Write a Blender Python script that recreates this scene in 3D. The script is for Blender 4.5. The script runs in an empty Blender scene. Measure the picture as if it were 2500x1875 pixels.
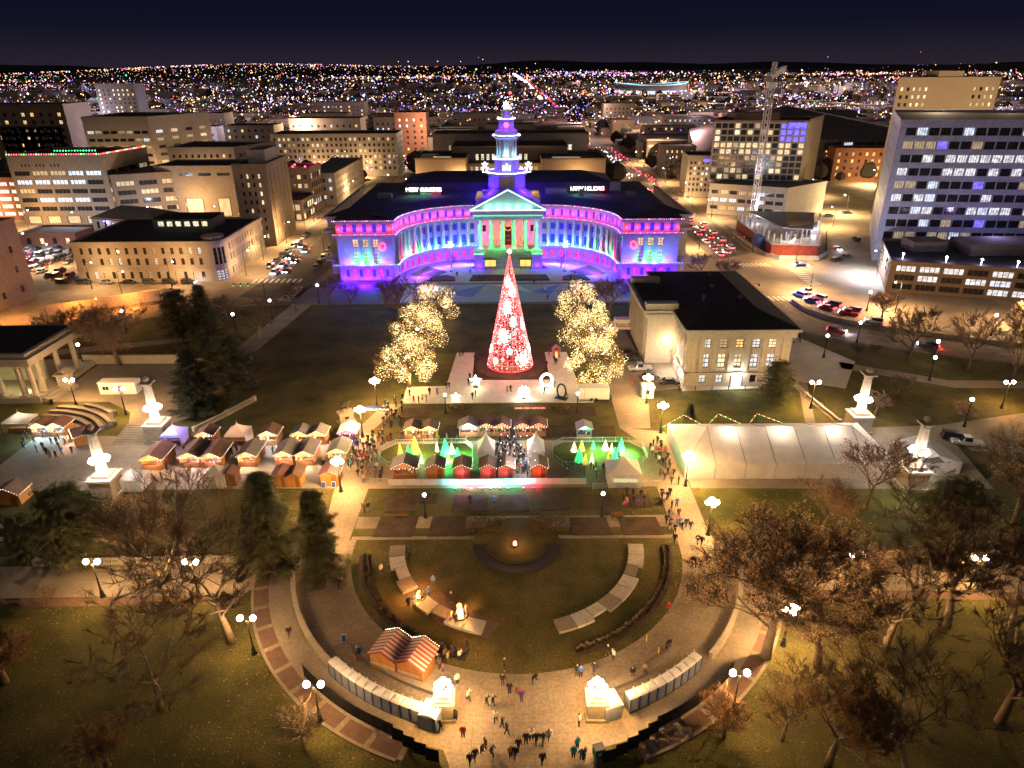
# Night aerial view of a civic centre park with a winter market, built in metres (camera above the origin, +Y away).
import bpy, bmesh, math, random
from mathutils import Vector, Matrix
SC = bpy.context.scene
COL = SC.collection
PI = math.pi
R = math.radians
rnd = random.Random(7)

# ---------------------------------------------------------------- camera, sky, skyglow fill, exposure
cam_d = bpy.data.cameras.new('camera')
cam = bpy.data.objects.new('camera', cam_d)
COL.objects.link(cam)
cam_d.sensor_width = 36.0
cam_d.lens = 24.0
cam_d.clip_start = 1.0
cam_d.clip_end = 60000.0
cam.location = (0, 0, 64)
cam.rotation_euler = (Matrix.Rotation(R(90 - 24.78), 3, 'X') @ Matrix.Rotation(R(-0.4), 3, 'Z')).to_euler()
SC.camera = cam

world = bpy.data.worlds.new('World')
SC.world = world
world.use_nodes = True
nt = world.node_tree
bg = nt.nodes['Background']
tc = nt.nodes.new('ShaderNodeTexCoord')
sep = nt.nodes.new('ShaderNodeSeparateXYZ')
ramp = nt.nodes.new('ShaderNodeValToRGB')
ramp.color_ramp.elements[0].position = 0.0
ramp.color_ramp.elements[0].color = (0.017, 0.0125, 0.020, 1)
ramp.color_ramp.elements[1].position = 0.16
ramp.color_ramp.elements[1].color = (0.0010, 0.0016, 0.0062, 1)
e2 = ramp.color_ramp.elements.new(0.05)
e2.color = (0.0042, 0.0045, 0.0125, 1)
nt.links.new(tc.outputs['Generated'], sep.inputs[0])
nt.links.new(sep.outputs['Z'], ramp.inputs[0])
nt.links.new(ramp.outputs[0], bg.inputs['Color'])
bg.inputs['Strength'].default_value = 1.0

sun_d = bpy.data.lights.new('skyglow_fill', 'SUN')  # added weak warm fill standing in for the city's skyglow
sun_d.energy = 0.22
sun_d.color = (1.0, 0.82, 0.72)
sun_d.angle = R(40)
sun = bpy.data.objects.new('skyglow_fill', sun_d)
COL.objects.link(sun)
sun.location = (0, 0, 300)
sun.rotation_euler = (R(38), R(14), 0)

vs = SC.view_settings
SC.display_settings.display_device = 'sRGB'
vs.view_transform = 'Standard'
vs.look = 'None'
vs.exposure = 0.42
vs.gamma = 1.0
vs.use_curve_mapping = False

cy = SC.cycles
SC.render.engine = 'CYCLES'
cy.use_denoising = True
try:
    cy.denoiser = 'OPENIMAGEDENOISE'
    cy.denoising_input_passes = 'RGB_ALBEDO_NORMAL'
except Exception:
    pass
cy.use_adaptive_sampling = True
cy.adaptive_threshold = 0.03
cy.adaptive_min_samples = 12
cy.max_bounces = 2
cy.light_sampling_threshold = 0.02
cy.diffuse_bounces = 1
cy.glossy_bounces = 2
cy.transmission_bounces = 2
cy.transparent_max_bounces = 6
cy.sample_clamp_indirect = 1.5
cy.use_light_tree = True
cy.caustics_reflective = False
cy.caustics_refractive = False

# ---------------------------------------------------------------- helpers
class MB:
    """Collects faces of one mesh."""
    def __init__(s):
        s.v = []; s.f = []; s.m = []
    def add(s, vs, fs, mi=0):
        o = len(s.v)
        s.v += [tuple(p) for p in vs]
        for f in fs:
            s.f.append(tuple(o + i for i in f)); s.m.append(mi)
        return s
    def box(s, x0, x1, y0, y1, z0, z1, mi=0):
        return s.add([(x0,y0,z0),(x1,y0,z0),(x1,y1,z0),(x0,y1,z0),(x0,y0,z1),(x1,y0,z1),(x1,y1,z1),(x0,y1,z1)],
                     [(0,3,2,1),(4,5,6,7),(0,1,5,4),(1,2,6,5),(2,3,7,6),(3,0,4,7)], mi)
    def obox(s, c, hx, hy, rz, z0, z1, mi=0):
        a, b = math.cos(rz), math.sin(rz)
        q = [(c[0]+a*x-b*y, c[1]+b*x+a*y) for x, y in ((-hx,-hy),(hx,-hy),(hx,hy),(-hx,hy))]
        return s.prism(q, z0, z1, mi)
    def prism(s, poly, z0, z1, mi=0, top=None):
        n = len(poly)
        if sum(poly[i][0]*poly[(i+1)%n][1]-poly[(i+1)%n][0]*poly[i][1] for i in range(n)) < 0:
            poly = list(reversed(poly))
        o = len(s.v)
        s.v += [(p[0],p[1],z0) for p in poly] + [(p[0],p[1],z1) for p in poly]
        s.f.append(tuple(o+n+i for i in range(n))); s.m.append(mi if top is None else top)
        s.f.append(tuple(o+n-1-i for i in range(n))); s.m.append(mi)
        for i in range(n):
            j = (i+1) % n
            s.f.append((o+i,o+j,o+n+j,o+n+i)); s.m.append(mi)
        return s
    def sheet(s, poly, z, mi=0):
        n = len(poly)
        if sum(poly[i][0]*poly[(i+1)%n][1]-poly[(i+1)%n][0]*poly[i][1] for i in range(n)) < 0:
            poly = list(reversed(poly))
        return s.add([(p[0],p[1],z) for p in poly], [tuple(range(n))], mi)
    def tube(s, pts, rads, n=6, mi=0, cap=True):
        o = len(s.v); k = len(pts)
        P = [Vector(p) for p in pts]
        if not isinstance(rads, (list, tuple)): rads = [rads]*k
        up = None
        for i in range(k):
            t = (P[min(i+1,k-1)] - P[max(i-1,0)])
            if t.length < 1e-9: t = Vector((0,0,1))
            t.normalize()
            if up is None:
                up = t.orthogonal().normalized()
            else:
                up = up - t*up.dot(t)
                up = up.normalized() if up.length > 1e-6 else t.orthogonal().normalized()
            w = t.cross(up)
            for j in range(n):
                a = 2*PI*j/n
                s.v.append(tuple(P[i] + (up*math.cos(a) + w*math.sin(a))*rads[i]))
        for i in range(k-1):
            for j in range(n):
                a = o+i*n+j; b = o+i*n+(j+1)%n
                s.f.append((a,b,b+n,a+n)); s.m.append(mi)
        if cap:
            s.f.append(tuple(o+n-1-j for j in range(n))); s.m.append(mi)
            s.f.append(tuple(o+(k-1)*n+j for j in range(n))); s.m.append(mi)
        return s
    def lathe(s, prof, c=(0,0,0), n=12, mi=0, a0=0.0):
        o = len(s.v); k = len(prof)
        for r, z in prof:
            for j in range(n):
                a = a0 + 2*PI*j/n
                s.v.append((c[0]+r*math.cos(a), c[1]+r*math.sin(a), c[2]+z))
        for i in range(k-1):
            for j in range(n):
                a = o+i*n+j; b = o+i*n+(j+1)%n
                s.f.append((a,b,b+n,a+n)); s.m.append(mi)
        s.f.append(tuple(o+n-1-j for j in range(n))); s.m.append(mi)
        s.f.append(tuple(o+(k-1)*n+j for j in range(n))); s.m.append(mi)
        return s
    def ball(s, c, r, n=8, k=5, mi=0, sz=1.0):
        return s.lathe([(max(r*math.sin(PI*i/k),0.002*r), -r*math.cos(PI*i/k)*sz) for i in range(k+1)], c, n, mi)
    def octa(s, c, r, mi=0):
        x,y,z = c
        return s.add([(x+r,y,z),(x,y+r,z),(x-r,y,z),(x,y-r,z),(x,y,z+r),(x,y,z-r)],
                     [(0,1,4),(1,2,4),(2,3,4),(3,0,4),(1,0,5),(2,1,5),(3,2,5),(0,3,5)], mi)
    def mesh(s, name):
        me = bpy.data.meshes.new(name)
        me.from_pydata(s.v, [], s.f)
        if any(s.m):
            me.polygons.foreach_set('material_index', s.m)
        me.update()
        return me

def ob(name, mb, mats=None, parent=None, loc=None, rz=0.0, scale=None, smooth=False, kind=None):
    me = mb.mesh(name) if isinstance(mb, MB) else mb
    o = bpy.data.objects.new(name, me)
    COL.objects.link(o)
    if mats is not None and len(me.materials) == 0:
        for m in (mats if isinstance(mats, (list, tuple)) else [mats]):
            me.materials.append(m)
    elif mats is not None:
        ml = mats if isinstance(mats, (list, tuple)) else [mats]
        for i, m in enumerate(ml):
            if i < len(o.material_slots) and me.materials[i] is not m:
                o.material_slots[i].link = 'OBJECT'; o.material_slots[i].material = m
    if smooth:
        me.polygons.foreach_set('use_smooth', [True]*len(me.polygons))
    if parent is not None: o.parent = parent
    if loc is not None: o.location = loc if len(loc) == 3 else (loc[0], loc[1], 0)
    if rz: o.rotation_euler = (0, 0, rz)
    if scale is not None: o.scale = scale if isinstance(scale, (list, tuple)) else (scale,)*3
    if kind: o['kind'] = kind
    return o

def tag(o, label, cat, group=None, kind=None):
    o['label'] = label; o['category'] = cat
    if group: o['group'] = group
    if kind: o['kind'] = kind
    return o

def thing(name, label, cat, loc=(0,0,0), rz=0.0, group=None):
    o = bpy.data.objects.new(name, None)
    COL.objects.link(o)
    o.empty_display_size = 0.3
    o.location = loc if len(loc) == 3 else (loc[0], loc[1], 0)
    o.rotation_euler = (0, 0, rz)
    return tag(o, label, cat, group)

def struct(name, mb, mats, **k):
    o = ob(name, mb, mats, **k); o['kind'] = 'structure'
    return o

def dup(o, loc=None, rz=None, label=None, parent=None, scale=None):
    c = o.copy(); COL.objects.link(c)
    if parent is not None: c.parent = parent
    for ch in KIDS(o): dup(ch, parent=c)
    if loc is not None: c.location = loc if len(loc) == 3 else (loc[0], loc[1], 0)
    if rz is not None: c.rotation_euler = (0, 0, rz)
    if scale is not None: c.scale = scale if isinstance(scale, (list, tuple)) else (scale,)*3
    if label: c['label'] = label
    KCACHE.pop(c.name, None)
    return c
KCACHE = {}
def KIDS(o):
    if o.name not in KCACHE:
        KCACHE[o.name] = list(o.children)
    return KCACHE[o.name]

# ---------------------------------------------------------------- materials
def M(name, col, rough=0.8, var=0.18, scale=1.5, metal=0.0, bump=0.0, scale2=None, col2=None, spec=0.3, c2=0.76):
    m = bpy.data.materials.new(name)
    m.use_nodes = True
    n = m.node_tree.nodes; l = m.node_tree.links
    p = n['Principled BSDF']
    p.inputs['Roughness'].default_value = rough
    p.inputs['Metallic'].default_value = metal
    p.inputs['Specular IOR Level'].default_value = spec
    if var > 0 or col2:
        t = n.new('ShaderNodeTexCoord')
        z = n.new('ShaderNodeTexNoise')
        z.inputs['Scale'].default_value = scale
        z.inputs['Detail'].default_value = 5
        z.inputs['Roughness'].default_value = 0.65
        l.new(t.outputs['Object'], z.inputs['Vector'])
        r = n.new('ShaderNodeValToRGB')
        r.color_ramp.elements[0].position = 0.30
        r.color_ramp.elements[1].position = 0.70
        a = [max(c*(1-var), 0) for c in col]
        b = [min(c*(1+var), 1) for c in (col2 or col)]
        r.color_ramp.elements[0].color = (*a, 1)
        r.color_ramp.elements[1].color = (*b, 1)
        l.new(z.outputs['Fac'], r.inputs[0])
        out = r.outputs[0]
        if scale2:
            z2 = n.new('ShaderNodeTexNoise')
            z2.inputs['Scale'].default_value = scale2
            z2.inputs['Detail'].default_value = 3
            l.new(t.outputs['Object'], z2.inputs['Vector'])
            r2 = n.new('ShaderNodeValToRGB')
            r2.color_ramp.elements[0].position = 0.35
            r2.color_ramp.elements[1].position = 0.65
            r2.color_ramp.elements[0].color = (c2, c2, c2, 1)
            r2.color_ramp.elements[1].color = (1.0, 1.0, 1.0, 1)
            l.new(z2.outputs['Fac'], r2.inputs[0])
            mx = n.new('ShaderNodeMix'); mx.data_type = 'RGBA'; mx.blend_type = 'MULTIPLY'
            mx.inputs['Factor'].default_value = 0.8
            l.new(out, mx.inputs['A']); l.new(r2.outputs[0], mx.inputs['B'])
            out = mx.outputs['Result']
        l.new(out, p.inputs['Base Color'])
        if bump:
            bn = n.new('ShaderNodeBump')
            bn.inputs['Strength'].default_value = bump
            bn.inputs['Distance'].default_value = 0.05
            l.new(z.outputs['Fac'], bn.inputs['Height'])
            l.new(bn.outputs[0], p.inputs['Normal'])
    else:
        p.inputs['Base Color'].default_value = (*col, 1)
    return m

def E(name, col, strength, sampled=False):
    m = bpy.data.materials.new(name)
    m.use_nodes = True
    n = m.node_tree.nodes
    p = n['Principled BSDF']
    p.inputs['Base Color'].default_value = (col[0]*0.5, col[1]*0.5, col[2]*0.5, 1)
    p.inputs['Emission Color'].default_value = (*col, 1)
    p.inputs['Emission Strength'].default_value = strength
    if not sampled:
        m.cycles.emission_sampling = 'NONE'
    return m

def EV(name, col, strength, scale=0.6, lo=0.35):
    """lit room behind a pane: uneven light"""
    m = E(name, col, strength)
    n = m.node_tree.nodes; l = m.node_tree.links
    t = n.new('ShaderNodeTexCoord'); oi = n.new('ShaderNodeObjectInfo')
    ad = n.new('ShaderNodeVectorMath'); ad.operation = 'ADD'
    z = n.new('ShaderNodeTexNoise'); z.inputs['Scale'].default_value = scale*4; z.inputs['Detail'].default_value = 2
    sc = n.new('ShaderNodeVectorMath'); sc.operation = 'SCALE'; sc.inputs['Scale'].default_value = 40
    l.new(oi.outputs['Random'], sc.inputs[0])
    l.new(t.outputs['Object'], ad.inputs[0]); l.new(sc.outputs[0], ad.inputs[1])
    l.new(ad.outputs[0], z.inputs['Vector'])
    mr = n.new('ShaderNodeMapRange')
    mr.inputs['From Min'].default_value = 0.3; mr.inputs['From Max'].default_value = 0.7
    mr.inputs['To Min'].default_value = strength*lo; mr.inputs['To Max'].default_value = strength*1.25
    l.new(z.outputs['Fac'], mr.inputs['Value'])
    l.new(mr.outputs[0], n['Principled BSDF'].inputs['Emission Strength'])
    return m

def lamp(parent, loc, energy, col, size=0.15, name='bulb_light', spot=None, aim=None):
    d = bpy.data.lights.new(name, 'SPOT' if spot else 'POINT')
    d.energy = energy; d.color = col; d.shadow_soft_size = size
    d.cycles.use_multiple_importance_sampling = False
    if spot:
        d.spot_size = R(spot); d.spot_blend = 0.6
    o = bpy.data.objects.new(name, d)
    COL.objects.link(o)
    o.location = loc
    if aim is not None:
        o.rotation_euler = (Vector(aim) - Vector(loc)).to_track_quat('-Z', 'Y').to_euler()
    if parent is not None: o.parent = parent
    return o

WARM = (1.0, 0.54, 0.17)
MAT = {}
def mk():
    m = MAT
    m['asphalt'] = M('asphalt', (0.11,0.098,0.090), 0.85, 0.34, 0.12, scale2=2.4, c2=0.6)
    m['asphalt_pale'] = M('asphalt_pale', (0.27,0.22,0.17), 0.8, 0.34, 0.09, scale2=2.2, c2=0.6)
    m['concrete'] = M('concrete', (0.27,0.225,0.17), 0.85, 0.16, 0.3, scale2=2.2)
    m['paving'] = M('paving', (0.275,0.22,0.155), 0.85, 0.26, 0.14, scale2=2.6, c2=0.62)
    m['pale_paving'] = M('pale_paving', (0.50,0.46,0.40), 0.8, 0.12, 0.3, scale2=2)
    m['grass'] = M('grass', (0.084,0.094,0.018), 0.95, 0.5, 0.11, scale2=4.5, col2=(0.128,0.100,0.030), c2=0.30)
    m['dry_grass'] = M('dry_grass', (0.072,0.076,0.018), 0.95, 0.5, 0.13, scale2=4.5, col2=(0.112,0.098,0.028), c2=0.30)
    m['green_grass'] = M('green_grass', (0.085,0.115,0.016), 0.95, 0.45, 0.15, scale2=4.5, col2=(0.135,0.125,0.026), c2=0.35)
    m['soil'] = M('soil', (0.070,0.046,0.030), 0.95, 0.35, 0.5, scale2=2.5, bump=0.5)
    m['red_paving'] = M('red_paving', (0.15,0.092,0.068), 0.85, 0.2, 1.2, scale2=6)
    m['limestone'] = M('limestone', (0.42,0.365,0.29), 0.8, 0.10, 0.4, scale2=2.5)
    m['granite'] = M('granite', (0.44,0.43,0.41), 0.75, 0.10, 0.4, scale2=2.5)
    m['tan_wall'] = M('tan_wall', (0.26,0.205,0.15), 0.85, 0.10, 0.12, scale2=1.2)
    m['brown_wall'] = M('brown_wall', (0.21,0.15,0.105), 0.85, 0.12, 0.15, scale2=1.5)
    m['brick_wall'] = M('brick_wall', (0.24,0.10,0.065), 0.88, 0.15, 0.4, scale2=3)
    m['white_wall'] = M('white_wall', (0.38,0.36,0.34), 0.8, 0.08, 0.12, scale2=1.0)
    m['grey_wall'] = M('grey_wall', (0.28,0.26,0.25), 0.8, 0.10, 0.12, scale2=1.2)
    m['dark_wall'] = M('dark_wall', (0.07,0.06,0.065), 0.75, 0.2, 0.2)
    m['mid_wall'] = M('mid_wall', (0.17,0.13,0.12), 0.8, 0.15, 0.2, scale2=1.2)
    m['roof'] = M('roof', (0.035,0.032,0.036), 0.9, 0.3, 0.08, scale2=0.9)
    m['roof_grey'] = M('roof_grey', (0.13,0.12,0.115), 0.9, 0.2, 0.1, scale2=0.9)
    m['glass_dark'] = M('glass_dark', (0.02,0.022,0.028), 0.12, 0, spec=0.6)
    m['frame_dark'] = M('frame_dark', (0.05,0.047,0.045), 0.5, 0.1)
    m['metal_dark'] = M('metal_dark', (0.025,0.026,0.024), 0.45, 0.2, 3, metal=0.3)
    m['metal_grey'] = M('metal_grey', (0.32,0.32,0.33), 0.4, 0.1, 3, metal=0.6)
    m['white_metal'] = M('white_metal', (0.75,0.74,0.72), 0.4, 0.05, 2)
    m['white_canvas'] = M('white_canvas', (0.74,0.70,0.66), 0.7, 0.07, 0.8, scale2=0.6, bump=0.15)
    cv = m['white_canvas']; cn_ = cv.node_tree.nodes; tl = cn_.new('ShaderNodeBsdfTranslucent'); tl.inputs['Color'].default_value = (0.75,0.70,0.64,1)
    mx_ = cn_.new('ShaderNodeMixShader'); mx_.inputs[0].default_value = 0.4
    cv.node_tree.links.new(cn_['Principled BSDF'].outputs[0], mx_.inputs[1]); cv.node_tree.links.new(tl.outputs[0], mx_.inputs[2]); cv.node_tree.links.new(mx_.outputs[0], cn_['Material Output'].inputs[0])
    m['lit_white'] = EV('lit_white', (0.92,0.95,1.0), 0.75, 0.8, 0.18)
    m['lit_warm'] = EV('lit_warm', (1.0,0.78,0.44), 0.8, 0.8, 0.2)
    m['lit_dim'] = EV('lit_dim', (0.95,0.75,0.45), 0.30)
    m['lit_yellow'] = EV('lit_yellow', (1.0,0.90,0.58), 0.95, 0.8, 0.3)
    m['lit_cool'] = EV('lit_cool', (0.75,0.85,1.0), 0.8)
    m['lit_blue'] = EV('lit_blue', (0.16,0.12,1.0), 1.5)
    m['lit_amber'] = EV('lit_amber', (1.0,0.62,0.20), 0.95)
    m['stall_white'] = EV('stall_white', (1.0,0.93,0.98), 2.6, 1.0, 0.4); m['stall_amber'] = EV('stall_amber', (1.0,0.60,0.22), 2.2, 1.0, 0.35); m['stall_cool'] = EV('stall_cool', (0.55,0.80,1.0), 2.4, 1.0, 0.4)
    m['globe'] = E('globe', (1.0,0.93,0.85), 30)
    m['globe_cool'] = E('globe_cool', (0.80,0.83,1.0), 26)
    m['fairy'] = E('fairy', (1.0,0.80,0.42), 7)
    m['fairy_white'] = E('fairy_white', (1.0,0.9,0.75), 9)
    m['led_red'] = E('led_red', (1.0,0.06,0.10), 6)
    m['led_magenta'] = E('led_magenta', (1.0,0.15,0.55), 5)
    m['led_blue'] = E('led_blue', (0.10,0.12,1.0), 6)
    m['led_green'] = E('led_green', (0.05,1.0,0.15), 5)
    m['led_cyan'] = E('led_cyan', (0.25,1.0,0.95), 5)
    m['led_white'] = E('led_white', (0.9,0.95,1.0), 4.5)
    m['led_amber'] = E('led_amber', (1.0,0.55,0.08), 5)
    m['rail_white'] = M('rail_white', (0.38,0.37,0.35), 0.5, 0.05, 2); m['tier_grey'] = M('tier_grey', (0.20,0.17,0.145), 0.85, 0.2, 1.0)
    m['wood'] = M('wood', (0.42,0.19,0.055), 0.7, 0.2, 1.5, scale2=6)
    m['wood_dark'] = M('wood_dark', (0.20,0.085,0.035), 0.75, 0.2, 1.5, scale2=6)
    m['shingle_red'] = M('shingle_red', (0.22,0.105,0.095), 0.85, 0.15, 1, scale2=5)
    m['shingle_brown'] = M('shingle_brown', (0.18,0.115,0.08), 0.85, 0.15, 1, scale2=5)
    m['shingle_grey'] = M('shingle_grey', (0.24,0.23,0.23), 0.85, 0.12, 1, scale2=5)
    m['bark'] = M('bark', (0.15,0.105,0.075), 0.95, 0.3, 1.2, scale2=6, bump=0.5)
    m['bark_pale'] = M('bark_pale', (0.30,0.235,0.17), 0.95, 0.25, 1.2, scale2=6, bump=0.5)
    m['twig'] = M('twig', (0.17,0.115,0.07), 0.95, 0.3, 0.5)
    m['leaf_brown'] = M('leaf_brown', (0.32,0.20,0.105), 0.85, 0.5, 0.5, col2=(0.50,0.32,0.17))
    m['leaf_pink'] = M('leaf_pink', (0.34,0.23,0.165), 0.85, 0.4, 0.5)
    m['needle'] = M('needle', (0.11,0.125,0.055), 0.9, 0.5, 0.6, col2=(0.18,0.18,0.085))
    m['needle_blue'] = M('needle_blue', (0.085,0.095,0.065), 0.9, 0.4, 0.6)
    m['shrub'] = M('shrub', (0.14,0.10,0.05), 0.95, 0.4, 2)
    m['paint_white'] = M('paint_white', (0.62,0.60,0.56), 0.7, 0.15, 2)
    m['tyre'] = M('tyre', (0.02,0.02,0.02), 0.8, 0)
    m['skin'] = M('skin', (0.42,0.26,0.19), 0.6, 0)
def leafy(mt):
    """leaves let light through"""
    n = mt.node_tree.nodes; l = mt.node_tree.links; p = n['Principled BSDF']; tl = n.new('ShaderNodeBsdfTranslucent'); mx = n.new('ShaderNodeMixShader'); mx.inputs[0].default_value = 0.5
    src = p.inputs['Base Color'].links[0].from_socket if p.inputs['Base Color'].links else None
    if src: l.new(src, tl.inputs['Color'])
    l.new(p.outputs[0], mx.inputs[1]); l.new(tl.outputs[0], mx.inputs[2]); l.new(mx.outputs[0], n['Material Output'].inputs[0])
    return mt
mk()
for k_ in ('leaf_brown','leaf_pink','needle','needle_blue'): leafy(MAT[k_])

# ================================================================ THE SETTING
def arc(c, r, a0, a1, n):
    return [(c[0]+r*math.cos(R(a0+(a1-a0)*i/n)), c[1]+r*math.sin(R(a0+(a1-a0)*i/n))) for i in range(n+1)]
def ring(c, r0, r1, a0, a1, n=40):
    return arc(c, r0, a0, a1, n) + list(reversed(arc(c, r1, a0, a1, n)))
def ringmesh(mb, c, r0, r1, a0, a1, z0, z1, n=40, mi=0):
    """curved wall or band, one closed strip"""
    A = arc(c, r0, a0, a1, n); B = arc(c, r1, a0, a1, n)
    vs = []
    for (a, b) in zip(A, B):
        vs += [(a[0],a[1],z0),(b[0],b[1],z0),(b[0],b[1],z1),(a[0],a[1],z1)]
    fs = []
    for i in range(n):
        o = 4*i
        for k in range(4):
            fs.append((o+k, o+4+k, o+4+(k+1)%4, o+(k+1)%4))
    fs += [(0,1,2,3), (4*n+3,4*n+2,4*n+1,4*n)]
    mb.add(vs, fs, mi)
    return mb
O0 = (0.5, 82.0)

struct('ground', MB().sheet([(-42000,-3000),(42000,-3000),(42000,48000),(-42000,48000)], -0.16), M('city_ground', (0.12,0.092,0.088), 0.95, 0.6, 0.012, scale2=0.15))
# hills beyond the city: low ridge that rises behind the roofs
hb = MB()
nx, ny = 60, 8
for j in range(ny+1):
    for i in range(nx+1):
        x = -11000 + 24000*i/nx
        t = j/ny
        y = 7500 + 6500*t
        prof = math.exp(-((x+4200)/2600)**2)*150 + math.exp(-((x+500)/1900)**2)*60 + math.exp(-((x-8200)/2600)**2)*95
        z = max(-1.0, prof*math.sin(min(t*1.25,1)*PI/2)**1.4 + 6*math.sin(x/310+j)+5*math.sin(x/130+2*j) - 8)
        hb.v.append((x, y, z))
for j in range(ny):
    for i in range(nx):
        a = j*(nx+1)+i
        hb.f.append((a,a+1,a+nx+2,a+nx+1)); hb.m.append(0)
struct('hills', hb, M('hill_scrub', (0.035,0.030,0.032), 0.95, 0.3, 0.002), smooth=True)
mb_ = MB()
for i in range(81):
    x = -26000 + 52000*i/80
    h = 190 + 90*math.sin(x/3900+0.6) + 50*math.sin(x/1700+1) + 25*math.sin(x/730)
    mb_.v += [(x, 24000, -1), (x, 26000, max(h*0.85, 60)), (x, 30000, max(h, 60)*1.1)]
for i in range(80):
    a = 3*i
    mb_.f += [(a,a+3,a+4,a+1), (a+1,a+4,a+5,a+2)]; mb_.m += [0,0]
struct('mountains', mb_, M('mountain_slope', (0.012,0.012,0.022), 1.0, 0.2, 0.001), smooth=True)

# district of streets and pavements round the park
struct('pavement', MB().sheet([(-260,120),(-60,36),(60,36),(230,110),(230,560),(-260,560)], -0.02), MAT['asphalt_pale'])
STREET = [
    ('bannock_street', [(-71,197.2),(73,196.2),(78,217.5),(-66,217.5)]),
    ('avenue', [(-85,205),(-66,202),(-64.5,240),(-72,300),(-74,420),(-74,560),(-87,560),(-88,420),(-90,300),(-82,240)]),
    ('avenue_bend', [(-66.5,201.8),(-88,203.5),(-98,202),(-110,196.5),(-128,185),(-146,175),(-190,158),(-190,138),(-140,160),(-113.5,177.5),(-92,195)]),
    ('boulevard', [(74,245),(91,256),(93,330),(94,420),(90,620),(88,1400),(70,1400),(74,620),(76,420),(75,330)]),
    ('boulevard_bend', [(73,217.8),(71.5,196),(72.5,182),(77,172),(86,163.5),(100,157),(125,147),(190,120),(190,146),(136,166),(112,178.5),(100,186),(92,198),(90,216),(97,236),(110,243),(91,255.5),(74,244.5)]),
    ('side_street', [(97.2,236),(118,226),(140,244),(150,300),(155,420),(168,420),(172,300),(166,250),(150,226),(190,205),(190,196),(140,212),(112,214),(92,216.2)]),
]
names = {'bannock_street': 'street', 'avenue': 'road', 'avenue_bend': 'road', 'boulevard': 'road', 'boulevard_bend': 'road', 'side_street': 'street'}
for nm, poly in STREET:
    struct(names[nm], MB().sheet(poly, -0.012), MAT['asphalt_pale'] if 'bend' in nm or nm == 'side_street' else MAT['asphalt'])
# kerbs along the streets
kb = MB()
def kerb(pts, w=0.3, h=0.13):
    m = MB()
    for a, b in zip(pts, pts[1:]):
        d = Vector((b[0]-a[0], b[1]-a[1])); L = d.length
        if L < 0.01: continue
        m.obox(((a[0]+b[0])/2,(a[1]+b[1])/2), L/2, w/2, math.atan2(d.y,d.x), -0.03, h)
    return struct('kerb', m, MAT['concrete'])
kerb([(-66,217.9),(-20,218.2)]); kerb([(18,218.1),(73,217.9)]); kerb([(-66,196.8),(73,195.8)])
kerb([(71.3,196),(72.3,182),(76.8,171.8),(85.8,163.2),(99.8,156.7),(124.8,146.7),(190,119.7)])
kerb([(-66.2,201.6),(-91.7,194.7),(-113.3,177.2),(-139.8,159.6),(-190,137.6)])
kerb([(-128.2,185.3),(-110.2,196.9),(-98,202.4),(-88,203.9)])
kerb([(91.5,256),(93.4,330),(94.4,420)]); kerb([(-64.2,240),(-71.7,300),(-73.7,420)])
# raised median of the bending boulevard
md = MB()
mp = [(84,196),(84.5,188),(88,181),(95,174.5),(106,168.5),(122,161),(150,149)]
for a, b in zip(mp, mp[1:]):
    d = Vector((b[0]-a[0], b[1]-a[1]))
    md.obox(((a[0]+b[0])/2,(a[1]+b[1])/2), d.length/2+0.1, 0.9, math.atan2(d.y,d.x), -0.02, 0.16)
struct('road_median', md, MAT['concrete'])
wall_t = thing('median_wall', 'low concrete barrier wall on the median of the bending boulevard', 'barrier')
for a, b in zip(mp, mp[1:]):
    d = Vector((b[0]-a[0], b[1]-a[1]))
    n_ = max(1, int(d.length/3.2))
    for i in range(n_):
        t = (i+0.5)/n_
        ob('panel', MB().obox((a[0]+d.x*t, a[1]+d.y*t), d.length/n_/2-0.06, 0.16, math.atan2(d.y,d.x), 0.15, 0.95), MAT['concrete'], wall_t)
# painted road markings
def marks(rects, nm='road_marking', mat='paint_white'):
    m = MB()
    for (x, y, hx, hy, a) in rects: m.add([(x+math.cos(a)*u-math.sin(a)*v, y+math.sin(a)*u+math.cos(a)*v, 0.0) for u, v in ((-hx,-hy),(hx,-hy),(hx,hy),(-hx,hy))], [(0,1,2,3)])
    o = struct(nm, m, MAT[mat]); o.location.z = -0.006
    return o
rect = []
for i in range(9): rect.append((74.6+1.5*i, 199.5, 0.35, 2.2, 0.1))
for i in range(10): rect.append((77+1.6*i, 238.5, 0.35, 2.2, 0.2))
for i in range(9): rect.append((98.5, 214.5+2.2*i, 2.0, 0.35, 0.1))
for i in range(9): rect.append((-86+1.9*i, 222.5, 0.4, 2.2, 0))
for i in range(9): rect.append((-69.5, 200.5+1.8*i, 2.0, 0.35, 0))
for i in range(12): rect.append((-80.5-0.01*i, 245+14*i, 0.08, 3, 0))
for i in range(26): rect.append((82.5+0.02*i, 262+13*i, 0.08, 3, 0)); rect.append((86.5, 262+13*i, 0.08, 2, 0)); rect.append((78.8, 262+13*i, 0.08, 2, 0))
marks(rect)
lane = MB()
for off in (-6.8, -3.4, 3.6, 7.0):
    for a, b in zip(mp, mp[1:]):
        d = Vector((b[0]-a[0], b[1]-a[1])); L = d.length; d.normalize(); nrm = Vector((-d.y, d.x))
        k = 0.0
        while k < L-1.4:
            p = Vector(a) + d*(k+0.7) + nrm*off
            lane.add([(p.x+d.x*u-d.y*v, p.y+d.y*u+d.x*v, 0.0) for u, v in ((-0.7,-0.07),(0.7,-0.07),(0.7,0.07),(-0.7,0.07))], [(0,1,2,3)])
            k += 3.2 if abs(off) < 5 else 1.5
struct('lane_marking', lane, MAT['paint_white'], loc=(0,0,-0.006))

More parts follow.
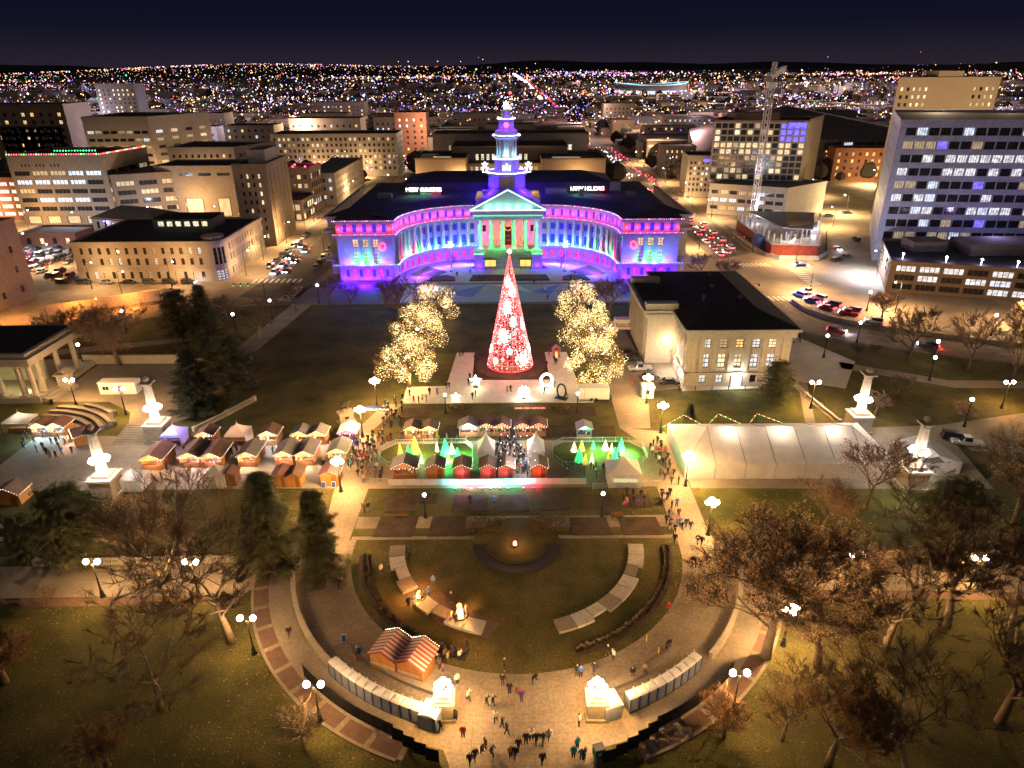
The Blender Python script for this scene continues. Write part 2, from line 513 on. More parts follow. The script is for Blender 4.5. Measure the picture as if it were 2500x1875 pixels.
# painted street mural in front of the city hall
mural = MB()
rm = random.Random(3)
mural.sheet([(-34,197.8),(37,197.6),(37,216.6),(-34,216.6)], 0.0, 0)
P = [(-34,197.8),(-22,206),(-30,216.5),(-8,216.5),(-12,203),(-2,197.8),(6,208),(2,216.5),(16,216.5),(12,205),(22,197.8),(27,209),(22,216.5),(37,212),(36,201)]
for i, t in enumerate([(0,1,2),(3,4,1),(4,5,6),(6,7,3),(6,8,9),(9,10,11),(8,11,12),(11,13,14)]):
    mural.sheet([P[k] for k in t], 0.004*(1+0.3*i), 1+i % 3)
struct('street_mural', mural, [M('mural_grey', (0.30,0.36,0.42), 0.7, 0.1, 0.3), M('mural_white', (0.58,0.60,0.62), 0.7, 0.1, 0.3), M('mural_blue', (0.12,0.20,0.46), 0.7, 0.1, 0.3), M('mural_sky', (0.25,0.44,0.58), 0.7, 0.1, 0.3)], loc=(0,0,-0.006))

# ---------------------------------------------------------------- the park ground
struct('lawn', MB().sheet([(-68,197),(-92,194),(-112,177),(-140,158),(-150,120),(-120,36),(120,36),(150,118),(125,145),(100,155.5),(85,162.5),(76,171),(72,182),(71,195.6)], 0.0), MAT['dry_grass'])
struct('lawn', MB().sheet([(-62,112),(-30,113),(-27,120),(-27,195),(-60,195),(-66,150)], 0.006), MAT['grass'])
struct('lawn', MB().sheet([(-25,157),(21,157),(21,195),(-25,195)], 0.006), MAT['dry_grass'])
struct('lawn', MB().sheet([(29.5,116),(56.5,115.5),(60.5,134),(38,134.5),(29.5,128)], 0.006), MAT['green_grass'])
struct('lawn', MB().sheet([(32,78),(66,80),(66,98),(31,98)], 0.006), MAT['green_grass'])
struct('lawn', MB().sheet([(-67,79),(-30,80),(-30,97),(-64,96)], 0.006), MAT['grass'])
struct('lawn', MB().sheet([(-27,128),(-24,128),(-13.2,157),(-27,157)], 0.006), MAT['green_grass'])
struct('lawn', MB().sheet([(14.2,157),(16.4,133),(25,133),(25,157)], 0.006), MAT['green_grass'])
# semicircle court
struct('plaza', MB().sheet(arc(O0, 34.6, 178, 362, 60), 0.008), MAT['paving'])
struct('plaza', MB().sheet([(-9,52),(-6.6,46.5),(-6.3,40),(8.4,40),(8.2,46.5),(10.3,52)], 0.016), MAT['paving'])
struct('lawn', MB().sheet(arc(O0, 24.0, 176, 364, 60), 0.016), MAT['grass'])
struct('planting_bed', ringmesh(MB(), O0, 21.2, 22.9, 186, 254, 0.0, 0.07), MAT['soil'])
struct('planting_bed', ringmesh(MB(), O0, 21.0, 22.7, 288, 357, 0.0, 0.07), MAT['soil'])
jn = MB()
for rr_ in (24.7, 26.2, 29.4, 30.9): ringmesh(jn, O0, rr_, rr_+0.05, 180, 360, 0.0, 0.012, 60)
for k in range(46):
    a_ = R(180+4*k+1); jn.obox((O0[0]+27.8*math.cos(a_), O0[1]+27.8*math.sin(a_)), 3.4, 0.025, a_, 0.0, 0.0125)
for k in range(9): jn.obox((1.0, 41.5+1.25*k), 7.0, 0.025, 0, 0.0, 0.021)
for k in range(6): jn.obox((-4.5+2.2*k, 46.0), 0.025, 6.0, 0, 0.0, 0.0205)
struct('paving_joint', jn, M('joint', (0.17,0.135,0.10), 0.9, 0.2, 1))
# outer walk with red brick band
for a0, a1 in ((186, 250), (290, 352)):
    struct('path', ringmesh(MB(), O0, 32.3, 35.3, a0, a1, -0.01, 0.020), MAT['concrete'])
    struct('path', ringmesh(MB(), O0, 35.0, 36.9, a0, a1, -0.01, 0.026), MAT['red_paving'])
    struct('kerb', ringmesh(MB(), O0, 36.9, 37.25, a0, a1, -0.02, 0.12), MAT['concrete'])
    st = MB()
    k = a0+2.0
    while k < a1:
        ringmesh(st, O0, 35.02, 36.88, k, k+1.0, 0.0, 0.034, 3); k += 6.2
    struct('paving_band', st, MAT['paving'])
struct('path', MB().sheet([(-120,70.8),(-36.5,71.5),(-31.5,78),(-120,77.2)], 0.022), MAT['concrete'])
struct('path', MB().sheet([(36.8,71.8),(120,70.0),(120,77.4),(32,78)], 0.022), MAT['concrete'])
struct('path', MB().sheet([(-120,69.0),(-36.8,69.8),(-36.5,71.4),(-120,70.7)], 0.028), MAT['red_paving'])
struct('path', MB().sheet([(37.2,70.2),(120,68.4),(120,69.9),(36.9,71.7)], 0.028), MAT['red_paving'])
struct('path', MB().sheet([(-24.6,80),(-24.0,112),(-27.5,117),(-23,129),(-27,129),(-31,116),(-30,97),(-28.5,80)], 0.010), MAT['paving'])
struct('path', MB().sheet([(24.5,80),(24.0,112),(21,118),(29.5,116),(29.8,97),(29.6,80)], 0.010), MAT['paving'])
struct('path', MB().sheet([(-24.3,86),(24.6,86),(24.4,89),(-24.3,89)], 0.012), MAT['paving'])
struct('path', MB().sheet([(-24.3,97),(24.3,97),(24,113),(-24,113)], 0.012), MAT['paving'])
struct('path', MB().sheet([(-24.3,83.2),(24.6,83.2),(24.6,84),(-24.3,84)], 0.020), MAT['paving'])
struct('path', MB().sheet([(-92,97),(-30,97.2),(-30,112),(-66,115),(-92,117)], 0.012), MAT['concrete'])
struct('path', MB().sheet([(30,96.5),(80,95.5),(84,118),(30,115)], 0.012), MAT['concrete'])
struct('path', MB().sheet([(56.7,115),(58.7,115),(66,139),(64,139)], 0.012), MAT['paving'])
struct('path', MB().sheet([(64,139),(73,135),(82,150),(74,168),(71,168),(62,150)], 0.014), MAT['pale_paving'])
struct('path', MB().sheet([(78,150),(98,139),(124,138),(124,134),(97,135),(77,146)], 0.014), MAT['concrete'])
struct('path', MB().sheet([(84,118),(84,108),(125,104),(125,128),(100,122)], 0.012), MAT['concrete'])
struct('path', MB().sheet([(-66,197),(-60,197),(-64,160),(-76,140),(-80,142),(-70,162)], 0.012), MAT['concrete'])
struct('path', MB().sheet([(-120,160),(-84,170),(-83,167),(-118,156)], 0.012), MAT['concrete'])
struct('path', MB().sheet([(30.2,176),(23,176),(21.2,132),(21,117.5),(27,117.5),(29.5,134),(38,136),(38,153.5),(31,158)], 0.014), MAT['paving'])
struct('path', MB().sheet([(37,134.2),(62,136.2),(62,139),(37.5,137)], 0.018), MAT['pale_paving'])
# ice-white event floor in front of the tall cone tree
struct('event_floor', MB().prism([(-23.6,129),(17.2,129),(17.4,134),(15,134),(13.6,157),(8.2,157),(8.6,140.5),(-9.0,140.5),(-9.2,157),(-13.6,157),(-14.6,137.5),(-23.2,137)], 0.0, 0.18), M('event_floor', (0.66,0.62,0.56), 0.6, 0.08, 0.6, scale2=2))
struct('planting_bed', MB().prism(arc((-0.4,149), 8.3, 0, 360, 40)[:-1], 0.0, 0.25), MAT['soil'])
struct('planting_bed', MB().sheet([(-9.0,140.7),(8.5,140.7),(8.3,157),(-9.1,157)], 0.02), MAT['soil'])
# flower beds of the parterre, dug over for winter
BEDS = [[(-20.4,90.2),(-15.6,90.2),(-15.4,95.2),(-20.6,95.2)], [(-15.2,92.6),(-12.4,92.6),(-12.4,95.2),(-15.3,95.2)],
        [(-9.8,90.2),(-4.0,90.2),(-4.0,94.8),(-9.8,94.8)], [(-2.4,90.2),(2.6,90.2),(2.6,94.8),(-2.4,94.8)], [(4.2,90.4),(9.4,90.4),(9.4,94.8),(4.2,94.8)],
        [(11.3,90.4),(16.2,90.4),(16.2,94.8),(11.3,94.8)], [(18.2,91.0),(22.4,91.0),(22.4,94.8),(18.2,94.8)],
        [(-21.2,83.9),(-15.2,83.9),(-14.8,89),(-20.8,89)], [(-13.0,83.9),(-7.4,83.9),(-7.2,89),(-12.6,89)],
        [(9.0,83.9),(15.0,83.9),(14.6,88.4),(8.9,88.4)], [(16.7,83.9),(22.8,83.9),(22.4,88.4),(16.4,88.4)],
        [(-23.6,122.6),(-17.2,122.6),(-16.8,126.8),(-22.2,126.8)], [(11.8,123),(17.0,123),(17.2,126.8),(12.0,126.8)],
        [(-21.6,114.2),(-16,114.2),(-16,118.6),(-21.6,118.6)], [(-13.2,114.2),(-6.4,114.2),(-6.4,119.2),(-13.2,119.2)], [(-5.0,114.2),(4.8,114.2),(4.8,119.2),(-5.0,119.2)],
        [(6.2,114.2),(11.6,114.2),(11.6,119),(6.2,119)], [(13.8,114.2),(20,114.2),(20,118.6),(13.8,118.6)]]
for b in BEDS:
    cx = sum(p[0] for p in b)/4; cy_ = sum(p[1] for p in b)/4
    k = [(cx+(p[0]-cx)*1.03, cy_+(p[1]-cy_)*1.03) for p in b]
    pb = struct('planting_bed', MB().prism(b, 0.0, 0.09), MAT['soil'])
    pb.rotation_euler.z = 0
# round pool court with its ring
struct('path', MB().sheet(arc(O0, 6.6, 0, 360, 48)[:-1], 0.022), MAT['grass'])
struct('pool', MB().sheet(ring(O0, 4.5, 6.4, 180, 360, 30), 0.030), M('dark_pool', (0.035,0.028,0.020), 0.5, 0.2, 2))
struct('pool_kerb', ringmesh(MB(), O0, 4.3, 4.5, 178, 362, 0.0, 0.12), MAT['soil'])
struct('pool_kerb', ringmesh(MB(), O0, 6.4, 6.55, 178, 362, 0.0, 0.10), MAT['soil'])
# front court of the city hall
struct('forecourt', MB().sheet([(-37,218.4),(35,218.4),(37,224)] + [(12-1+ 26*math.cos(t)+0.0, 223+25*math.sin(t)) for t in [i*PI/2/10 for i in range(11)]] + [(-12.5-26*math.sin(t), 223+25*math.cos(t)) for t in [i*PI/2/10 for i in range(11)]], 0.006), MAT['pale_paving'])
struct('lawn', MB().sheet([(-35,228),(-26,226),(-22,232),(-30,240)], 0.02), MAT['grass'])
struct('lawn', MB().sheet([(33,228),(24,226),(20,232),(28,240)], 0.02), MAT['grass'])
struct('lawn', MB().sheet([(-15,236),(-12,243),(-6,243),(-6,236)], 0.02), MAT['grass'])
struct('lawn', MB().sheet([(13,236),(10,243),(4,243),(4,236)], 0.02), MAT['grass'])
struct('planting_bed', MB().prism([(-14,220.5),(-13,227),(12,227),(12.8,220.5)], 0.0, 0.35), MAT['soil'])
struct('planting_bed', MB().prism([(-28,220.5),(-26.5,226),(-22,227),(-19,224.5),(-18.6,220.5)], 0.0, 0.35), MAT['soil'])
struct('planting_bed', MB().prism([(26.2,220.5),(24.8,226),(20.2,227),(17.4,224.5),(17,220.5)], 0.0, 0.35), MAT['soil'])
# parking lot on the far side of the avenue
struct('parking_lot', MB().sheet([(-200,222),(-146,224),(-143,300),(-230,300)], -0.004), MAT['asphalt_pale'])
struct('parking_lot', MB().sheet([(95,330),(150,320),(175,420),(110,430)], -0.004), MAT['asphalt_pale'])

# ---------------------------------------------------------------- the far city: lights that read as one mass
far = random.Random(21)
HUE = ['led_white','fairy_white','fairy','led_amber','led_red','led_magenta','led_blue','led_cyan','led_green']
FM = []
for nm, c, s in (('far_white',(0.95,0.90,1.0),3.0),('far_cool',(0.45,0.45,1.0),3.4),('far_warm',(1.0,0.58,0.24),2.8),('far_orange',(1.0,0.40,0.13),2.6),('far_red',(1.0,0.10,0.14),1.8),('far_magenta',(0.85,0.22,0.75),2.6),('far_blue',(0.18,0.15,1.0),4.5),('far_green',(0.15,1.0,0.45),1.4)):
    FM.append(E(nm, c, s))
wts = [18,15,26,16,8,13,6,1.2]
def hill_z(x, y):
    if y < 7500: return 0
    t = min((y-7500)/6500, 1)
    prof = math.exp(-((x+4200)/2600)**2)*150 + math.exp(-((x+500)/1900)**2)*60 + math.exp(-((x-8200)/2600)**2)*95
    return prof*math.sin(min(t*1.25,1)*PI/2)**1.4
fl = MB()
clusters = []
for i in range(120):
    d = 1.0/far.uniform(1/9500, 1/800); clusters.append((far.uniform(-0.85,0.85)*d, d, far.uniform(0.02,0.09)*d, far.choices(range(8), wts)[0]))
for i in range(21000):
    if far.random() < 0.50:
        cx, cyy, w, h = far.choice(clusters)
        x = cx + far.gauss(0, 1)*w*1.8; y = max(620, cyy + far.gauss(0, 1)*w*0.9)
        hue = h if far.random() < 0.6 else far.choices(range(8), wts)[0]
    elif far.random() < 0.7:       # lamps strung along the street grid
        y = 1.0/far.uniform(1/12000, 1/430); x = far.uniform(-0.9, 0.9)*y; st_ = 150 if y < 2500 else 420
        if far.random() < 0.65: y = round(y/st_)*st_+far.gauss(0,3); x = round(x/22)*22.0
        else: x = round(x/st_)*st_+far.gauss(0,3)
        hue = far.choices(range(8), [14,6,44,22,6,8,2,1])[0]; y = max(y, 430)
    else:
        y = 1.0/far.uniform(1/13500, 1/430)
        x = far.uniform(-0.9, 0.9)*y
        hue = far.choices(range(8), wts)[0]
    if abs(x) < 12000:
        if far.random() < 0.45 and abs(x) > 250:      # streets line up
            x = round(x/90)*90.0
        if y < 700 and (66 < x < 98 or abs(x) < 66): continue
        s = y*(0.00024 + 0.00095*far.random()**4.2)
        if far.random() < 0.02: s *= 2.0
        fl.octa((x, y, hill_z(x, y) + far.uniform(5, 16) + y*0.0006), s, hue)
for i in range(900):              # lights climbing the ridge
    x = far.gauss(-4200, 2100); y = far.uniform(7600, 12800)
    fl.octa((x, y, hill_z(x, y)+16), y*(0.00030+0.0005*far.random()**3), far.choices(range(8), [16,8,40,22,6,8,2,1])[0])
o = ob('city_lights', fl, FM, kind='stuff'); tag(o, 'scattered lights of the far city spreading to the horizon', 'city lights')
tr = MB()                          # the long bright boulevard of traffic running to the horizon
for i in range(700):
    y = 1.0/far.uniform(1/9000, 1/640)
    KX = [(640,50),(777,44),(1000,54),(1289,64),(1686,69),(2400,75),(3600,77),(7000,60),(9000,36)]
    j_ = max(k for k in range(8) if KX[k][0] <= y); x = KX[j_][1]+(KX[j_+1][1]-KX[j_][1])*(y-KX[j_][0])/(KX[j_+1][0]-KX[j_][0])+5
    w = far.random()
    tr.octa((x-5+far.uniform(-3.2,3.2), y, 1.2+y*0.0010), y*(0.0010+0.0010*far.random()), 0 if w < 0.8 else 2)
    if i % 2: tr.octa((x+14+far.uniform(-4,4), y, 1.2+y*0.0008), y*(0.00030+0.0004*far.random()), 4)
for i in range(90):
    y = far.uniform(425, 645); tr.octa((far.uniform(84,90) if i % 3 else far.uniform(75,80), y, 1.0), 0.28+0.3*far.random(), 4 if i % 3 else 0)
o = ob('traffic_lights_far', tr, FM, kind='stuff'); tag(o, 'stream of headlights and tail lights on the boulevard to the horizon', 'traffic')
sp = MB()
for (px_, h_, d_, hue) in ((-3400,980,22000,2),(-3100,990,22000,0),(-2200,985,22000,0),(-1500,960,22000,1),(-950,1420,23000,4),(-820,1180,23000,2),(780,640,22000,2),(9700,1180,23000,6),(12500,1700,23000,4)):
    sp.octa((px_*1.05, 24200, 60+h_*0.24), 14, hue)
o = ob('mountain_lights', sp, FM, kind='stuff'); tag(o, 'sparse lights high on the dark mountains', 'lights')
# unlit blocks, roofs and trees between the lights
fb = MB()
for i in range(3200):
    y = 1.0/far.uniform(1/6000, 1/560)
    x = far.uniform(-0.85, 0.85)*y
    if 60 < x < 100: continue
    h = far.choice([5,6,7,9,12,16]) if y < 1500 else far.choice([6,8,10,14,20])
    w = far.uniform(8, 26)*(1 + y/3000); d = far.uniform(8, 20)*(1+y/3000)
    fb.box(x-w/2, x+w/2, y, y+d, -0.15, h, far.choice([0,0,1,2]))
o = ob('far_blocks', fb, [MAT['mid_wall'], MAT['grey_wall'], MAT['brown_wall']], kind='stuff'); tag(o, 'mass of low unlit blocks beyond the downtown streets', 'city blocks')
ft = MB()
for i in range(2600):
    y = 1.0/far.uniform(1/4200, 1/430)
    x = far.uniform(-0.85, 0.85)*y
    if 66 < x < 98 or -95 < x < -66: continue
    r = far.uniform(3, 7)*(1+y/4000)
    ft.lathe([(r*0.15,0),(r*0.9,r*0.5),(r,r*0.9),(r*0.7,r*1.5),(r*0.1,r*1.9)], (x, y, -0.1), 6, 0, far.random()*3)
o = ob('far_trees', ft, [M('far_foliage', (0.030,0.026,0.022), 1.0, 0.3, 0.05)], kind='stuff'); tag(o, 'dark mass of street trees between the far roofs', 'trees')

# ================================================================ BUILDING KIT
def wall_mesh(mb, p0, p1, z0, z1, wins, depth=0.3, mi=0):
    """wall from p0 to p1 (outer side on the right-hand side) with rectangular openings (u0,u1,za,zb)"""
    d = Vector((p1[0]-p0[0], p1[1]-p0[1])); L = d.length; d.normalize(); nx_, ny_ = -d.y, d.x   # inward
    us = sorted({0.0, L} | {round(w[0],4) for w in wins} | {round(w[1],4) for w in wins})
    zs = sorted({z0, z1} | {round(w[2],4) for w in wins} | {round(w[3],4) for w in wins})
    def pt(u, z, k=0.0): return (p0[0]+d.x*u+nx_*k, p0[1]+d.y*u+ny_*k, z)
    idx = {}
    def vid(u, z):
        if (u, z) not in idx:
            idx[(u, z)] = len(mb.v); mb.v.append(pt(u, z))
        return idx[(u, z)]
    for i in range(len(us)-1):
        uc = (us[i]+us[i+1])/2
        col = [w for w in wins if w[0] < uc < w[1]]
        if not col:
            mb.f.append((vid(us[i],z0), vid(us[i+1],z0), vid(us[i+1],z1), vid(us[i],z1))); mb.m.append(mi); continue
        for j in range(len(zs)-1):
            zc = (zs[j]+zs[j+1])/2
            if any(w[2] < zc < w[3] for w in col): continue
            mb.f.append((vid(us[i],zs[j]), vid(us[i+1],zs[j]), vid(us[i+1],zs[j+1]), vid(us[i],zs[j+1]))); mb.m.append(mi)
    for (a, b, c, e) in wins:
        q = [pt(a,c), pt(b,c), pt(b,e), pt(a,e)]; r = [pt(a,c,depth), pt(b,c,depth), pt(b,e,depth), pt(a,e,depth)]
        mb.add(q+r, [(0,1,5,4),(1,2,6,5),(2,3,7,6),(3,0,4,7)], mi)
    return mb
# unit window: x -0.5..0.5, z 0..1, glass at y=0, frame proud of it towards -y
def unit_window(nx_=2, nz_=2, fr=0.05):
    m = MB()
    m.add([(-0.5,0,0),(0.5,0,0),(0.5,0,1),(-0.5,0,1)], [(0,1,2,3)], 0)
    t = 0.06
    for i in range(nx_+1):
        x = -0.5 + i/nx_; a = max(-0.5, x-fr/2*(2 if i in (0,nx_) else 1)); b = min(0.5, x+fr/2*(2 if i in (0,nx_) else 1))
        m.box(a, b, -t, -0.001, 0, 1, 1)
    for j in range(nz_+1):
        z = j/nz_; a = max(0, z-fr/2); b = min(1, z+fr/2)
        m.box(-0.5, 0.5, -t*0.9, -0.001, a, b, 1)
    me = m.mesh('window'); me.materials.append(MAT['glass_dark']); me.materials.append(MAT['frame_dark'])
    return me
WIN22 = unit_window(2, 2); WIN24 = unit_window(2, 4, 0.07); WIN11 = unit_window(1, 1, 0.06); WIN41 = unit_window(4, 1, 0.03); WIN23 = unit_window(2, 3, 0.06)

class Bld:
    def __init__(s, name, label, origin, cat='building', group=None):
        s.o = origin; s.t = thing(name, label, cat, (origin[0], origin[1], 0), 0, group)
    def part(s, name, mb, mats, parent=None, **k):
        if parent is None: return ob(name, mb, mats, s.t, (-s.o[0], -s.o[1], 0), **k)
        return ob(name, mb, mats, parent, **k)
    def win(s, p, rz, w, h, z, mat, me=None, name='window', parent=None):
        o = ob(name, me or WIN22, None, s.t, (p[0]-s.o[0], p[1]-s.o[1], z), rz, (w, 1, h))
        if mat != 'glass_dark':
            o.material_slots[0].link = 'OBJECT'; o.material_slots[0].material = MAT[mat]
        return o
    def wall(s, p0, p1, z0, z1, mat, rows=(), n=0, ww=1.2, margin=1.0, depth=0.3, pick=None, me=None, nm='wall', name='window', skip=None):
        """rows: (z bottom, z top); n windows evenly spread between the margins"""
        d = Vector((p1[0]-p0[0], p1[1]-p0[1])); L = d.length; u = d.normalized()
        wins = []; place = []
        for j, (a, b) in enumerate(rows):
            for i in range(n):
                if skip and skip(i, j): continue
                c = margin + (L-2*margin)*(i+0.5)/n
                wins.append((c-ww/2, c+ww/2, a, b)); place.append((c, a, b, i, j))
        w = s.part(nm, wall_mesh(MB(), p0, p1, z0, z1, wins, depth), mat)
        rz = math.atan2(u.y, u.x)
        for c, a, b, i, j in place:
            s.win((p0[0]+u.x*c-u.y*(depth-0.02), p0[1]+u.y*c+u.x*(depth-0.02)), rz, ww, b-a, a, pick(i, j) if pick else 'glass_dark', me, name)
        return w
    def roof(s, poly, z, mat=None, par=0.0, nm='roof', pm=None):
        r = s.part(nm, MB().sheet(poly, z), mat or MAT['roof'])
        if par:
            n = len(poly)
            if sum(poly[i][0]*poly[(i+1)%n][1]-poly[(i+1)%n][0]*poly[i][1] for i in range(n)) < 0: poly = list(reversed(poly))
            m = MB()
            for i in range(n):
                a, b = Vector(poly[i]), Vector(poly[(i+1)%n]); d = (b-a)
                m.obox(((a.x+b.x)/2,(a.y+b.y)/2), d.length/2+0.17, 0.2, math.atan2(d.y,d.x), z-0.25, z+par)
            s.part('parapet', m, pm or MAT['tan_wall'])
        return r

def strand(pts, spacing, size, mats, seed=1, sag=0.0):
    """small bulbs along a line"""
    m = MB(); k = 0; rr = random.Random(seed)
    for a, b in zip(pts, pts[1:]):
        a = Vector(a); b = Vector(b); L = (b-a).length; n = max(1, int(L/spacing))
        for i in range(n):
            t = (i+0.5)/n
            p = a.lerp(b, t); p.z -= sag*4*t*(1-t)
            m.octa(p, size*rr.uniform(0.8,1.2), k % len(mats)); k += 1
    return m

# ================================================================ CITY HALL
AX = -1.0
ch = Bld('city_hall', 'grand curved city hall with columned portico and tower, washed in blue, red and green light', (AX, 240))
T = ch.t
def mir(p): return (2*AX-p[0], p[1])
NB = 13
def curve(k): # k 0..NB from wing to portico
    t = PI/2*k/NB
    return (-12.5-26.1*math.cos(t), 223.5+25.5*math.sin(t))
ST = MAT['granite']
MAT['red_room'] = EV('red_room', (1.0,0.05,0.10), 1.1)
MAT['blue_glass'] = EV('blue_glass', (0.05,0.08,0.75), 0.35)
MAT['gold_room'] = EV('gold_room', (1.0,0.62,0.28), 0.9)
def bay_wall(p0, p1, z0, z1, wins, nm='wall', depth=0.45):
    return ch.part(nm, wall_mesh(MB(), p0, p1, z0, z1, wins, depth), ST)
def put_win(p0, p1, u, z, w, h, mat, me=WIN24, depth=0.43):
    d = Vector((p1[0]-p0[0], p1[1]-p0[1])); d.normalize()
    return ch.win((p0[0]+d.x*u-d.y*depth, p0[1]+d.y*u+d.x*depth), math.atan2(d.y,d.x), w, h, z, mat, me)
KF = 6.6
_lamp = lamp
def lamp(parent, loc, energy, *a, **k): return _lamp(parent, loc, energy*(KF if parent is T else 1), *a, **k)
CL = {'blue': (0.060,0.006,1.0), 'cyan': (0.06,0.36,1.0), 'green': (0.04,1.0,0.16), 'red': (1.0,0.015,0.07), 'violet': (0.17,0.008,1.0), 'mint': (0.25,1.0,0.70), 'amber': (1.0,0.6,0.25)}
colmesh = None
def column_mesh(h, r, n=10):
    m = MB()
    m.box(-r*1.35, r*1.35, -r*1.35, r*1.35, 0, 0.25)
    m.lathe([(r*1.2,0.25),(r*1.15,0.45),(r,0.55),(r*0.98,h*0.4),(r*0.86,h-0.75),(r*0.95,h-0.7),(r*1.1,h-0.35),(r*1.25,h-0.25)], n=n)
    m.box(-r*1.35, r*1.35, -r*1.35, r*1.35, h-0.25, h)
    return m.mesh('column')
COLM = column_mesh(9.0, 0.52); COLM.materials.append(ST)
BIGC = column_mesh(10.6, 0.82, 14); BIGC.materials.append(ST)
def side(sgn):
    f = (lambda p: p) if sgn < 0 else mir
    def W(a, b): return (f(a), f(b)) if sgn < 0 else (f(b), f(a))
    # ---- wing front
    a, b = W((-57,222.5), (-38.6,222.5)); L = 18.4
    ww = []
    for i in range(7): ww.append((1.9+2.2*i+0.1, 1.9+2.2*i+1.2, 1.2, 3.6))
    up = []
    for i in range(3): up += [(5.0+3.3*i, 6.9+3.3*i, 6.2, 9.6), (5.0+3.3*i, 6.9+3.3*i, 11.0, 13.6)]
    at = [(1.4+3.2*i+0.9, 1.4+3.2*i+2.2, 16.0, 18.6) for i in range(5)]
    bay_wall(a, b, 0, 5.0, ww); bay_wall(a, b, 5.0, 15.2, up); bay_wall(a, b, 15.2, 19.5, at)
    for i, w in enumerate(ww): put_win(a, b, (w[0]+w[1])/2, w[2], 1.1, 2.4, 'red_room' if i in (1,3,5) else 'blue_glass', WIN22)
    for i, w in enumerate(up): put_win(a, b, (w[0]+w[1])/2, w[2], 1.9, w[3]-w[2], 'gold_room' if i % 2 else 'lit_dim', WIN23)
    for w in at: put_win(a, b, (w[0]+w[1])/2, w[2], 1.3, 2.6, 'blue_glass', WIN22)
    # wing other sides
    for p, q in (((-38.6,222.5),(-38.6,223.5)), ((-61.5,230.5),(-57,230.5)), ((-57,230.5),(-57,222.5)), ((-61.5,292),(-61.5,230.5))):
        p, q = W(p, q); bay_wall(p, q, 0, 19.5, [])
    # columns in the wing loggia
    for i in range(2):
        c = f((-57+5.95+3.3*i+2.0, 222.35))
        ob('column', COLM, None, T, (c[0]-ch.o[0]-0.05*sgn, c[1]-ch.o[1], 5.5))
    # ---- the curved range
    for k in range(NB):
        p, q = W(curve(k), curve(k+1)); Lk = math.hypot(q[0]-p[0], q[1]-p[1]); c = Lk/2
        w1 = [(c-0.6, c+0.6, 1.0, 3.4)]; w2 = [(c-0.72, c+0.72, 6.3, 9.4), (c-0.72, c+0.72, 11.2, 13.4)]; w3 = [(c-0.5, c+0.5, 16.0, 18.4)]
        bay_wall(p, q, 0, 5.0, w1); bay_wall(p, q, 5.0, 15.2, w2); bay_wall(p, q, 15.2, 19.5, w3)
        put_win(p, q, c, 1.0, 1.2, 2.4, 'red_room', WIN22)
        put_win(p, q, c, 6.3, 1.44, 3.1, 'blue_glass', WIN24); put_win(p, q, c, 11.2, 1.44, 2.2, 'blue_glass', WIN22)
        put_win(p, q, c, 16.0, 1.0, 2.4, 'blue_glass', WIN22)
        t = PI/2*k/NB
        nrm = (math.cos(t)/26.1, -math.sin(t)/25.5); nl = math.hypot(*nrm)
        if k > 0:
            c0 = curve(k); c1 = f((c0[0]+nrm[0]/nl*0.75, c0[1]+nrm[1]/nl*0.75))
            ob('column', COLM, None, T, (c1[0]-ch.o[0], c1[1]-ch.o[1], 5.5))
            # uplights on the ledge
            lp = f((c0[0]+nrm[0]/nl*1.55, c0[1]+nrm[1]/nl*1.55))
            cl = CL['green'] if k in (2,5) else CL['red'] if k in (1,4) else CL['mint'] if k == 3 else CL['cyan']
            lamp(T, (lp[0]-ch.o[0], lp[1]-ch.o[1], 5.9), 190, cl, 0.1)
        # attic lights: red between the windows, blue on them
        for s_, cc, e_ in ((0.06, 'red', 36), (0.5, 'blue', 26)):
            c0 = curve(k+s_); c1 = f((c0[0]+nrm[0]/nl*0.34, c0[1]+nrm[1]/nl*0.34))
            lamp(T, (c1[0]-ch.o[0], c1[1]-ch.o[1], 17.0), e_, CL[cc], 0.08)
        if k % 2 == 0:
            c0 = curve(k+0.5); c1 = f((c0[0]+nrm[0]/nl*1.2, c0[1]+nrm[1]/nl*1.2))
            lamp(T, (c1[0]-ch.o[0], c1[1]-ch.o[1], 0.4), 60, CL['violet'], 0.1)
            c1 = f((c0[0]+nrm[0]/nl*7.5, c0[1]+nrm[1]/nl*7.5)); lamp(T, (c1[0]-ch.o[0], c1[1]-ch.o[1], 0.6), 480, CL['violet'] if k % 4 else CL['blue'], 0.3)
    # attic lights of the wing
    for i in range(11):
        x = -56.2+1.66*i
        p = f((x, 222.16)); lamp(T, (p[0]-ch.o[0], p[1]-ch.o[1], 17.0), 40 if i % 2 == 0 else 26, CL['red'] if i % 2 == 0 else CL['blue'], 0.08)
    for x, z, e_, c in ((-55.5,0.4,170,'blue'),(-52,0.4,120,'blue'),(-47.8,0.4,100,'violet'),(-43.6,0.4,120,'blue'),(-40,0.4,170,'blue'),(-55,5.7,190,'blue'),(-53.2,5.7,150,'violet'),(-49.3,5.8,330,'green'),(-46.1,5.8,330,'green'),(-42.5,5.7,150,'violet'),(-40.2,5.7,190,'blue')):
        p = f((x, 221.4)); lamp(T, (p[0]-ch.o[0], p[1]-ch.o[1], z), e_, CL[c], 0.1)
    for x in (-54,-48,-42):       # ground floods in front of the wing
        p = f((x, 215.5)); lamp(T, (p[0]-ch.o[0], p[1]-ch.o[1], 0.6), 950, CL['blue'] if x != -48 else CL['violet'], 0.3)
    # ---- ledges and cornices following wing and curve
    path = [(-61.5,292),(-61.5,230.5),(-57,230.5),(-57,222.5),(-38.6,222.5)] + [curve(k) for k in range(NB+1)]
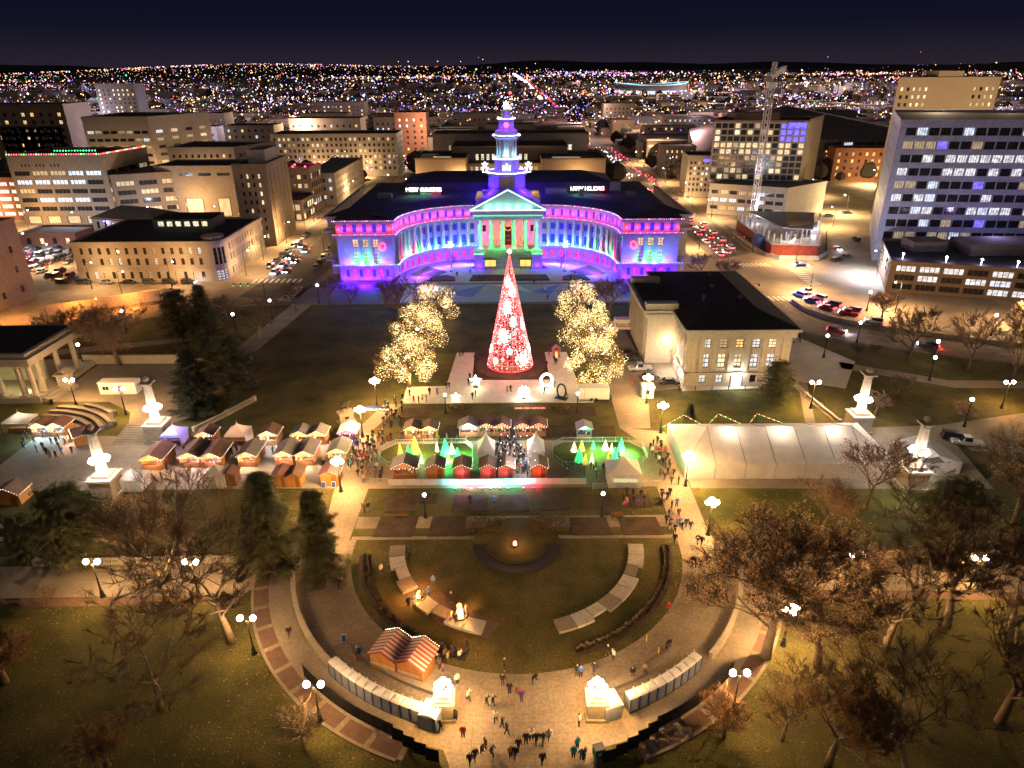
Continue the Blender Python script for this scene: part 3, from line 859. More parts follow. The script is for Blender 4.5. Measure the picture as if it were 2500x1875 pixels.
    def offs(d):
        o = []
        for i, p in enumerate(path):
            q0 = path[max(i-1,0)]; q1 = path[min(i+1,len(path)-1)]
            if 0 < i < 5:
                a_ = Vector((p[0]-q0[0],p[1]-q0[1])).normalized(); b_ = Vector((q1[0]-p[0],q1[1]-p[1])).normalized()
                n1 = Vector((a_.y,-a_.x)); n2 = Vector((b_.y,-b_.x)); m_ = (n1+n2)
                m_ = m_/max(m_.length_squared/2, 0.4)
            else:
                t_ = Vector((q1[0]-q0[0],q1[1]-q0[1])).normalized(); m_ = Vector((t_.y,-t_.x))
            o.append(f((p[0]+m_.x*d, p[1]+m_.y*d)))
        return o
    def strip(d, z0, z1, nm):
        A = offs(0.02); B = offs(d); m = MB()
        for i in range(len(A)-1):
            vs_ = [(*A[i],z0),(*A[i+1],z0),(*B[i+1],z0),(*B[i],z0),(*A[i],z1),(*A[i+1],z1),(*B[i+1],z1),(*B[i],z1)]
            m.add(vs_, [(3,2,6,7),(4,7,6,5),(0,1,2,3)] if sgn < 0 else [(7,6,2,3),(5,6,7,4),(3,2,1,0)])
        ch.part(nm, m, ST)
    strip(1.7, 5.0, 5.5, 'ledge'); strip(1.15, 14.5, 15.3, 'entablature'); strip(1.0, 19.0, 19.75, 'cornice')
    # light strings along the edges
    P1 = [(*p, 19.85) for p in offs(1.02)[3:]]; P2 = [(*p, 15.45) for p in offs(1.2)[3:]]; P3 = [(*p, 5.65) for p in offs(1.72)[3:]]
    sl = strand(P1, 0.7, 0.13, [0,1,2,3,0], 2); ch.part('string_lights', sl, [MAT['led_magenta'], MAT['led_white'], MAT['led_blue'], MAT['led_red'], MAT['led_magenta']], kind='stuff')
    ch.part('string_lights', strand(P2, 0.75, 0.11, [0,1,2], 3), [MAT['led_white'], MAT['led_magenta'], MAT['led_red']], kind='stuff')
    ch.part('string_lights', strand(P3, 0.8, 0.11, [0,1,2], 4), [MAT['led_white'], MAT['led_cyan'], MAT['led_white']], kind='stuff')
    # roof: sloping skirt up from the cornice, flat beyond
    inner = offs(-6.5); eave = offs(0.9)
    m = MB()
    for i in range(1, len(eave)-1):
        q = [(*eave[i],19.8),(*eave[i+1],19.8),(*inner[i+1],21.4),(*inner[i],21.4)]
        m.add(q, [(0,1,2,3)] if sgn < 0 else [(3,2,1,0)])
    flat = [inner[i] for i in range(1, len(inner))] + [f((-12.5,292)), f((-55,292))]
    m.sheet(flat, 21.4)
    ch.part('roof', m, [M('city_roof', (0.055,0.052,0.075), 0.85, 0.25, 0.1, scale2=0.7)])
    # bell and cane outlines on the wing
    # neon bell on the inner half of the wing
    bell = [(-43.4,0,11.2),(-42.9,0,12.6),(-41.9,0,13.2),(-41.2,0,12.6),(-41.3,0,11.4),(-42.2,0,10.6),(-43.4,0,11.2)]
    m = MB(); m.tube([(*f((p[0],222.2)), p[2]-0.6) for p in bell], 0.12, 5)
    ch.part('bell_outline', m, MAT['led_red'])
side(-1); side(1)
# facade behind the portico
pa, pb = (-12.5,249), (10.5,249)
bay_wall(pa, pb, 5.0, 20, [(10.3,12.7,5.2,12.0),(2.2,3.4,10.2,12.6),(19.6,20.8,10.2,12.6),(6.0,7.2,5.4,8.6),(15.8,17.0,5.4,8.6)])
put_win(pa, pb, 11.5, 5.2, 2.4, 6.8, 'glass_dark', WIN24)
for u in (2.8, 20.2): put_win(pa, pb, u, 10.2, 1.2, 2.4, 'glass_dark', WIN22)
for u in (6.6, 16.4): put_win(pa, pb, u, 5.4, 1.2, 3.2, 'lit_dim', WIN24)
ch.part('portico_floor', MB().box(-13,11,243.6,249,0,5.0), ST)
for i in range(6):
    ob('column', BIGC, None, T, (-11.2+4.08*i-ch.o[0]+0.0, 245.2-ch.o[1], 5.0))
    for z_, e_ in ((5.6,60),(9.2,48),(13.0,40)): lamp(T, (-11.2+4.08*i-ch.o[0], 243.7-ch.o[1], z_), e_, CL['green'], 0.1)
for i in range(5):
    for z_ in (7.0,12.0): lamp(T, (-9.16+4.08*i-ch.o[0], 247.3-ch.o[1], z_), 60, CL['red'], 0.12)
ch.part('entablature', MB().box(-13.2,11.2,243.9,249.2,15.6,17.0).box(-13.5,11.5,243.6,249.2,17.0,18.3).box(-14.2,12.2,242.9,249.2,18.3,18.9), ST)
pd = MB()
pd.add([(-13.6,244.4,18.9),(11.6,244.4,18.9),(-1,244.4,24.9),(-13.6,262,18.9),(11.6,262,18.9),(-1,262,24.9)], [(0,1,2),(1,4,5,2),(3,0,2,5),(4,3,5)])
pedi = ch.part('pediment', pd, ST)
rk = MB()
for s_ in (-1, 1):
    x0, x1 = -1+13.4*s_, -1.0
    rk.add([(x0,242.9,18.9),(x0,244.6,18.9),(x1,244.6,25.1),(x1,242.9,25.1),(x0,242.9,19.6),(x0,244.6,19.6),(x1,244.6,25.9),(x1,242.9,25.9)], [(0,3,7,4),(4,7,6,5),(0,1,2,3),(1,5,6,2),(0,4,5,1)] if s_ > 0 else [(4,7,3,0),(5,6,7,4),(3,2,1,0),(2,6,5,1),(1,5,4,0)])
ch.part('raking_cornice', rk, ST)
pl = [(-14.3,242.8,19.0),(-1,242.8,25.95),(12.3,242.8,19.0),(-14.3,242.8,19.0)]
ch.part('string_lights', strand(pl, 0.4, 0.17, [0,1], 5), [MAT['led_white'], MAT['led_cyan']], kind='stuff')
ch.part('string_lights', strand([(-13.4,243.6,17.0),(11.4,243.6,17.0)], 0.5, 0.14, [0], 5), [MAT['led_green']], kind='stuff')
for x in (-8, -4.5, -1, 2.5, 6):
    lamp(T, (x-ch.o[0], 243.2-ch.o[1], 19.5), 55, CL['mint'], 0.1)
wr = MB()
cw = (-1, 244.2, 13.2)
wr.tube([(cw[0]+1.25*math.cos(a), cw[1], cw[2]+1.25*math.sin(a)) for a in [2*PI*i/18 for i in range(19)]], 0.34, 6)
wreath = ob('wreath', wr, M('wreath_green', (0.05,0.10,0.03), 0.9, 0.4, 3)); tag(wreath, 'large glowing wreath hung between the middle portico columns', 'wreath')
wreath.location.y = -0.75
wb = ob('string_lights', strand([(cw[0]+1.3*math.cos(a), cw[1]-0.4, cw[2]+1.3*math.sin(a)) for a in [2*PI*i/24 for i in range(25)]], 0.2, 0.09, [0,1], 8), [MAT['led_red'], MAT['led_amber']], wreath); wb['kind'] = 'stuff'
# grand steps
for i in range(10):
    ch.part('step', MB().box(-9.4,7.4,243.6-0.8*(i+1)-0.001*i,243.62-0.8*i,0,5.0-0.5*(i+1)+0.0), ST)
for x0, x1 in ((-13,-9.4),(7.4,11)):
    ch.part('stair_pier', MB().box(x0,x1,236.5,243.6,0,4.6).box(x0-0.2,x1+0.2,236.3,243.58,4.6,5.0), ST)
    ch.part('string_lights', strand([(x0,236.2,5.15),(x1,236.2,5.15)], 0.45, 0.15, [0,1], 9), [MAT['led_cyan'], MAT['led_green']], kind='stuff')
    lamp(T, ((x0+x1)/2-ch.o[0], 235.6-ch.o[1], 1.0), 130, CL['blue'], 0.1)
# rear ranges and roof clutter
rear = MB().box(-40,38,268,292,21.4,25.2).box(-33,-22,262,268,21.4,24.4).box(15,24,262,268,21.4,24.0)
ch.part('rear_range', MB().box(-40,38,270,292,21.41,24.6), [MAT['dark_wall']])
hip = MB(); hip.add([(-41,269,24.6),(39,269,24.6),(39,293,24.6),(-41,293,24.6),(-30,281,27.5),(28,281,27.5)], [(0,1,5,4),(1,2,5),(2,3,4,5),(3,0,4)])
ch.part('rear_roof', hip, [MAT['roof']])
for x, y, w, d, h in ((-30,263,8,3,2.0),(17,263,8,3,1.8),(-9,262,3,3,1.5),(26,258,1.6,1.6,2.2),(-46,256,5,3,1.6),(44,256,3,3,1.4),(40,270,4,3,3.0)):
    ch.part('roof_unit', MB().box(x-w/2,x+w/2,y-d/2,y+d/2,21.38,21.4+h), [MAT['grey_wall']])
# tower
tx, ty = -1.4, 262.0
def tp(nm, prof, n, a0=0.0, mat=ST): return ch.part(nm, MB().lathe(prof, (tx, ty, 0), n, 0, a0), mat)
tp('tower_plinth', [(13,21.4),(11,21.9),(7.6,24.2),(7.4,24.6)], 4, PI/4)
tp('tower_base', [(7.3,24.6),(7.2,28.6),(7.9,29.0),(8.1,29.7),(7.6,29.75)], 8, PI/8)
for i in range(8):
    a = 2*PI*i/8+PI/8
    ch.part('finial', MB().lathe([(0.4,0),(0.3,0.5),(0.45,0.9),(0.06,1.6)], (tx+7.2*math.cos(a), ty+7.2*math.sin(a), 29.7), 6), ST)
tp('tower_stage', [(4.9,29.7),(4.9,33.6),(5.3,33.8),(5.3,34.4)], 8, PI/8)
tp('tower_core', [(2.5,34.4),(2.5,41.2)], 8, PI/8)
tcol = column_mesh(6.6, 0.34, 8); tcol.materials.append(ST)
for i in range(12):
    a = 2*PI*i/12+PI/12
    ob('column', tcol, None, T, (tx+3.5*math.cos(a)-ch.o[0], ty+3.5*math.sin(a)-ch.o[1], 34.4))
tp('tower_cornice', [(3.9,41.0),(4.3,41.4),(5.1,41.8),(5.2,42.3),(4.2,42.5),(4.0,43.8),(3.3,44.3)], 16)
tp('belfry', [(3.0,44.2),(2.9,47.3),(3.3,47.5),(3.3,47.9),(2.2,48.0)], 8, PI/8)
tp('lantern', [(1.9,48.0),(1.7,50.2),(2.0,50.4),(1.2,50.9),(0.3,51.4)], 8, PI/8)
ch.part('clock_face', MB().tube([(tx,ty-2.85,45.9),(tx,ty-3.0,45.9)], 0.95, 16), [E('clock_red', (1.0,0.15,0.35), 1.6)])
star = MB()
for i in range(8):
    a = 2*PI*i/8; star.tube([(tx,ty,52.2),(tx+1.6*math.cos(a)*0.7,ty,52.2+1.5*math.sin(a))], [0.34,0.05], 5)
ch.part('star', star, [E('star_white', (1.0,0.95,1.0), 20)])
for r_, z_ in ((8.15,29.75),(5.35,34.45),(5.25,42.35),(3.35,47.95)):
    ch.part('string_lights', strand([(tx+r_*math.cos(2*PI*i/8+PI/8), ty+r_*math.sin(2*PI*i/8+PI/8), z_) for i in range(9)], 0.5, 0.2, [0], 6), [MAT['led_white']], kind='stuff')
# angels and lit ornaments on the tower ledge
for s_ in (-1, 1):
    x = tx+7.9*s_; m = MB(); y = ty-3.5
    m.tube([(x-0.9,y,29.8),(x,y,32.4),(x+0.9,y,29.8),(x-0.9,y,29.8)], 0.1, 5)
    m.tube([(x-1.3,y,31.2),(x-0.2,y,31.9),(x-1.2,y,33.0)], 0.09, 5); m.tube([(x+1.3,y,31.2),(x+0.2,y,31.9),(x+1.2,y,33.0)], 0.09, 5)
    m.tube([(x+0.45*math.cos(a),y,32.9+0.45*math.sin(a)) for a in [2*PI*i/10 for i in range(11)]], 0.09, 5)
    an = ob('angel_outline', m, MAT['led_white']); tag(an, 'white angel light figure on the %s end of the tower ledge' % ('south' if s_ < 0 else 'north'), 'light figure')
    an['label'] = 'white angel light figure on the tower ledge, %s of the two' % ('leftmost' if s_ < 0 else 'rightmost')
m = MB(); y = ty-5.0
for i in range(3): m.tube([(tx+(-1+i)*0.9,y,30.6+0.4*(i==1)),(tx+(-1+i)*1.3,y,32.4+0.8*(i==1))], [0.55,0.1], 6)
ch.part('candle_ornament', m, [E('ornament_pale', (0.75,0.85,1.0), 2.2)])
for i in range(8):
    a = 2*PI*i/8
    cx_, sy_ = math.cos(a), math.sin(a)
    if sy_ > 0.3: continue
    lamp(T, (tx+9.6*cx_-ch.o[0], ty+9.6*sy_-ch.o[1], 24.2), 420, CL['blue'], 0.1)
    lamp(T, (tx+6.6*cx_-ch.o[0], ty+6.6*sy_-ch.o[1], 30.2), 150, CL['blue'], 0.1)
    lamp(T, (tx+4.55*cx_-ch.o[0], ty+4.55*sy_-ch.o[1], 35.0), 120, CL['cyan'], 0.08)
    lamp(T, (tx+4.0*cx_-ch.o[0], ty+4.0*sy_-ch.o[1], 44.8), 100, CL['blue'], 0.08)
for a in (-0.6, -1.57, -2.5): lamp(T, (tx+3.0*math.cos(a)-ch.o[0], ty+3.0*math.sin(a)-ch.o[1], 36), 26, (0.7,1.0,0.3), 0.08)
lamp(T, (tx-ch.o[0], ty-3.4-ch.o[1], 48.5), 70, CL['blue'], 0.1); lamp(T, (-30-ch.o[0], 256-ch.o[1], 30), 300, CL['blue'], 0.4); lamp(T, (28-ch.o[0], 256-ch.o[1], 30), 300, CL['blue'], 0.4)
# roof signs spelled in lamps
def text_mesh(s, size, ext=0.04, align='CENTER'):
    cu = bpy.data.curves.new('lettering', 'FONT'); cu.body = s; cu.size = size; cu.extrude = ext; cu.align_x = align
    cu.resolution_u = 2
    o = bpy.data.objects.new('lettering', cu); COL.objects.link(o)
    dg = bpy.context.evaluated_depsgraph_get(); me = bpy.data.meshes.new_from_object(o.evaluated_get(dg))
    bpy.data.objects.remove(o)
    return me
SGN = [E('sign_pale', (0.85,1.0,0.9), 3.0), E('sign_red', (1.0,0.30,0.32), 6.0)]
def roof_sign(words, xs, y, z, label, size=2.0):
    t = thing('roof_sign', label, 'sign', ((xs[0]+xs[-1])/2, y, z))
    ob('frame', MB().box(xs[0]-3.5,xs[-1]+3.5,0.08,0.2,-0.15,0.05).box(xs[0]-3.5,xs[0]-3.3,0.1,0.9,-1.5,0.0).box(xs[-1]+3.3,xs[-1]+3.5,0.1,0.9,-1.5,0.0), MAT['metal_dark'], t, (-(xs[0]+xs[-1])/2,0,0))
    full = ' '.join(words); w_ = (xs[-1]-xs[0]+7.0)/len(full)
    for i, c in enumerate(full):
        x = (i-(len(full)-1)/2)*w_
        if i % 5 == 2: lamp(t, (x, -1.3, 0.4), 260, CL['green'] if i < len(full)*0.6 else CL['red'], 0.3)
        if c == ' ': continue
        me = text_mesh(c, size, 0.1); me.materials.append(SGN[i % 2])
        o = ob('letter', me, None, t, (x, 0, 0.1)); o.rotation_euler = (R(90), 0, 0)
roof_sign(['MERRY', 'CHRISTMAS'], [-35.2,-29.2], 261, 22.6, 'red and green lit MERRY CHRISTMAS sign on the city hall roof', 2.1)
roof_sign(['HAPPY', 'HOLIDAYS'], [26.0,31.4], 261, 22.6, 'red and green lit HAPPY HOLIDAYS sign on the city hall roof', 2.1)
# display cases at the foot of the steps
for i, x in enumerate((-7.2, 5.0)):
    t = thing('display_case', 'glowing yellow display case on legs before the city hall steps, %s of the two' % ('left' if i == 0 else 'right'), 'display case', (x, 233.6, 0))
    ob('cabinet', MB().box(-2.0,2.0,0,1.3,1.2,3.9).box(-2.2,2.2,-0.2,1.5,3.9,4.15), MAT['wood_dark'], t)
    for k in range(2): ob('display_window', MB().box(-1.85+1.9*k,-0.05+1.9*k,-0.06,-0.01,1.45,3.65), [EV('display_glow%d%d' % (i,k), (1.0,0.66,0.12), 1.3, 1.2, 0.2)], t)
    for lx in (-1.8, 1.7): ob('leg', MB().box(lx,lx+0.15,0.2,1.0,0,1.2), MAT['metal_dark'], t)
# flagpoles
for i, p in enumerate(((-20.9,232.3), (18.7,231.9))):
    t = thing('flagpole', 'tall white flagpole with snowflake light before the city hall, %s' % ('left one' if i == 0 else 'right one'), 'flagpole', p)
    ob('pole', MB().tube([(0,0,0),(0,0,17)], [0.14,0.07], 8), MAT['white_metal'], t)
    ob('base', MB().lathe([(0.6,0),(0.6,0.3),(0.3,0.5)], n=8), MAT['concrete'], t)
    m = MB()
    for k in range(6):
        a = PI*k/6*2; m.tube([(0,-0.25,9.5),(1.3*math.cos(a),-0.25,9.5+1.3*math.sin(a))], 0.09, 4)
    ob('snowflake_light', m, MAT['led_white'], t)

# ================================================================ OTHER BUILDINGS
br = random.Random(11)
def picker(seed, opts, wts_):
    r_ = random.Random(seed)
    return lambda i, j: r_.choices(opts, wts_)[0]
def rows(n, z0, step, h, ): return [(z0+step*i, z0+step*i+h) for i in range(n)]
def quad_bld(name, label, A, B, C_, D, h, mat, front=None, right=None, left=None, roof=None, par=0.6, group=None, cat='building', pm=None):
    """front = (rows, n, width, picker, mesh); same for right (B to C) and left (D to A)"""
    b = Bld(name, label, ((A[0]+C_[0])/2, (A[1]+C_[1])/2), cat, group)
    for p, q, spec in ((A,B,front),(B,C_,right),(C_,D,None),(D,A,left)):
        if spec: b.wall(p, q, 0, h, mat, spec[0], spec[1], spec[2], margin=spec[5] if len(spec) > 5 else 1.0, pick=spec[3], me=spec[4] if len(spec) > 4 else WIN22)
        else: b.wall(p, q, 0, h, mat)
    b.roof([A,B,C_,D], h-0.02, roof or MAT['roof'], par, pm=pm or mat)
    return b
def rect(x0, x1, y0, y1): return ((x0,y0),(x1,y0),(x1,y1),(x0,y1))
SPARSE = (['glass_dark','lit_warm','lit_dim','lit_white'], [70,10,14,6])
def spr(seed, w=None): return picker(seed, SPARSE[0], w or SPARSE[1])

# --- 1 courthouse on the left with rounded corner entrance
b = Bld('courthouse', 'long low cream courthouse with dark flat roof and rounded corner entrance', (-119,240))
pk = picker(1, ['glass_dark','lit_dim','lit_white','lit_warm'], [72,12,8,8])
RW = [(1.2,3.5),(5.8,8.0),(9.4,11.5)]
b.wall((-144,222),(-99.5,222),0,13.2,MAT['limestone'],RW,14,1.1,1.4,0.4,pk,WIN23)
b.wall((-95,226.5),(-95,262),0,13.2,MAT['limestone'],RW,13,0.95,1.2,0.4,pk,WIN23)
b.wall((-95,262),(-144.5,262),0,13.2,MAT['limestone']); b.wall((-144.5,262),(-144,222),0,13.2,MAT['limestone'])
drum = [(-99.5+4.5*math.sin(R(9*i)), 226.5-4.5*math.cos(R(9*i))) for i in range(11)]
for i in range(0,10,2):
    p_, q_ = drum[i], drum[i+2]
    if i in (2,4,6): b.wall(p_, q_, 0, 13.2, MAT['limestone'], [(0.2,3.6),(5.6,11.2)], 1, 1.0, 0.2, 0.4, lambda i_, j_: 'lit_white' if j_ == 0 else 'glass_dark', WIN24)
    else: b.wall(p_, q_, 0, 13.2, MAT['limestone'])
foot = [(-144,222)] + drum + [(-95,262),(-144.5,262)]
b.roof(foot, 13.0, MAT['roof'], 0.0)
cm = MB()
for p_, q_ in zip(foot, foot[1:]+foot[:1]):
    d = Vector((q_[0]-p_[0], q_[1]-p_[1])); cm.obox(((p_[0]+q_[0])/2,(p_[1]+q_[1])/2), d.length/2+0.25, 0.45, math.atan2(d.y,d.x), 12.6, 13.6)
b.part('cornice', cm, MAT['limestone'])
cm = MB()
for p_, q_ in zip(foot[:13], foot[1:13]):
    d = Vector((q_[0]-p_[0], q_[1]-p_[1])); cm.obox(((p_[0]+q_[0])/2,(p_[1]+q_[1])/2), d.length/2+0.1, 0.15, math.atan2(d.y,d.x), 4.4, 4.9)
b.part('string_course', cm, MAT['limestone'])
b.wall((-127,244),(-106,244),13.0,16.6,MAT['grey_wall'],[(13.9,15.7)],6,2.2,1.2,0.25,lambda i,j:'lit_yellow',WIN11)
for p_, q_ in (((-106,244),(-106,256)),((-106,256),(-127,256)),((-127,256),(-127,244))): b.wall(p_, q_, 13.0, 16.6, MAT['grey_wall'])
b.roof([(-127.3,243.7),(-105.7,243.7),(-105.7,256.3),(-127.3,256.3)], 16.62, MAT['roof'], 0, 'clerestory_roof')
b.part('corner_turret', MB().lathe([(3.4,13.0),(3.4,14.0),(3.7,14.1),(3.7,14.5),(0.5,15.0)], (-99.3,226.8,0), 18), MAT['limestone'])
# --- 2 tower cut by the left edge
quad_bld('stone_block', 'plain tan stone block with few openings at the left edge', (-176,182),(-150.5,182),(-149,207),(-176,207), 24, MAT['tan_wall'], front=(rows(3,3,6,2.2),4,1.4,spr(2)), right=(rows(3,3,6,2.0),3,1.4,spr(3)))
# --- 3 headquarters with holiday lights on the roof
b = quad_bld('headquarters', 'tan office block with ribbon windows and coloured fairy lights along its roof', (-224,318),(-182,318),(-178,352),(-224,352), 30, MAT['tan_wall'],
    front=(rows(5,6.2,3.9,1.9),5,7.0,picker(4,['glass_dark','lit_dim','lit_cool'],[45,30,25]),WIN41), right=(rows(5,6.2,3.9,1.9),4,6.4,spr(5),WIN41))
for i in range(4): b.win((-219+9*i,318-0.03), 0, 6.2, 3.2, 0.6, 'lit_dim', WIN11, 'portal')
for i in range(9): b.win((-218+1.6*(i%3)+6.5*(i//3),318-0.03), 0, 0.6, 1.2, 25.6, 'glass_dark', WIN11, 'slit_window')
b.part('string_lights', strand([(-224,318,30.9),(-182,318,30.9),(-178,352,30.9)], 1.1, 0.34, [0,1,0,2,0,0], 3), [MAT['led_amber'], MAT['led_green'], MAT['led_red']], kind='stuff')
b.part('string_lights', strand([(-210,330,31.2),(-190,330,31.2)], 1.3, 0.34, [0], 3), [MAT['led_green']], kind='stuff')
quad_bld('terraced_office', 'stepped brown office wing with dark terraces beside the fairy-lit block', (-181.5,320),(-154,333),(-151,360),(-177,360), 21, MAT['brown_wall'],
    front=(rows(4,4.4,4.0,2.0),3,7.6,picker(6,['glass_dark','lit_dim','lit_white'],[60,25,15]),WIN41), right=(rows(4,4.4,4.0,2.0),3,6,spr(7),WIN41), roof=MAT['dark_wall'])
# --- 4 tall slab with vertical window strips
b = quad_bld('slab_tower', 'tall pale slab tower with vertical window strips at the corner of the avenue', (-107,273),(-94,273),(-94.5,302),(-107,302), 31, MAT['tan_wall'],
    front=(rows(8,3.0,3.3,1.7),4,0.9,picker(8,['glass_dark','lit_warm','lit_yellow'],[60,25,15]),WIN11,2.0), right=(rows(8,3.0,3.3,2.9),5,0.7,picker(9,['glass_dark','lit_dim'],[85,15]),WIN11,1.6))
b.wall((-103,280),(-96,280),31,36,MAT['white_wall']); b.wall((-96,280),(-96,296),31,36,MAT['white_wall']); b.wall((-96,296),(-103,296),31,36,MAT['white_wall']); b.wall((-103,296),(-103,280),31,36,MAT['white_wall'])
b.roof([(-103,280),(-96,280),(-96,296),(-103,296)], 36, MAT['roof_grey'], 0, 'penthouse_roof')
# --- 5 administration block
b = quad_bld('administration_block', 'wide tan block with lit recessed bays behind the slab tower', (-166,331),(-120,331),(-118,356),(-166,356), 23.5, MAT['tan_wall'], front=([(19.5,20.8)],5,6,picker(10,['glass_dark','lit_dim'],[60,40]),WIN41))
for x, w in ((-160,4.2),(-150,8.5),(-136,6)): b.win((x,331-0.03), 0, w, 8.5, 0.8, 'lit_dim', WIN11, 'lit_bay')
# --- 6, 7 pale offices further back
quad_bld('pale_office', 'large pale office building with broad blank upper storey and ribbon windows', (-246,420),(-208,420),(-190,462),(-246,470), 40, MAT['white_wall'], front=(rows(7,6,4.2,1.7),8,3.6,picker(12,['glass_dark','lit_dim','lit_white'],[60,22,18]),WIN41), right=(rows(7,6,4.2,1.7),4,5,spr(13),WIN41))
b = quad_bld('white_office', 'long white building pierced by small scattered windows', (-186,390),(-150,390),(-137,420),(-186,426), 26, MAT['white_wall'], front=(rows(3,13,4,1.8),10,1.4,picker(14,['glass_dark','lit_warm'],[72,28]),WIN11), right=(rows(3,13,4,1.8),5,1.4,picker(15,['glass_dark','lit_warm'],[75,25]),WIN11))
# --- 8 apartments
quad_bld('apartment_row', 'long pale apartment row with many small lit windows', (-156,470),(-74,470),(-74,498),(-156,498), 26, MAT['grey_wall'], front=(rows(6,4.2,3.6,1.9),26,1.5,picker(16,['glass_dark','lit_warm','lit_white','lit_dim'],[60,18,8,14])), right=(rows(6,4.2,3.6,1.8),6,1.5,spr(17)))
# --- 9 red lit block and 10 low white block
b = quad_bld('red_lit_block', 'dark purple block with red lamps on its terraces beside the avenue', (-114,342),(-97,342),(-96,360),(-114,360), 21, MAT['mid_wall'], front=(rows(4,3.5,4.2,2.0),5,1.8,spr(18)), right=(rows(4,3.5,4.2,2.4),5,2.2,picker(19,['glass_dark','lit_white','lit_cool'],[50,30,20])))
for x, y in ((-112,343),(-105,343),(-99,343),(-98,357),(-106,350)):
    b.part('beacon', MB().ball((x,y,21.9),0.45), MAT['led_red']); lamp(b.t, (x-b.o[0],y-b.o[1]-0.8,22.6), 900, (1.0,0.05,0.08), 0.3)
quad_bld('corner_shop_block', 'low dark shop block with glowing glazed corner on the avenue', (-112,322),(-96.5,322),(-96,341.5),(-112,341.5), 9, MAT['dark_wall'], front=([(0.5,3.2),(4.8,7.6)],5,2.4,picker(20,['lit_dim','lit_warm','glass_dark'],[30,40,30]),WIN11), right=([(0.5,3.2),(4.8,7.6)],5,3,picker(21,['lit_warm','lit_yellow','glass_dark'],[30,30,40]),WIN11))
quad_bld('hall_of_windows', 'low pale block with rows of narrow windows along the avenue', (-106,364),(-90.5,364),(-89.5,432),(-106,432), 15.5, MAT['grey_wall'], front=(rows(3,3,4.2,1.8),4,1.5,picker(22,['lit_cool','glass_dark'],[60,40])), right=(rows(4,2.4,3.4,1.8),20,1.2,picker(23,['lit_dim','glass_dark','lit_white'],[50,30,20]),WIN11), roof=MAT['roof_grey'])
# --- 11-13 stepped justice building behind the city hall
b = Bld('justice_building', 'broad stepped beige building with glowing window bands behind the city hall', (0,430))
def blk(x0, x1, y0, y1, h, fr=None, mat=MAT['tan_wall']):
    A, B_, C2, D2 = rect(x0,x1,y0,y1)
    if fr: b.wall(A, B_, 0, h, mat, fr[0], fr[1], fr[2], fr[5] if len(fr) > 5 else 1.0, 0.35, fr[3], fr[4], skip=fr[6] if len(fr) > 6 else None)
    else: b.wall(A, B_, 0, h, mat)
    b.wall(B_, C2, 0, h, mat); b.wall(C2, D2, 0, h, mat); b.wall(D2, A, 0, h, mat)
    b.roof([A,B_,C2,D2], h-0.02, MAT['roof'], 0.7, pm=MAT['brown_wall'])
yl = lambda i, j: 'lit_yellow'
blk(-50.5, 50.5, 470, 498, 25.5, ([(15.6,19.0)],15,5.0,lambda i,j:'lit_yellow' if i > 7 else 'lit_dim',WIN23,3.0,lambda i,j:i in (0,3,4,5,6,14)), MAT['grey_wall'])
blk(-35.5, 34.5, 431, 468, 21.4, ([(13.6,17.6)],19,1.9,yl,WIN23,4,lambda i,j:i in (0,1,2,7,8,9,13,14,15,16,17,18)))
blk(-53.5, -25, 400, 440, 18.2); blk(17.5, 53.5, 400, 440, 17.6)
blk(-24.8, 17.3, 414, 430.8, 13.5, ([(4.5,7.8),(9.4,12.4)],14,1.9,picker(24,['lit_yellow','lit_dim'],[75,25]),WIN23,1.0,lambda i,j:i in (3,4,5,6,7,8,9)))
b.part('skylight', MB().box(24,40,408,411,17.6,18.0), MAT['lit_dim']); b.part('skylight', MB().box(-44,-34,408,411,18.2,18.6), MAT['lit_dim'])
# --- 14 hotel with gridded front, podium
b = Bld('grid_tower', 'broad glass tower with white grid front and plain side wall beside the crane', (122,358))
pkh = picker(25, ['glass_dark','lit_warm','lit_dim','lit_yellow'], [62,14,16,8])
def pkb(i, j): return 'lit_blue' if (i >= 10 and j >= 6) or (i >= 12 and j == 9) else ('lit_warm' if j in (4,5) and i % 3 else pkh(i, j))
b.wall((97,346),(139,338),14,41,MAT['white_wall'],rows(9,14.6,2.9,2.2),14,2.5,0.6,0.25,pkb,WIN11)
b.wall((139,338),(158,368),0,42,MAT['tan_wall']); b.wall((158,368),(112,380),0,41,MAT['tan_wall']); b.wall((112,380),(97,346),14,41,MAT['tan_wall'])
b.roof([(97,346),(139,338),(158,368),(112,380)], 40.9, MAT['roof'], 0.5, pm=MAT['brown_wall'])
b.part('plant_room', MB().box(108,130,352,364,40.9,44), MAT['brown_wall'])
b.part('blue_sign', MB().obox((134,338.8),4,0.15,-0.19,38.6,40.4), MAT['lit_blue'])
b = quad_bld('podium_block', 'white parking podium with ribbon openings below the glass tower', (94.5,334),(126,318),(152,338),(118,366), 13.6, MAT['white_wall'], front=(rows(3,2.4,3.6,1.7),8,3.4,picker(26,['lit_dim','lit_cool','glass_dark'],[40,30,30]),WIN41), left=(rows(3,2.4,3.6,1.7),5,3.6,picker(27,['lit_dim','glass_dark'],[50,50]),WIN41))
quad_bld('narrow_grey_tower', 'narrow grey hotel tower with blue sign beside the boulevard', (95,382),(109,378),(113,400),(97,404), 21, MAT['grey_wall'], front=(rows(6,3,2.8,1.5),6,1.2,picker(28,['glass_dark','lit_cool','lit_dim'],[65,20,15]),WIN11))
sg = ob('wall_sign', MB().obox((105.4,378.7),2.6,0.12,-0.28,18.4,20.0), MAT['lit_blue']); tag(sg, 'small glowing blue sign on the narrow grey tower', 'sign')
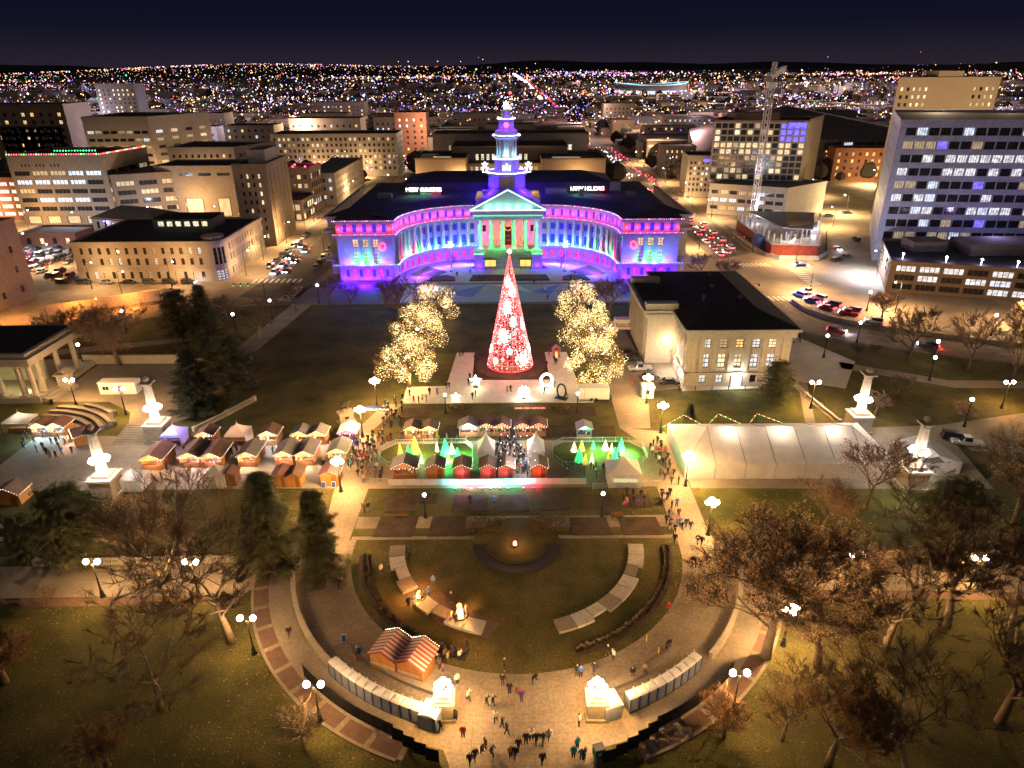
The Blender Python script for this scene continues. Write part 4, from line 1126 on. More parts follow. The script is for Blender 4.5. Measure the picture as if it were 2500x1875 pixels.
# --- 16 right office tower, 17 its low wing
b = Bld('office_tower', 'wide grey office tower with brightly lit floors filling the right edge', (170,265))
def pkw(i, j):
    r_ = br.random()
    if j in (0,7,6) and r_ < 0.58: return 'lit_white'
    if j in (3,4) and r_ < 0.22: return 'lit_white'
    if (i, j) in ((3,8),(8,2),(7,5)): return 'lit_blue'
    if j == 9: return 'lit_cool' if r_ < 0.5 else 'glass_dark'
    return 'lit_dim' if r_ < 0.2 else ('lit_cool' if r_ < 0.28 else 'glass_dark')
GW = M('panel_grey', (0.34,0.37,0.52), 0.55, 0.08, 0.1, scale2=0.8)
b.wall((131,244),(205,236),0,47,GW,rows(10,3.6,4.35,2.5),19,3.3,2.0,0.35,pkw,WIN41)
b.wall((157,300),(131,244),0,47,GW,rows(10,3.6,4.35,2.2),6,1.8,2,0.35,picker(29,['glass_dark','lit_cool','lit_white'],[45,35,20]),WIN22)
b.wall((205,236),(225,290),0,47,GW); b.wall((225,290),(157,300),0,47,GW)
b.roof([(131,244),(205,236),(225,290),(157,300)], 46.9, MAT['roof'], 0.9, pm=GW)
lamp(b.t, (-58,-36,14), 2000, (0.50,0.50,1.0), 1.0); lamp(b.t, (-10,-40,16), 2000, (0.55,0.45,1.0), 1.0); lamp(b.t, (20,-42,30), 2000, (0.55,0.50,1.0), 1.0)  # added cool fill lamps without fixtures, to brighten the tower front
b = Bld('office_wing', 'low brown office wing with white-lit window bands below the grey tower', (140,212))
pk = picker(30, ['lit_white','lit_cool','glass_dark'], [62,18,20])
b.wall((117,206),(175,188),0,9.0,MAT['brown_wall'],[(1.0,2.8),(3.8,5.6),(6.6,8.4)],9,5.6,1.2,0.35,lambda i,j: 'glass_dark' if (j == 0 and i < 4) or (j == 1 and i < 3 and i != 1) else pk(i,j),WIN41)
b.wall((129,236),(117,206),0,9.0,MAT['brown_wall'],[(3.8,5.4),(6.6,8.2)],5,3.6,1.2,0.35,pk,WIN41)
b.wall((175,188),(190,228),0,9.0,MAT['brown_wall']); b.wall((190,228),(129,236),0,9.0,MAT['brown_wall'])
b.roof([(117,206),(175,188),(190,228),(129,236)], 8.95, MAT['roof'], 0.8, pm=MAT['brown_wall'])
for x0, x1, y0, y1, h in ((131,142,220,228,3.2),(146,170,214,226,3.6)): b.part('roof_unit', MB().box(x0,x1,y0,y1,8.9,8.95+h), MAT['roof_grey'])
for x, y in ((123,211),(134,206.5),(143,203.5),(152,200.5),(160,198)):
    b.part('roof_lamp', MB().ball((x,y,10.6),0.32).tube([(x,y,8.95),(x,y,10.4)],0.06,5), [MAT['globe_cool']]); lamp(b.t, (x-b.o[0],y-b.o[1]-0.6,10.3), 420, (0.75,0.6,1.0), 0.2)
# --- 18 beige hotel
b = Bld('beige_hotel', 'tall beige hotel with blank middle bay and blue rooftop sign', (200,345))
HC = M('hotel_cream', (0.36,0.27,0.17), 0.85, 0.06, 0.1)
b.wall((172,330),(216,328),0,59,HC,rows(8,31.5,3.2,1.5),16,1.2,1.0,0.3,picker(31,['glass_dark','lit_warm','lit_yellow','lit_dim'],[38,26,16,20]),WIN11,skip=lambda i,j:5 <= i <= 11)
for p_, q_ in (((216,328),(236,358)),((236,358),(190,362)),((190,362),(172,330))): b.wall(p_, q_, 0, 59, HC)
b.roof([(172,330),(216,328),(236,358),(190,362)], 58.9, MAT['roof'], 0.6, pm=HC)
lamp(b.t, (-25,-45,52), 16000, (1.0,0.72,0.42), 1.0); lamp(b.t, (8,-40,50), 12000, (1.0,0.72,0.42), 1.0)  # added fill lamps hung in mid-air to light the hotel front
b.part('parapet_block', MB().box(189,200,329.6,340,58.9,62), HC)
t = thing('hotel_sign', 'blue-white HYATT PLACE letters high on the beige hotel', 'sign', (208.5,329.6,55.2))
ob('panel', MB().box(-5.4,5.4,0.05,0.25,-0.5,2.4), [E('sign_blue', (0.15,0.35,1.0), 1.6)], t)
me = text_mesh('HYATT PLACE', 1.7, 0.05); me.materials.append(MAT['led_white']); o = ob('lettering', me, None, t, (0,-0.05,0.35)); o.rotation_euler = (R(90),0,0)
# --- 19 dark angular museum hall and canopy roof
b = Bld('museum_hall', 'dark angular convention hall with sloping black roof and glazed side', (185,500))
m = MB(); A = [(118,455),(150,448),(262,452),(270,520),(200,560),(128,520)]
hs = [14,22,24,26,36,24]
m.add([(p[0],p[1],-0.1) for p in A]+[(p[0],p[1],h) for p,h in zip(A,hs)]+[(188,500,40)], [(0,1,7,6),(1,2,8,7),(2,3,9,8),(3,4,10,9),(4,5,11,10),(5,0,6,11),(6,7,12),(7,8,12),(8,9,12),(9,10,12),(10,11,12),(11,6,12)])
b.part('hall', m, [MAT['dark_wall']])
for i in range(16):
    x = 152+6.6*i
    b.win((x,449.5+0.03*i), 0.03, 5.6, 5.5, 15.5, 'lit_cool' if br.random() < 0.35 else 'glass_dark', WIN41)
# --- 20 brick block
quad_bld('brick_warehouse', 'long brick warehouse glowing orange with arched windows', (196,432),(262,428),(262,446),(198,447), 19, MAT['brick_wall'], front=(rows(4,3,4.0,1.9),16,1.5,picker(32,['lit_amber','lit_dim','glass_dark'],[35,30,35]),WIN22))
quad_bld('small_yellow_block', 'small yellow-lit block beside the office tower', (174,330),(188,326),(190,318),(178,320), 17, MAT['tan_wall'], front=(rows(4,2,3.8,1.8),3,1.8,spr(33)))
# --- 21, 22
b = quad_bld('curved_hall', 'low dark hall with pale curved fascia by the boulevard', (104,548),(165,552),(168,590),(104,590), 15, MAT['dark_wall'], front=(rows(2,4,5,1.6),12,3.6,picker(34,['lit_dim','glass_dark'],[40,60]),WIN41))
b.part('fascia', MB().tube([(103+63*i/12, 546.5-2.5*math.sin(PI*i/12), 14.6) for i in range(13)], 0.7, 6), MAT['white_wall'])
quad_bld('black_tower', 'small black tower with a single blue sign beside the boulevard', (96,450),(116,448),(118,470),(97,472), 19, MAT['dark_wall'], front=(rows(5,2.6,3.2,1.6),6,1.0,picker(35,['lit_warm','glass_dark'],[35,65]),WIN11))
# --- construction site and crane
b = Bld('unfinished_building', 'unfinished wedge-shaped building with bare columns, timber formwork and red base', (108,270))
W_ = [(97,252),(113,249),(131,292),(98,298)]
b.part('base_storey', MB().prism(W_, 0, 4.2), M('red_base', (0.22,0.045,0.035), 0.8, 0.2, 0.6, scale2=2))
b.part('floor_slab', MB().prism([(96.4,251.4),(113.5,248.4),(131.8,292.5),(97.4,298.6)], 4.2, 4.6), MAT['white_wall'])
for i in range(7):
    t_ = i/6; p_ = (97.6+15*t_*0.98, 252.6-2.8*t_); b.part('column', MB().obox(p_, 0.28, 0.28, 0, 4.6, 8.0), MAT['white_wall'])
for i in range(9):
    t_ = (i+1)/9; p_ = (113+17.5*t_, 250+41*t_); b.part('column', MB().obox(p_, 0.28, 0.28, 0, 4.6, 8.0), MAT['white_wall'])
for i in range(8):
    t_ = (i+1)/8; p_ = (97.7, 253+44*t_); b.part('column', MB().obox(p_, 0.28, 0.28, 0, 4.6, 8.0), MAT['white_wall'])
b.part('upper_slab', MB().prism([(104,262),(114,258),(128,291),(101,296)], 8.0, 8.3), MAT['white_wall'])
for i in range(14):
    b.part('timber', MB().obox((112+0.3*i, 266+1.6*i), 6.0-0.12*i, 0.22, 0.5+0.02*i, 8.35+0.10*(i % 3), 8.65+0.10*(i % 3)), M('timber_pale', (0.50,0.36,0.18), 0.8, 0.15, 2) if i == 0 else bpy.data.materials['timber_pale'])
for i in range(6): b.part('column_form', MB().lathe([(0.5,0),(0.6,1.5),(0.35,3.2)], (103.5+2.2*i, 256.5+1.1*i, 4.6), 8), MAT['dark_wall'])
for x, y, s_ in ((104,254,260),(116,262,320),(122,276,320),(101,285,260)): lamp(b.t, (x-b.o[0],y-b.o[1],7.2), s_*6, (0.95,0.9,1.0), 0.3)
cb = ob('site_container', MB().obox((95.4,262),1.3,3.0,0.05,0,5.2), M('container_blue', (0.03,0.07,0.28), 0.6, 0.1, 1)); tag(cb, 'stacked dark blue site container at the foot of the crane', 'container')
fn = thing('site_fence', 'pale hoarding fence round the construction site along the boulevard', 'fence')
FP = [(94,300),(93.6,262),(94.5,250),(98,245.5),(112,244.5),(118,252),(134,290)]
for a_, c_ in zip(FP, FP[1:]):
    d = Vector((c_[0]-a_[0], c_[1]-a_[1])); n_ = max(1, int(d.length/3.5))
    for i in range(n_):
        t_ = (i+0.5)/n_
        ob('panel', MB().obox((a_[0]+d.x*t_, a_[1]+d.y*t_), d.length/n_/2-0.05, 0.06, math.atan2(d.y,d.x), 0, 1.6), MAT['grey_wall'] if i % 3 else MAT['white_wall'], fn)
cr = thing('tower_crane', 'white lattice tower crane rising above the construction site', 'crane', (109.0,310.4))
CM = M('crane_white', (0.72,0.70,0.68), 0.5, 0.05, 1)
def lattice(m, p0, p1, w, n, r=0.09):
    p0 = Vector(p0); p1 = Vector(p1); d = (p1-p0).normalized(); u = d.orthogonal().normalized() if abs(d.z) > 0.9 else Vector((0,0,1)); v = d.cross(u)
    cs = [(u*a+v*b)*w/2 for a, b in ((-1,-1),(1,-1),(1,1),(-1,1))]
    for c in cs: m.tube([p0+c, p1+c], r*1.3, 4)
    for i in range(n):
        q0 = p0.lerp(p1, i/n); q1 = p0.lerp(p1, (i+1)/n)
        for k in range(4):
            m.tube([q0+cs[k], q1+cs[(k+1)%4]], r*0.75, 3, cap=False); m.tube([q0+cs[k], q0+cs[(k+1)%4]], r*0.75, 3, cap=False)
m = MB(); lattice(m, (0,0,0), (0,0,56), 2.2, 22, 0.13); ob('mast', m, CM, cr)
ob('foundation', MB().box(-2.5,2.5,-2.5,2.5,0,0.8), MAT['concrete'], cr)
ob('cab', MB().box(-1.6,1.6,-1.6,1.6,56,58.4), CM, cr)
m = MB(); lattice(m, (0,0,60.5), (0.5,0.3,66), 1.4, 4, 0.12); ob('apex', m, CM, cr)
m = MB(); lattice(m, (-2,-0.5,60), (17,34,63.5), 1.8, 16, 0.13); ob('jib', m, CM, cr)
m = MB(); lattice(m, (0,0,60), (-5,-9,60), 1.8, 5, 0.13); ob('counter_jib', m, CM, cr)
ob('counterweight', MB().box(-5.8,-3.6,-9.8,-8.0,58.6,60.6), MAT['grey_wall'], cr)
ob('slewing_ring', MB().lathe([(1.5,58.4),(1.5,59.4)], n=12), MAT['metal_dark'], cr)
ob('flood_lamp', MB().ball((0.8,-1.6,9.0),0.5), MAT['globe_cool'], cr); lamp(cr, (0.8,-2.6,9.0), 2600, (0.8,0.85,1.0), 0.3); lamp(cr, (-2,-3,24), 900, (0.85,0.85,1.0), 0.3)
# --- station hall and low shed by the parking lot
b = quad_bld('station_hall', 'cream two-storey hall with purple-lit eaves behind the courthouse', (-172,283),(-143,272),(-136,290),(-166,301), 9.5, MAT['limestone'], front=([(1,4),(5.6,8.4)],7,1.6,spr(36),WIN22), right=([(1,4),(5.6,8.4)],5,1.5,spr(37)))
m = MB(); A4 = [(-173,282.5),(-142.5,271),(-135,290.5),(-167,302)]
m.add([(p[0],p[1],9.6) for p in A4]+[(-162,289.5,13.6),(-146.5,283.5,13.6)], [(0,1,5,4),(1,2,5),(2,3,4,5),(3,0,4)]); b.part('hipped_roof', m, [MAT['roof_grey']])
for x, y in ((-165,279.6),(-152,274.8),(-140.5,277.5),(-137.5,284.5)):
    b.part('eave_lamp', MB().ball((x,y,8.9),0.3), MAT['led_blue']); lamp(b.t, (x-b.o[0]+0.3,y-b.o[1]-0.8,8.6), 420, (0.55,0.40,1.0), 0.2)
quad_bld('brick_shed', 'low brick shed with grey sloping roof at the edge of the parking lot', (-199,276),(-176,276),(-174,292),(-199,292), 4.6, MAT['brick_wall'], front=([(0.6,3.0)],4,1.8,picker(38,['lit_warm','glass_dark'],[50,50]),WIN11), roof=MAT['roof_grey'])
quad_bld('striped_block', 'pink block with glowing white ribbon floors at the left edge', (-262,330),(-228,330),(-228,350),(-262,350), 19, MAT['brick_wall'], front=(rows(5,2.0,3.4,1.7),5,5.4,picker(39,['lit_white','lit_yellow'],[70,30]),WIN41))
quad_bld('arcade_block', 'tall block with glowing upper arcade at the left edge', (-345,470),(-285,470),(-285,500),(-345,500), 45, MAT['brown_wall'], front=(rows(8,6,4.6,2.2),10,2.2,picker(40,['glass_dark','lit_amber','lit_warm'],[50,28,22])))
quad_bld('yellow_gable_house', 'small yellow-lit gabled house between the office blocks', (-164.5,362),(-157,362),(-157,372),(-164.5,372), 9, MAT['limestone'], front=([(1.5,6.5)],1,3.4,lambda i,j:'lit_yellow',WIN23))
# --- dark mid-rise blocks further back
MID = [(-330,470,40,32,0),(-262,540,44,26,1),(-250,480,30,30,0),(-205,520,36,28,2),(-170,560,55,30,3),(-60,580,30,20,1),(-88,556,24,34,4),(-20,600,40,22,0),(-140,720,34,24,2),(115,620,46,18,1),(190,640,40,16,0),(-120,640,40,26,1),(-300,640,50,30,3),(-400,620,40,24,0),(-440,790,42,52,5),(-200,700,44,26,2),(260,600,50,18,1),(150,720,50,20,3),(-230,860,60,30,0),(-60,760,46,22,1),(110,860,36,26,3),(300,760,60,22,0),(420,640,50,26,2),(-520,700,50,26,1)]
WALLS = ['dark_wall','mid_wall','brown_wall','mid_wall','brick_wall','dark_wall']
for i, (x, y, w, h, k) in enumerate(MID):
    nm = ['dark block among the far streets, pricked by a few lit windows'][0]
    quad_bld('city_block', nm, *[(x,y),(x+w,y),(x+w,y+22),(x,y+22)], h, MAT[WALLS[k]], front=(rows(max(2,int(h/4.5)),3,4.2,1.9),max(4,int(w/5)),1.7,picker(60+i,['glass_dark','lit_warm','lit_white','lit_amber','lit_cool'],[62,14,10,8,6]),WIN11), group='dark mid-rise blocks of the far streets')
# stadium far away
t = thing('stadium', 'far stadium bowl with glowing blue rim', 'stadium', (350,1850,0))
ob('bowl', MB().lathe([(70,0),(88,22),(92,26),(86,27),(60,4)], n=28), MAT['grey_wall'], t)
ob('rim_lights', MB().tube([(90*math.cos(2*PI*i/28), 90*math.sin(2*PI*i/28), 29+3*math.cos(4*PI*i/28)) for i in range(29)], 1.1, 4), [E('rim_blue', (0.35,0.75,1.0), 1.1)], t)
for i in range(10):
    a = PI+PI*(i+0.5)/10; ob('concourse_window', MB().obox((88*math.cos(a),88*math.sin(a)),9,0.4,a+PI/2,6,14), MAT['lit_cool'], t)

# --- library-like stone building on the right of the park
b = Bld('arts_building', 'square stone building with pilasters and dark hipped roof standing in the park', (49,158))
LS = MAT['limestone']
x0, x1, y0, y1, hh = 38.2, 60.3, 137.0, 181.0, 12.4
pkm = picker(50, ['lit_white','lit_yellow','glass_dark','lit_warm'], [50,20,20,10])
b.wall((x0-0.4,y0-0.4),(x1+0.4,y0-0.4),0,3.2,LS,[(0.9,2.7)],5,1.5,2.2,0.5,lambda i,j:'lit_white' if i != 3 else 'glass_dark',WIN22)
b.wall((x0,y0),(x1,y0),3.2,hh,LS,[(4.3,7.5),(8.9,10.9)],5,1.7,2.2,0.5,lambda i,j:['lit_white','lit_yellow','lit_dim','lit_white','lit_white'][i] if j == 0 else ['lit_white','lit_dim','lit_amber','lit_white','lit_yellow'][i],WIN23)
b.wall((x0-0.4,153),(x0-0.4,y0-0.4),0,3.2,LS,[(0.9,2.5)],4,1.2,1.4,0.5,lambda i,j:'lit_yellow',WIN22)
b.wall((x0,153),(x0,y0),3.2,hh,LS,[(4.3,7.5),(8.9,10.9)],5,1.3,1.0,0.5,lambda i,j:'glass_dark',WIN23)
b.wall((x1,y0),(x1,y1),0,hh,LS); b.wall((x1,y1),(x0,y1),0,hh,LS); b.wall((x0,y1),(x0,172),0,hh,LS)
b.part('plinth_ledge', MB().box(x0-0.6,x1+0.6,y0-0.6,y0+0.1,3.0,3.35).box(x0-0.6,x0+0.1,y0-0.6,153,3.0,3.36), LS)
pl_ = MB().box(-0.55,0.55,-0.28,0.0,3.36,3.75).box(-0.45,0.45,-0.22,0.0,3.75,10.9).box(-0.58,0.58,-0.3,0.0,10.9,11.5).mesh('pilaster'); pl_.materials.append(LS)
wspan = (x1-x0-4.4)/5
for i in range(6):
    for dx in ((0,) if 0 < i < 5 else (-0.75,0.75)):
        ob('pilaster', pl_, None, b.t, (x0+2.2+wspan*i+dx-b.o[0], y0-b.o[1], 0))
for i in range(6): o = ob('pilaster', pl_, None, b.t, (x0-b.o[0], y0+0.6+2.85*i-b.o[1], 0), -PI/2)
# projecting wing with ribbed screen
b.wall((31.6,150),(x0,150),0,hh,LS); b.wall((31.6,172),(31.6,150),0,hh,LS,[(3.6,11.2)],9,0.9,0.8,0.5,lambda i,j:'glass_dark',WIN24); b.wall((x0,172),(31.6,172),0,hh,LS)
for i in range(10): b.part('fin', MB().box(31.1,31.62,150.8+2.28*i,151.25+2.28*i,2.2,11.6), LS)
for y_ in (149.3,170.2): b.part('wing_cap', MB().box(31.0,38.3,y_,y_+2.4,12.45,15.0), LS)
ent = [(x0-0.7,y0-0.7),(x1+0.7,y0-0.7),(x1+0.7,y1+0.7),(x0-0.7,y1+0.7),(x0-0.7,172.7),(30.9,172.7),(30.9,149.3),(x0-0.7,149.3)]
b.part('entablature', MB().prism(ent, 11.5, 12.9), LS)
co = [(x0-1.3,y0-1.3),(x1+1.3,y0-1.3),(x1+1.3,y1+1.3),(x0-1.3,y1+1.3),(x0-1.3,173.2),(30.4,173.2),(30.4,148.8),(x0-1.3,148.8)]
b.part('cornice', MB().prism(co, 12.9, 13.5), LS)
m = MB(); z_ = 13.55
def hipp(p, zr, q): m.add([(a[0],a[1],z_) for a in p]+[(a[0],a[1],zr) for a in q], [(0,1,5,4),(1,2,6,5),(2,3,7,6),(3,0,4,7),(4,5,6,7)])
hipp([(x0-1.0,y0-1.0),(x1+1.0,y0-1.0),(x1+1.0,y1+1.0),(x0-1.0,y1+1.0)], 15.6, [(x0+6,y0+7),(x1-6,y0+7),(x1-6,y1-7),(x0+6,y1-7)])
b.part('roof', m, [MAT['roof']]); b.part('roof', MB().prism([(31.2,152),(37.1,152),(37.1,170.2),(31.2,170.2)], 13.5, 13.9), [MAT['roof']])
for x, y in ((44,150),(48,158),(52,149),(50,168)): b.part('roof_vent', MB().lathe([(0.35,13.6),(0.35,16.4),(0.7,16.5),(0.2,17.0)], (x,y,0), 8), MAT['roof_grey'])
b.part('door', MB().box(48.2,50.4,y0-0.62,y0-0.45,0.1,2.7), MAT['lit_white'])
b.part('door_lamp', MB().ball((49.3,y0-0.8,3.1),0.22), MAT['globe']); lamp(b.t, (49.3-b.o[0],y0-1.3-b.o[1],3.0), 900, (1.0,0.95,0.9), 0.2)
for y, e_ in ((139.5,500),(144,900)): b.part('wall_lamp', MB().ball((x0-0.7,y,2.9),0.22), MAT['globe']); lamp(b.t, (x0-1.3-b.o[0],y-b.o[1],2.9), e_*1.6, (1.0,0.93,0.85), 0.2)
b.part('wall_lamp', MB().ball((36.5,149.5,6.0),0.25), MAT['globe']); lamp(b.t, (36.5-b.o[0],148.6-b.o[1],6.0), 800, WARM, 0.2)
# --- open-air theatre colonnade on the left edge
b = Bld('theatre_colonnade', 'pale stone colonnade pavilion with dark roof at the left edge of the park', (-112,140))
b.part('platform', MB().box(-128,-100.2,130.5,152,0,1.2), LS)
for i in range(5):
    b.part('step', MB().box(-99.95+0.42*i,-99.5+0.42*i,131,140,0,1.2-0.24*i-0.12), LS)
gc = column_mesh(7.2, 0.6, 12); gc.materials.append(LS)
for p in ((-101.6,131.8),(-101.6,134.4),(-103.9,131.8),(-108.5,131.8),(-113,131.8),(-117.5,131.8),(-101.6,141),(-101.6,147)): ob('column', gc, None, b.t, (p[0]-b.o[0], p[1]-b.o[1], 1.2))
b.part('entablature', MB().box(-128,-100.4,130.6,150,8.4,9.6).box(-128.4,-100.0,130.2,150.4,9.6,10.1), LS)
b.part('attic', MB().box(-128,-101,131.2,149.4,10.1,10.9), LS); b.part('roof', MB().box(-127,-102,132,148.5,10.9,11.1), MAT['roof'])
b.part('rear_wall', MB().box(-128,-104.5,140,141,1.2,8.4), LS)
for x, y in ((-104.5,133.6),(-110.5,133.4),(-116,133.4)): lamp(b.t, (x-b.o[0],y-b.o[1],2.0), 420, (1.0,0.85,0.35), 0.2)

# ================================================================ PARK LAMPS
ORD = ['first','second','third','fourth','fifth','sixth','seventh','eighth','ninth','tenth','eleventh','twelfth','thirteenth','fourteenth','fifteenth','sixteenth','seventeenth','eighteenth','nineteenth','twentieth']
def pole_mesh(h):
    m = MB().lathe([(0.38,0),(0.38,0.15),(0.28,0.3),(0.24,0.9),(0.13,1.2),(0.10,h*0.6),(0.08,h-0.3),(0.16,h-0.2),(0.10,h)], n=10)
    me = m.mesh('pole'); me.materials.append(MAT['metal_dark']); return me
POLE = {4.2: pole_mesh(3.9), 5.6: pole_mesh(5.3), 5.9: pole_mesh(5.6)}
def ballmesh(r, nm='globe', mat='globe'):
    me = MB().ball((0,0,0), r, 12, 8).mesh(nm); me.materials.append(MAT[mat])
    me.polygons.foreach_set('use_smooth', [True]*len(me.polygons)); return me
GLB = ballmesh(0.36); GLBS = ballmesh(0.27); GLBC = ballmesh(0.33, 'globe', 'globe_cool')
def park_lamp(p, kind, energy, label, h=5.9, col=WARM, rz=0.0):
    t = thing('park_lamp', label, 'street lamp', p, rz, 'lamp posts of the park')
    ob('pole', POLE[h], None, t)
    if kind == 'single':
        ob('globe', GLBS if h < 5 else GLB, None, t, (0,0,h)); lamp(t, (0,0.0,h-0.55), energy, col, 0.12)
    elif kind == 'double':
        arm = ob('arm', MB().tube([(-0.75,0,h-0.45),(-0.4,0,h-0.25),(0,0,h-0.35),(0.4,0,h-0.25),(0.75,0,h-0.45)], 0.05, 5), MAT['metal_dark'], t)
        for s_ in (-1, 1):
            ob('globe', GLB, None, arm, (0.75*s_,0,h)); lamp(t, (0.75*s_,-0.1,h-0.5), energy/2, col, 0.12)
    else:
        arm = ob('arm', MB().tube([(-0.7,0,h-0.5),(0,0,h-0.3),(0.7,0,h-0.5)], 0.05, 5).tube([(0,-0.7,h-0.5),(0,0,h-0.3),(0,0.7,h-0.5)], 0.05, 5), MAT['metal_dark'], t)
        for x, y in ((0.7,0),(-0.7,0),(0,0.7),(0,-0.7)): ob('globe', GLB, None, arm, (x,y,h-0.05))
        ob('globe', GLB, None, arm, (0,0,h+0.4))
        lamp(t, (0.45,-0.45,h-0.65), energy/2, col, 0.15); lamp(t, (-0.45,-0.45,h-0.65), energy/2, col, 0.15)
    return t
K = 2.7
LAMPS = [
 ((29.4,83.9),'cluster',2600,'bright five-globe lamp post on the grass before the long white tent',5.9),
 ((29.1,97.2),'cluster',2600,'bright five-globe lamp post at the near corner of the long white tent',5.9),
 ((-28.7,96.2),'cluster',2600,'bright five-globe lamp post beside the wooden hut at the market path',5.9),
 ((-28.7,114.9),'cluster',2600,'bright five-globe lamp post beside the market entrance arch',5.9),
 ((-28.3,127.9),'cluster',2600,'bright five-globe lamp post on the dark lawn near the lit trees',5.9),
 ((28.6,115.7),'cluster',2600,'bright five-globe lamp post at the end of the service drive',5.9),
 ((28.2,128.6),'cluster',2600,'bright lamp post beside the small white guard booth',5.9),
 ((-13.7,88.8),'single',1500,'short single-globe lamp among the dug flower beds, left of the pair',4.2),
 ((14.0,88.8),'single',1500,'short single-globe lamp among the dug flower beds, right of the pair',4.2),
 ((-13.6,124.5),'single',1300,'short single-globe lamp at the left front of the pale event floor',4.2),
 ((13.3,124.7),'single',1300,'short single-globe lamp beside the white trailer',4.2),
 ((-55.1,71.4),'double',1150,'twin-globe lamp on the walk below the balustrade, farthest left',5.9),
 ((-42.1,71.2),'double',1150,'twin-globe lamp on the walk below the balustrade, near the corner pier',5.9),
 ((-31.4,61.4),'double',750,'twin-globe lamp where the red brick walk starts to curve',5.6),
 ((-21.0,51.8),'double',750,'twin-globe lamp behind the row of portable toilets on the left',5.6),
 ((24.0,52.9),'double',800,'twin-globe lamp behind the row of portable toilets on the right',5.6),
 ((45.2,71.7),'double',1500,'twin-globe lamp on the right walk, half hidden by brown branches',5.9),
 ((60.7,70.9),'double',1500,'twin-globe lamp on the right walk beside the forked tree',5.9),
 ((32.8,62.1),'cluster',2600,'cluster lamp glowing through the big brown oak',5.9),
 ((-29.1,83.5),'cluster',2000,'cluster lamp glowing through the dark spruce by the market',5.9),
 ((-92.1,129.4),'double',2000,'twin-globe lamp at the top of the curved theatre seats',5.9),
 ((-79.3,124.9),'double',2000,'twin-globe lamp beside the curved theatre seats near the white cabin',5.9),
 ((-102.3,150.3),'single',900,'single-globe lamp on the grass behind the stone colonnade',5.6),
 ((-122.5,163.2),'single',900,'single-globe lamp beside the avenue at the far left',5.6),
 ((-73.7,171.7),'single',900,'single-globe lamp at the lawn corner by the evergreens',5.6),
 ((-67.7,183.5),'single',450,'single-globe lamp near the street corner beside bare trees',5.6),
 ((-58.1,198.0),'single',250,'single-globe lamp on the lawn edge below the city hall wing',5.6),
 ((-104.6,174.8),'single',900,'single-globe lamp glimpsed behind the pale brown tree',5.6),
 ((61.6,125.7),'double',2000,'lamp beside the sloping balustrade right of the stone building',5.9),
 ((88.2,117.3),'single',1300,'single-globe lamp beside the pinkish leafless shrub',5.9),
 ((100.6,125.1),'double',1500,'twin-globe lamp near the right edge above the paved circle',5.9),
 ((87.7,161.8),'single',1000,'single-globe lamp at the kerb of the bending road',5.6),
 ((75.6,152.8),'single',1000,'single-globe lamp beside the two dark clipped shrubs',5.6),
 ((93.5,139.0),'single',1000,'single-globe lamp on the dark lawn right of the clipped shrubs',5.6),
 ((99.7,148.7),'single',900,'single-globe lamp at the kerb behind the dark lawn',5.6),
 ((102.3,187.1),'single',1000,'single-globe lamp on the pavement before the brown office wing',5.6),
 ((125.0,166.7),'single',900,'single-globe lamp before the office wing near the right edge',5.6),
 ((-23.7,141.0),'single',900,'globe lamp shining inside the nearest lit tree of the left grove',5.6),
 ((-23.3,159.2),'single',900,'globe lamp shining inside the middle lit tree of the left grove',5.6),
 ((20.5,142.8),'single',900,'globe lamp shining inside the nearest lit tree of the right grove',5.6),
 ((19.7,158.4),'single',900,'globe lamp shining inside the middle lit tree of the right grove',5.6),
 ((-22.1,193.2),'single',450,'globe lamp at the street end of the left lit grove',5.6),
]
for p, kd, e, lb, h in LAMPS:
    park_lamp(p, kd, e*K, lb, h)
# tall street lamps outside the park
def street_lamp(p, energy, label, h=9.0, col=(1.0,0.58,0.24), rz=0.0, cool=False):
    t = thing('street_lamp', label, 'street lamp', p, rz, 'tall street lamps of the roads')
    ob('pole', MB().tube([(0,0,0),(0,0,h-0.6),(0.35,0,h-0.1),(1.8,0,h)], [0.14,0.09,0.07,0.05], 6), MAT['metal_dark'], t)
    ob('lamp_head', MB().box(1.5,2.3,-0.16,0.16,h-0.05,h+0.10), MAT['metal_grey'], t)
    ob('lens', MB().ball((1.9,0,h-0.12),0.22), MAT['globe_cool' if cool else 'globe'], t)
    lamp(t, (1.9,0,h-0.5), energy*1.2, (0.85,0.88,1.0) if cool else col, 0.25, spot=152, aim=(1.9,0,0)); lamp(t, (1.9,0,h-0.7), energy*(0.5 if 'back streets' not in label else 1.3), (0.85,0.88,1.0) if cool else col, 0.25)
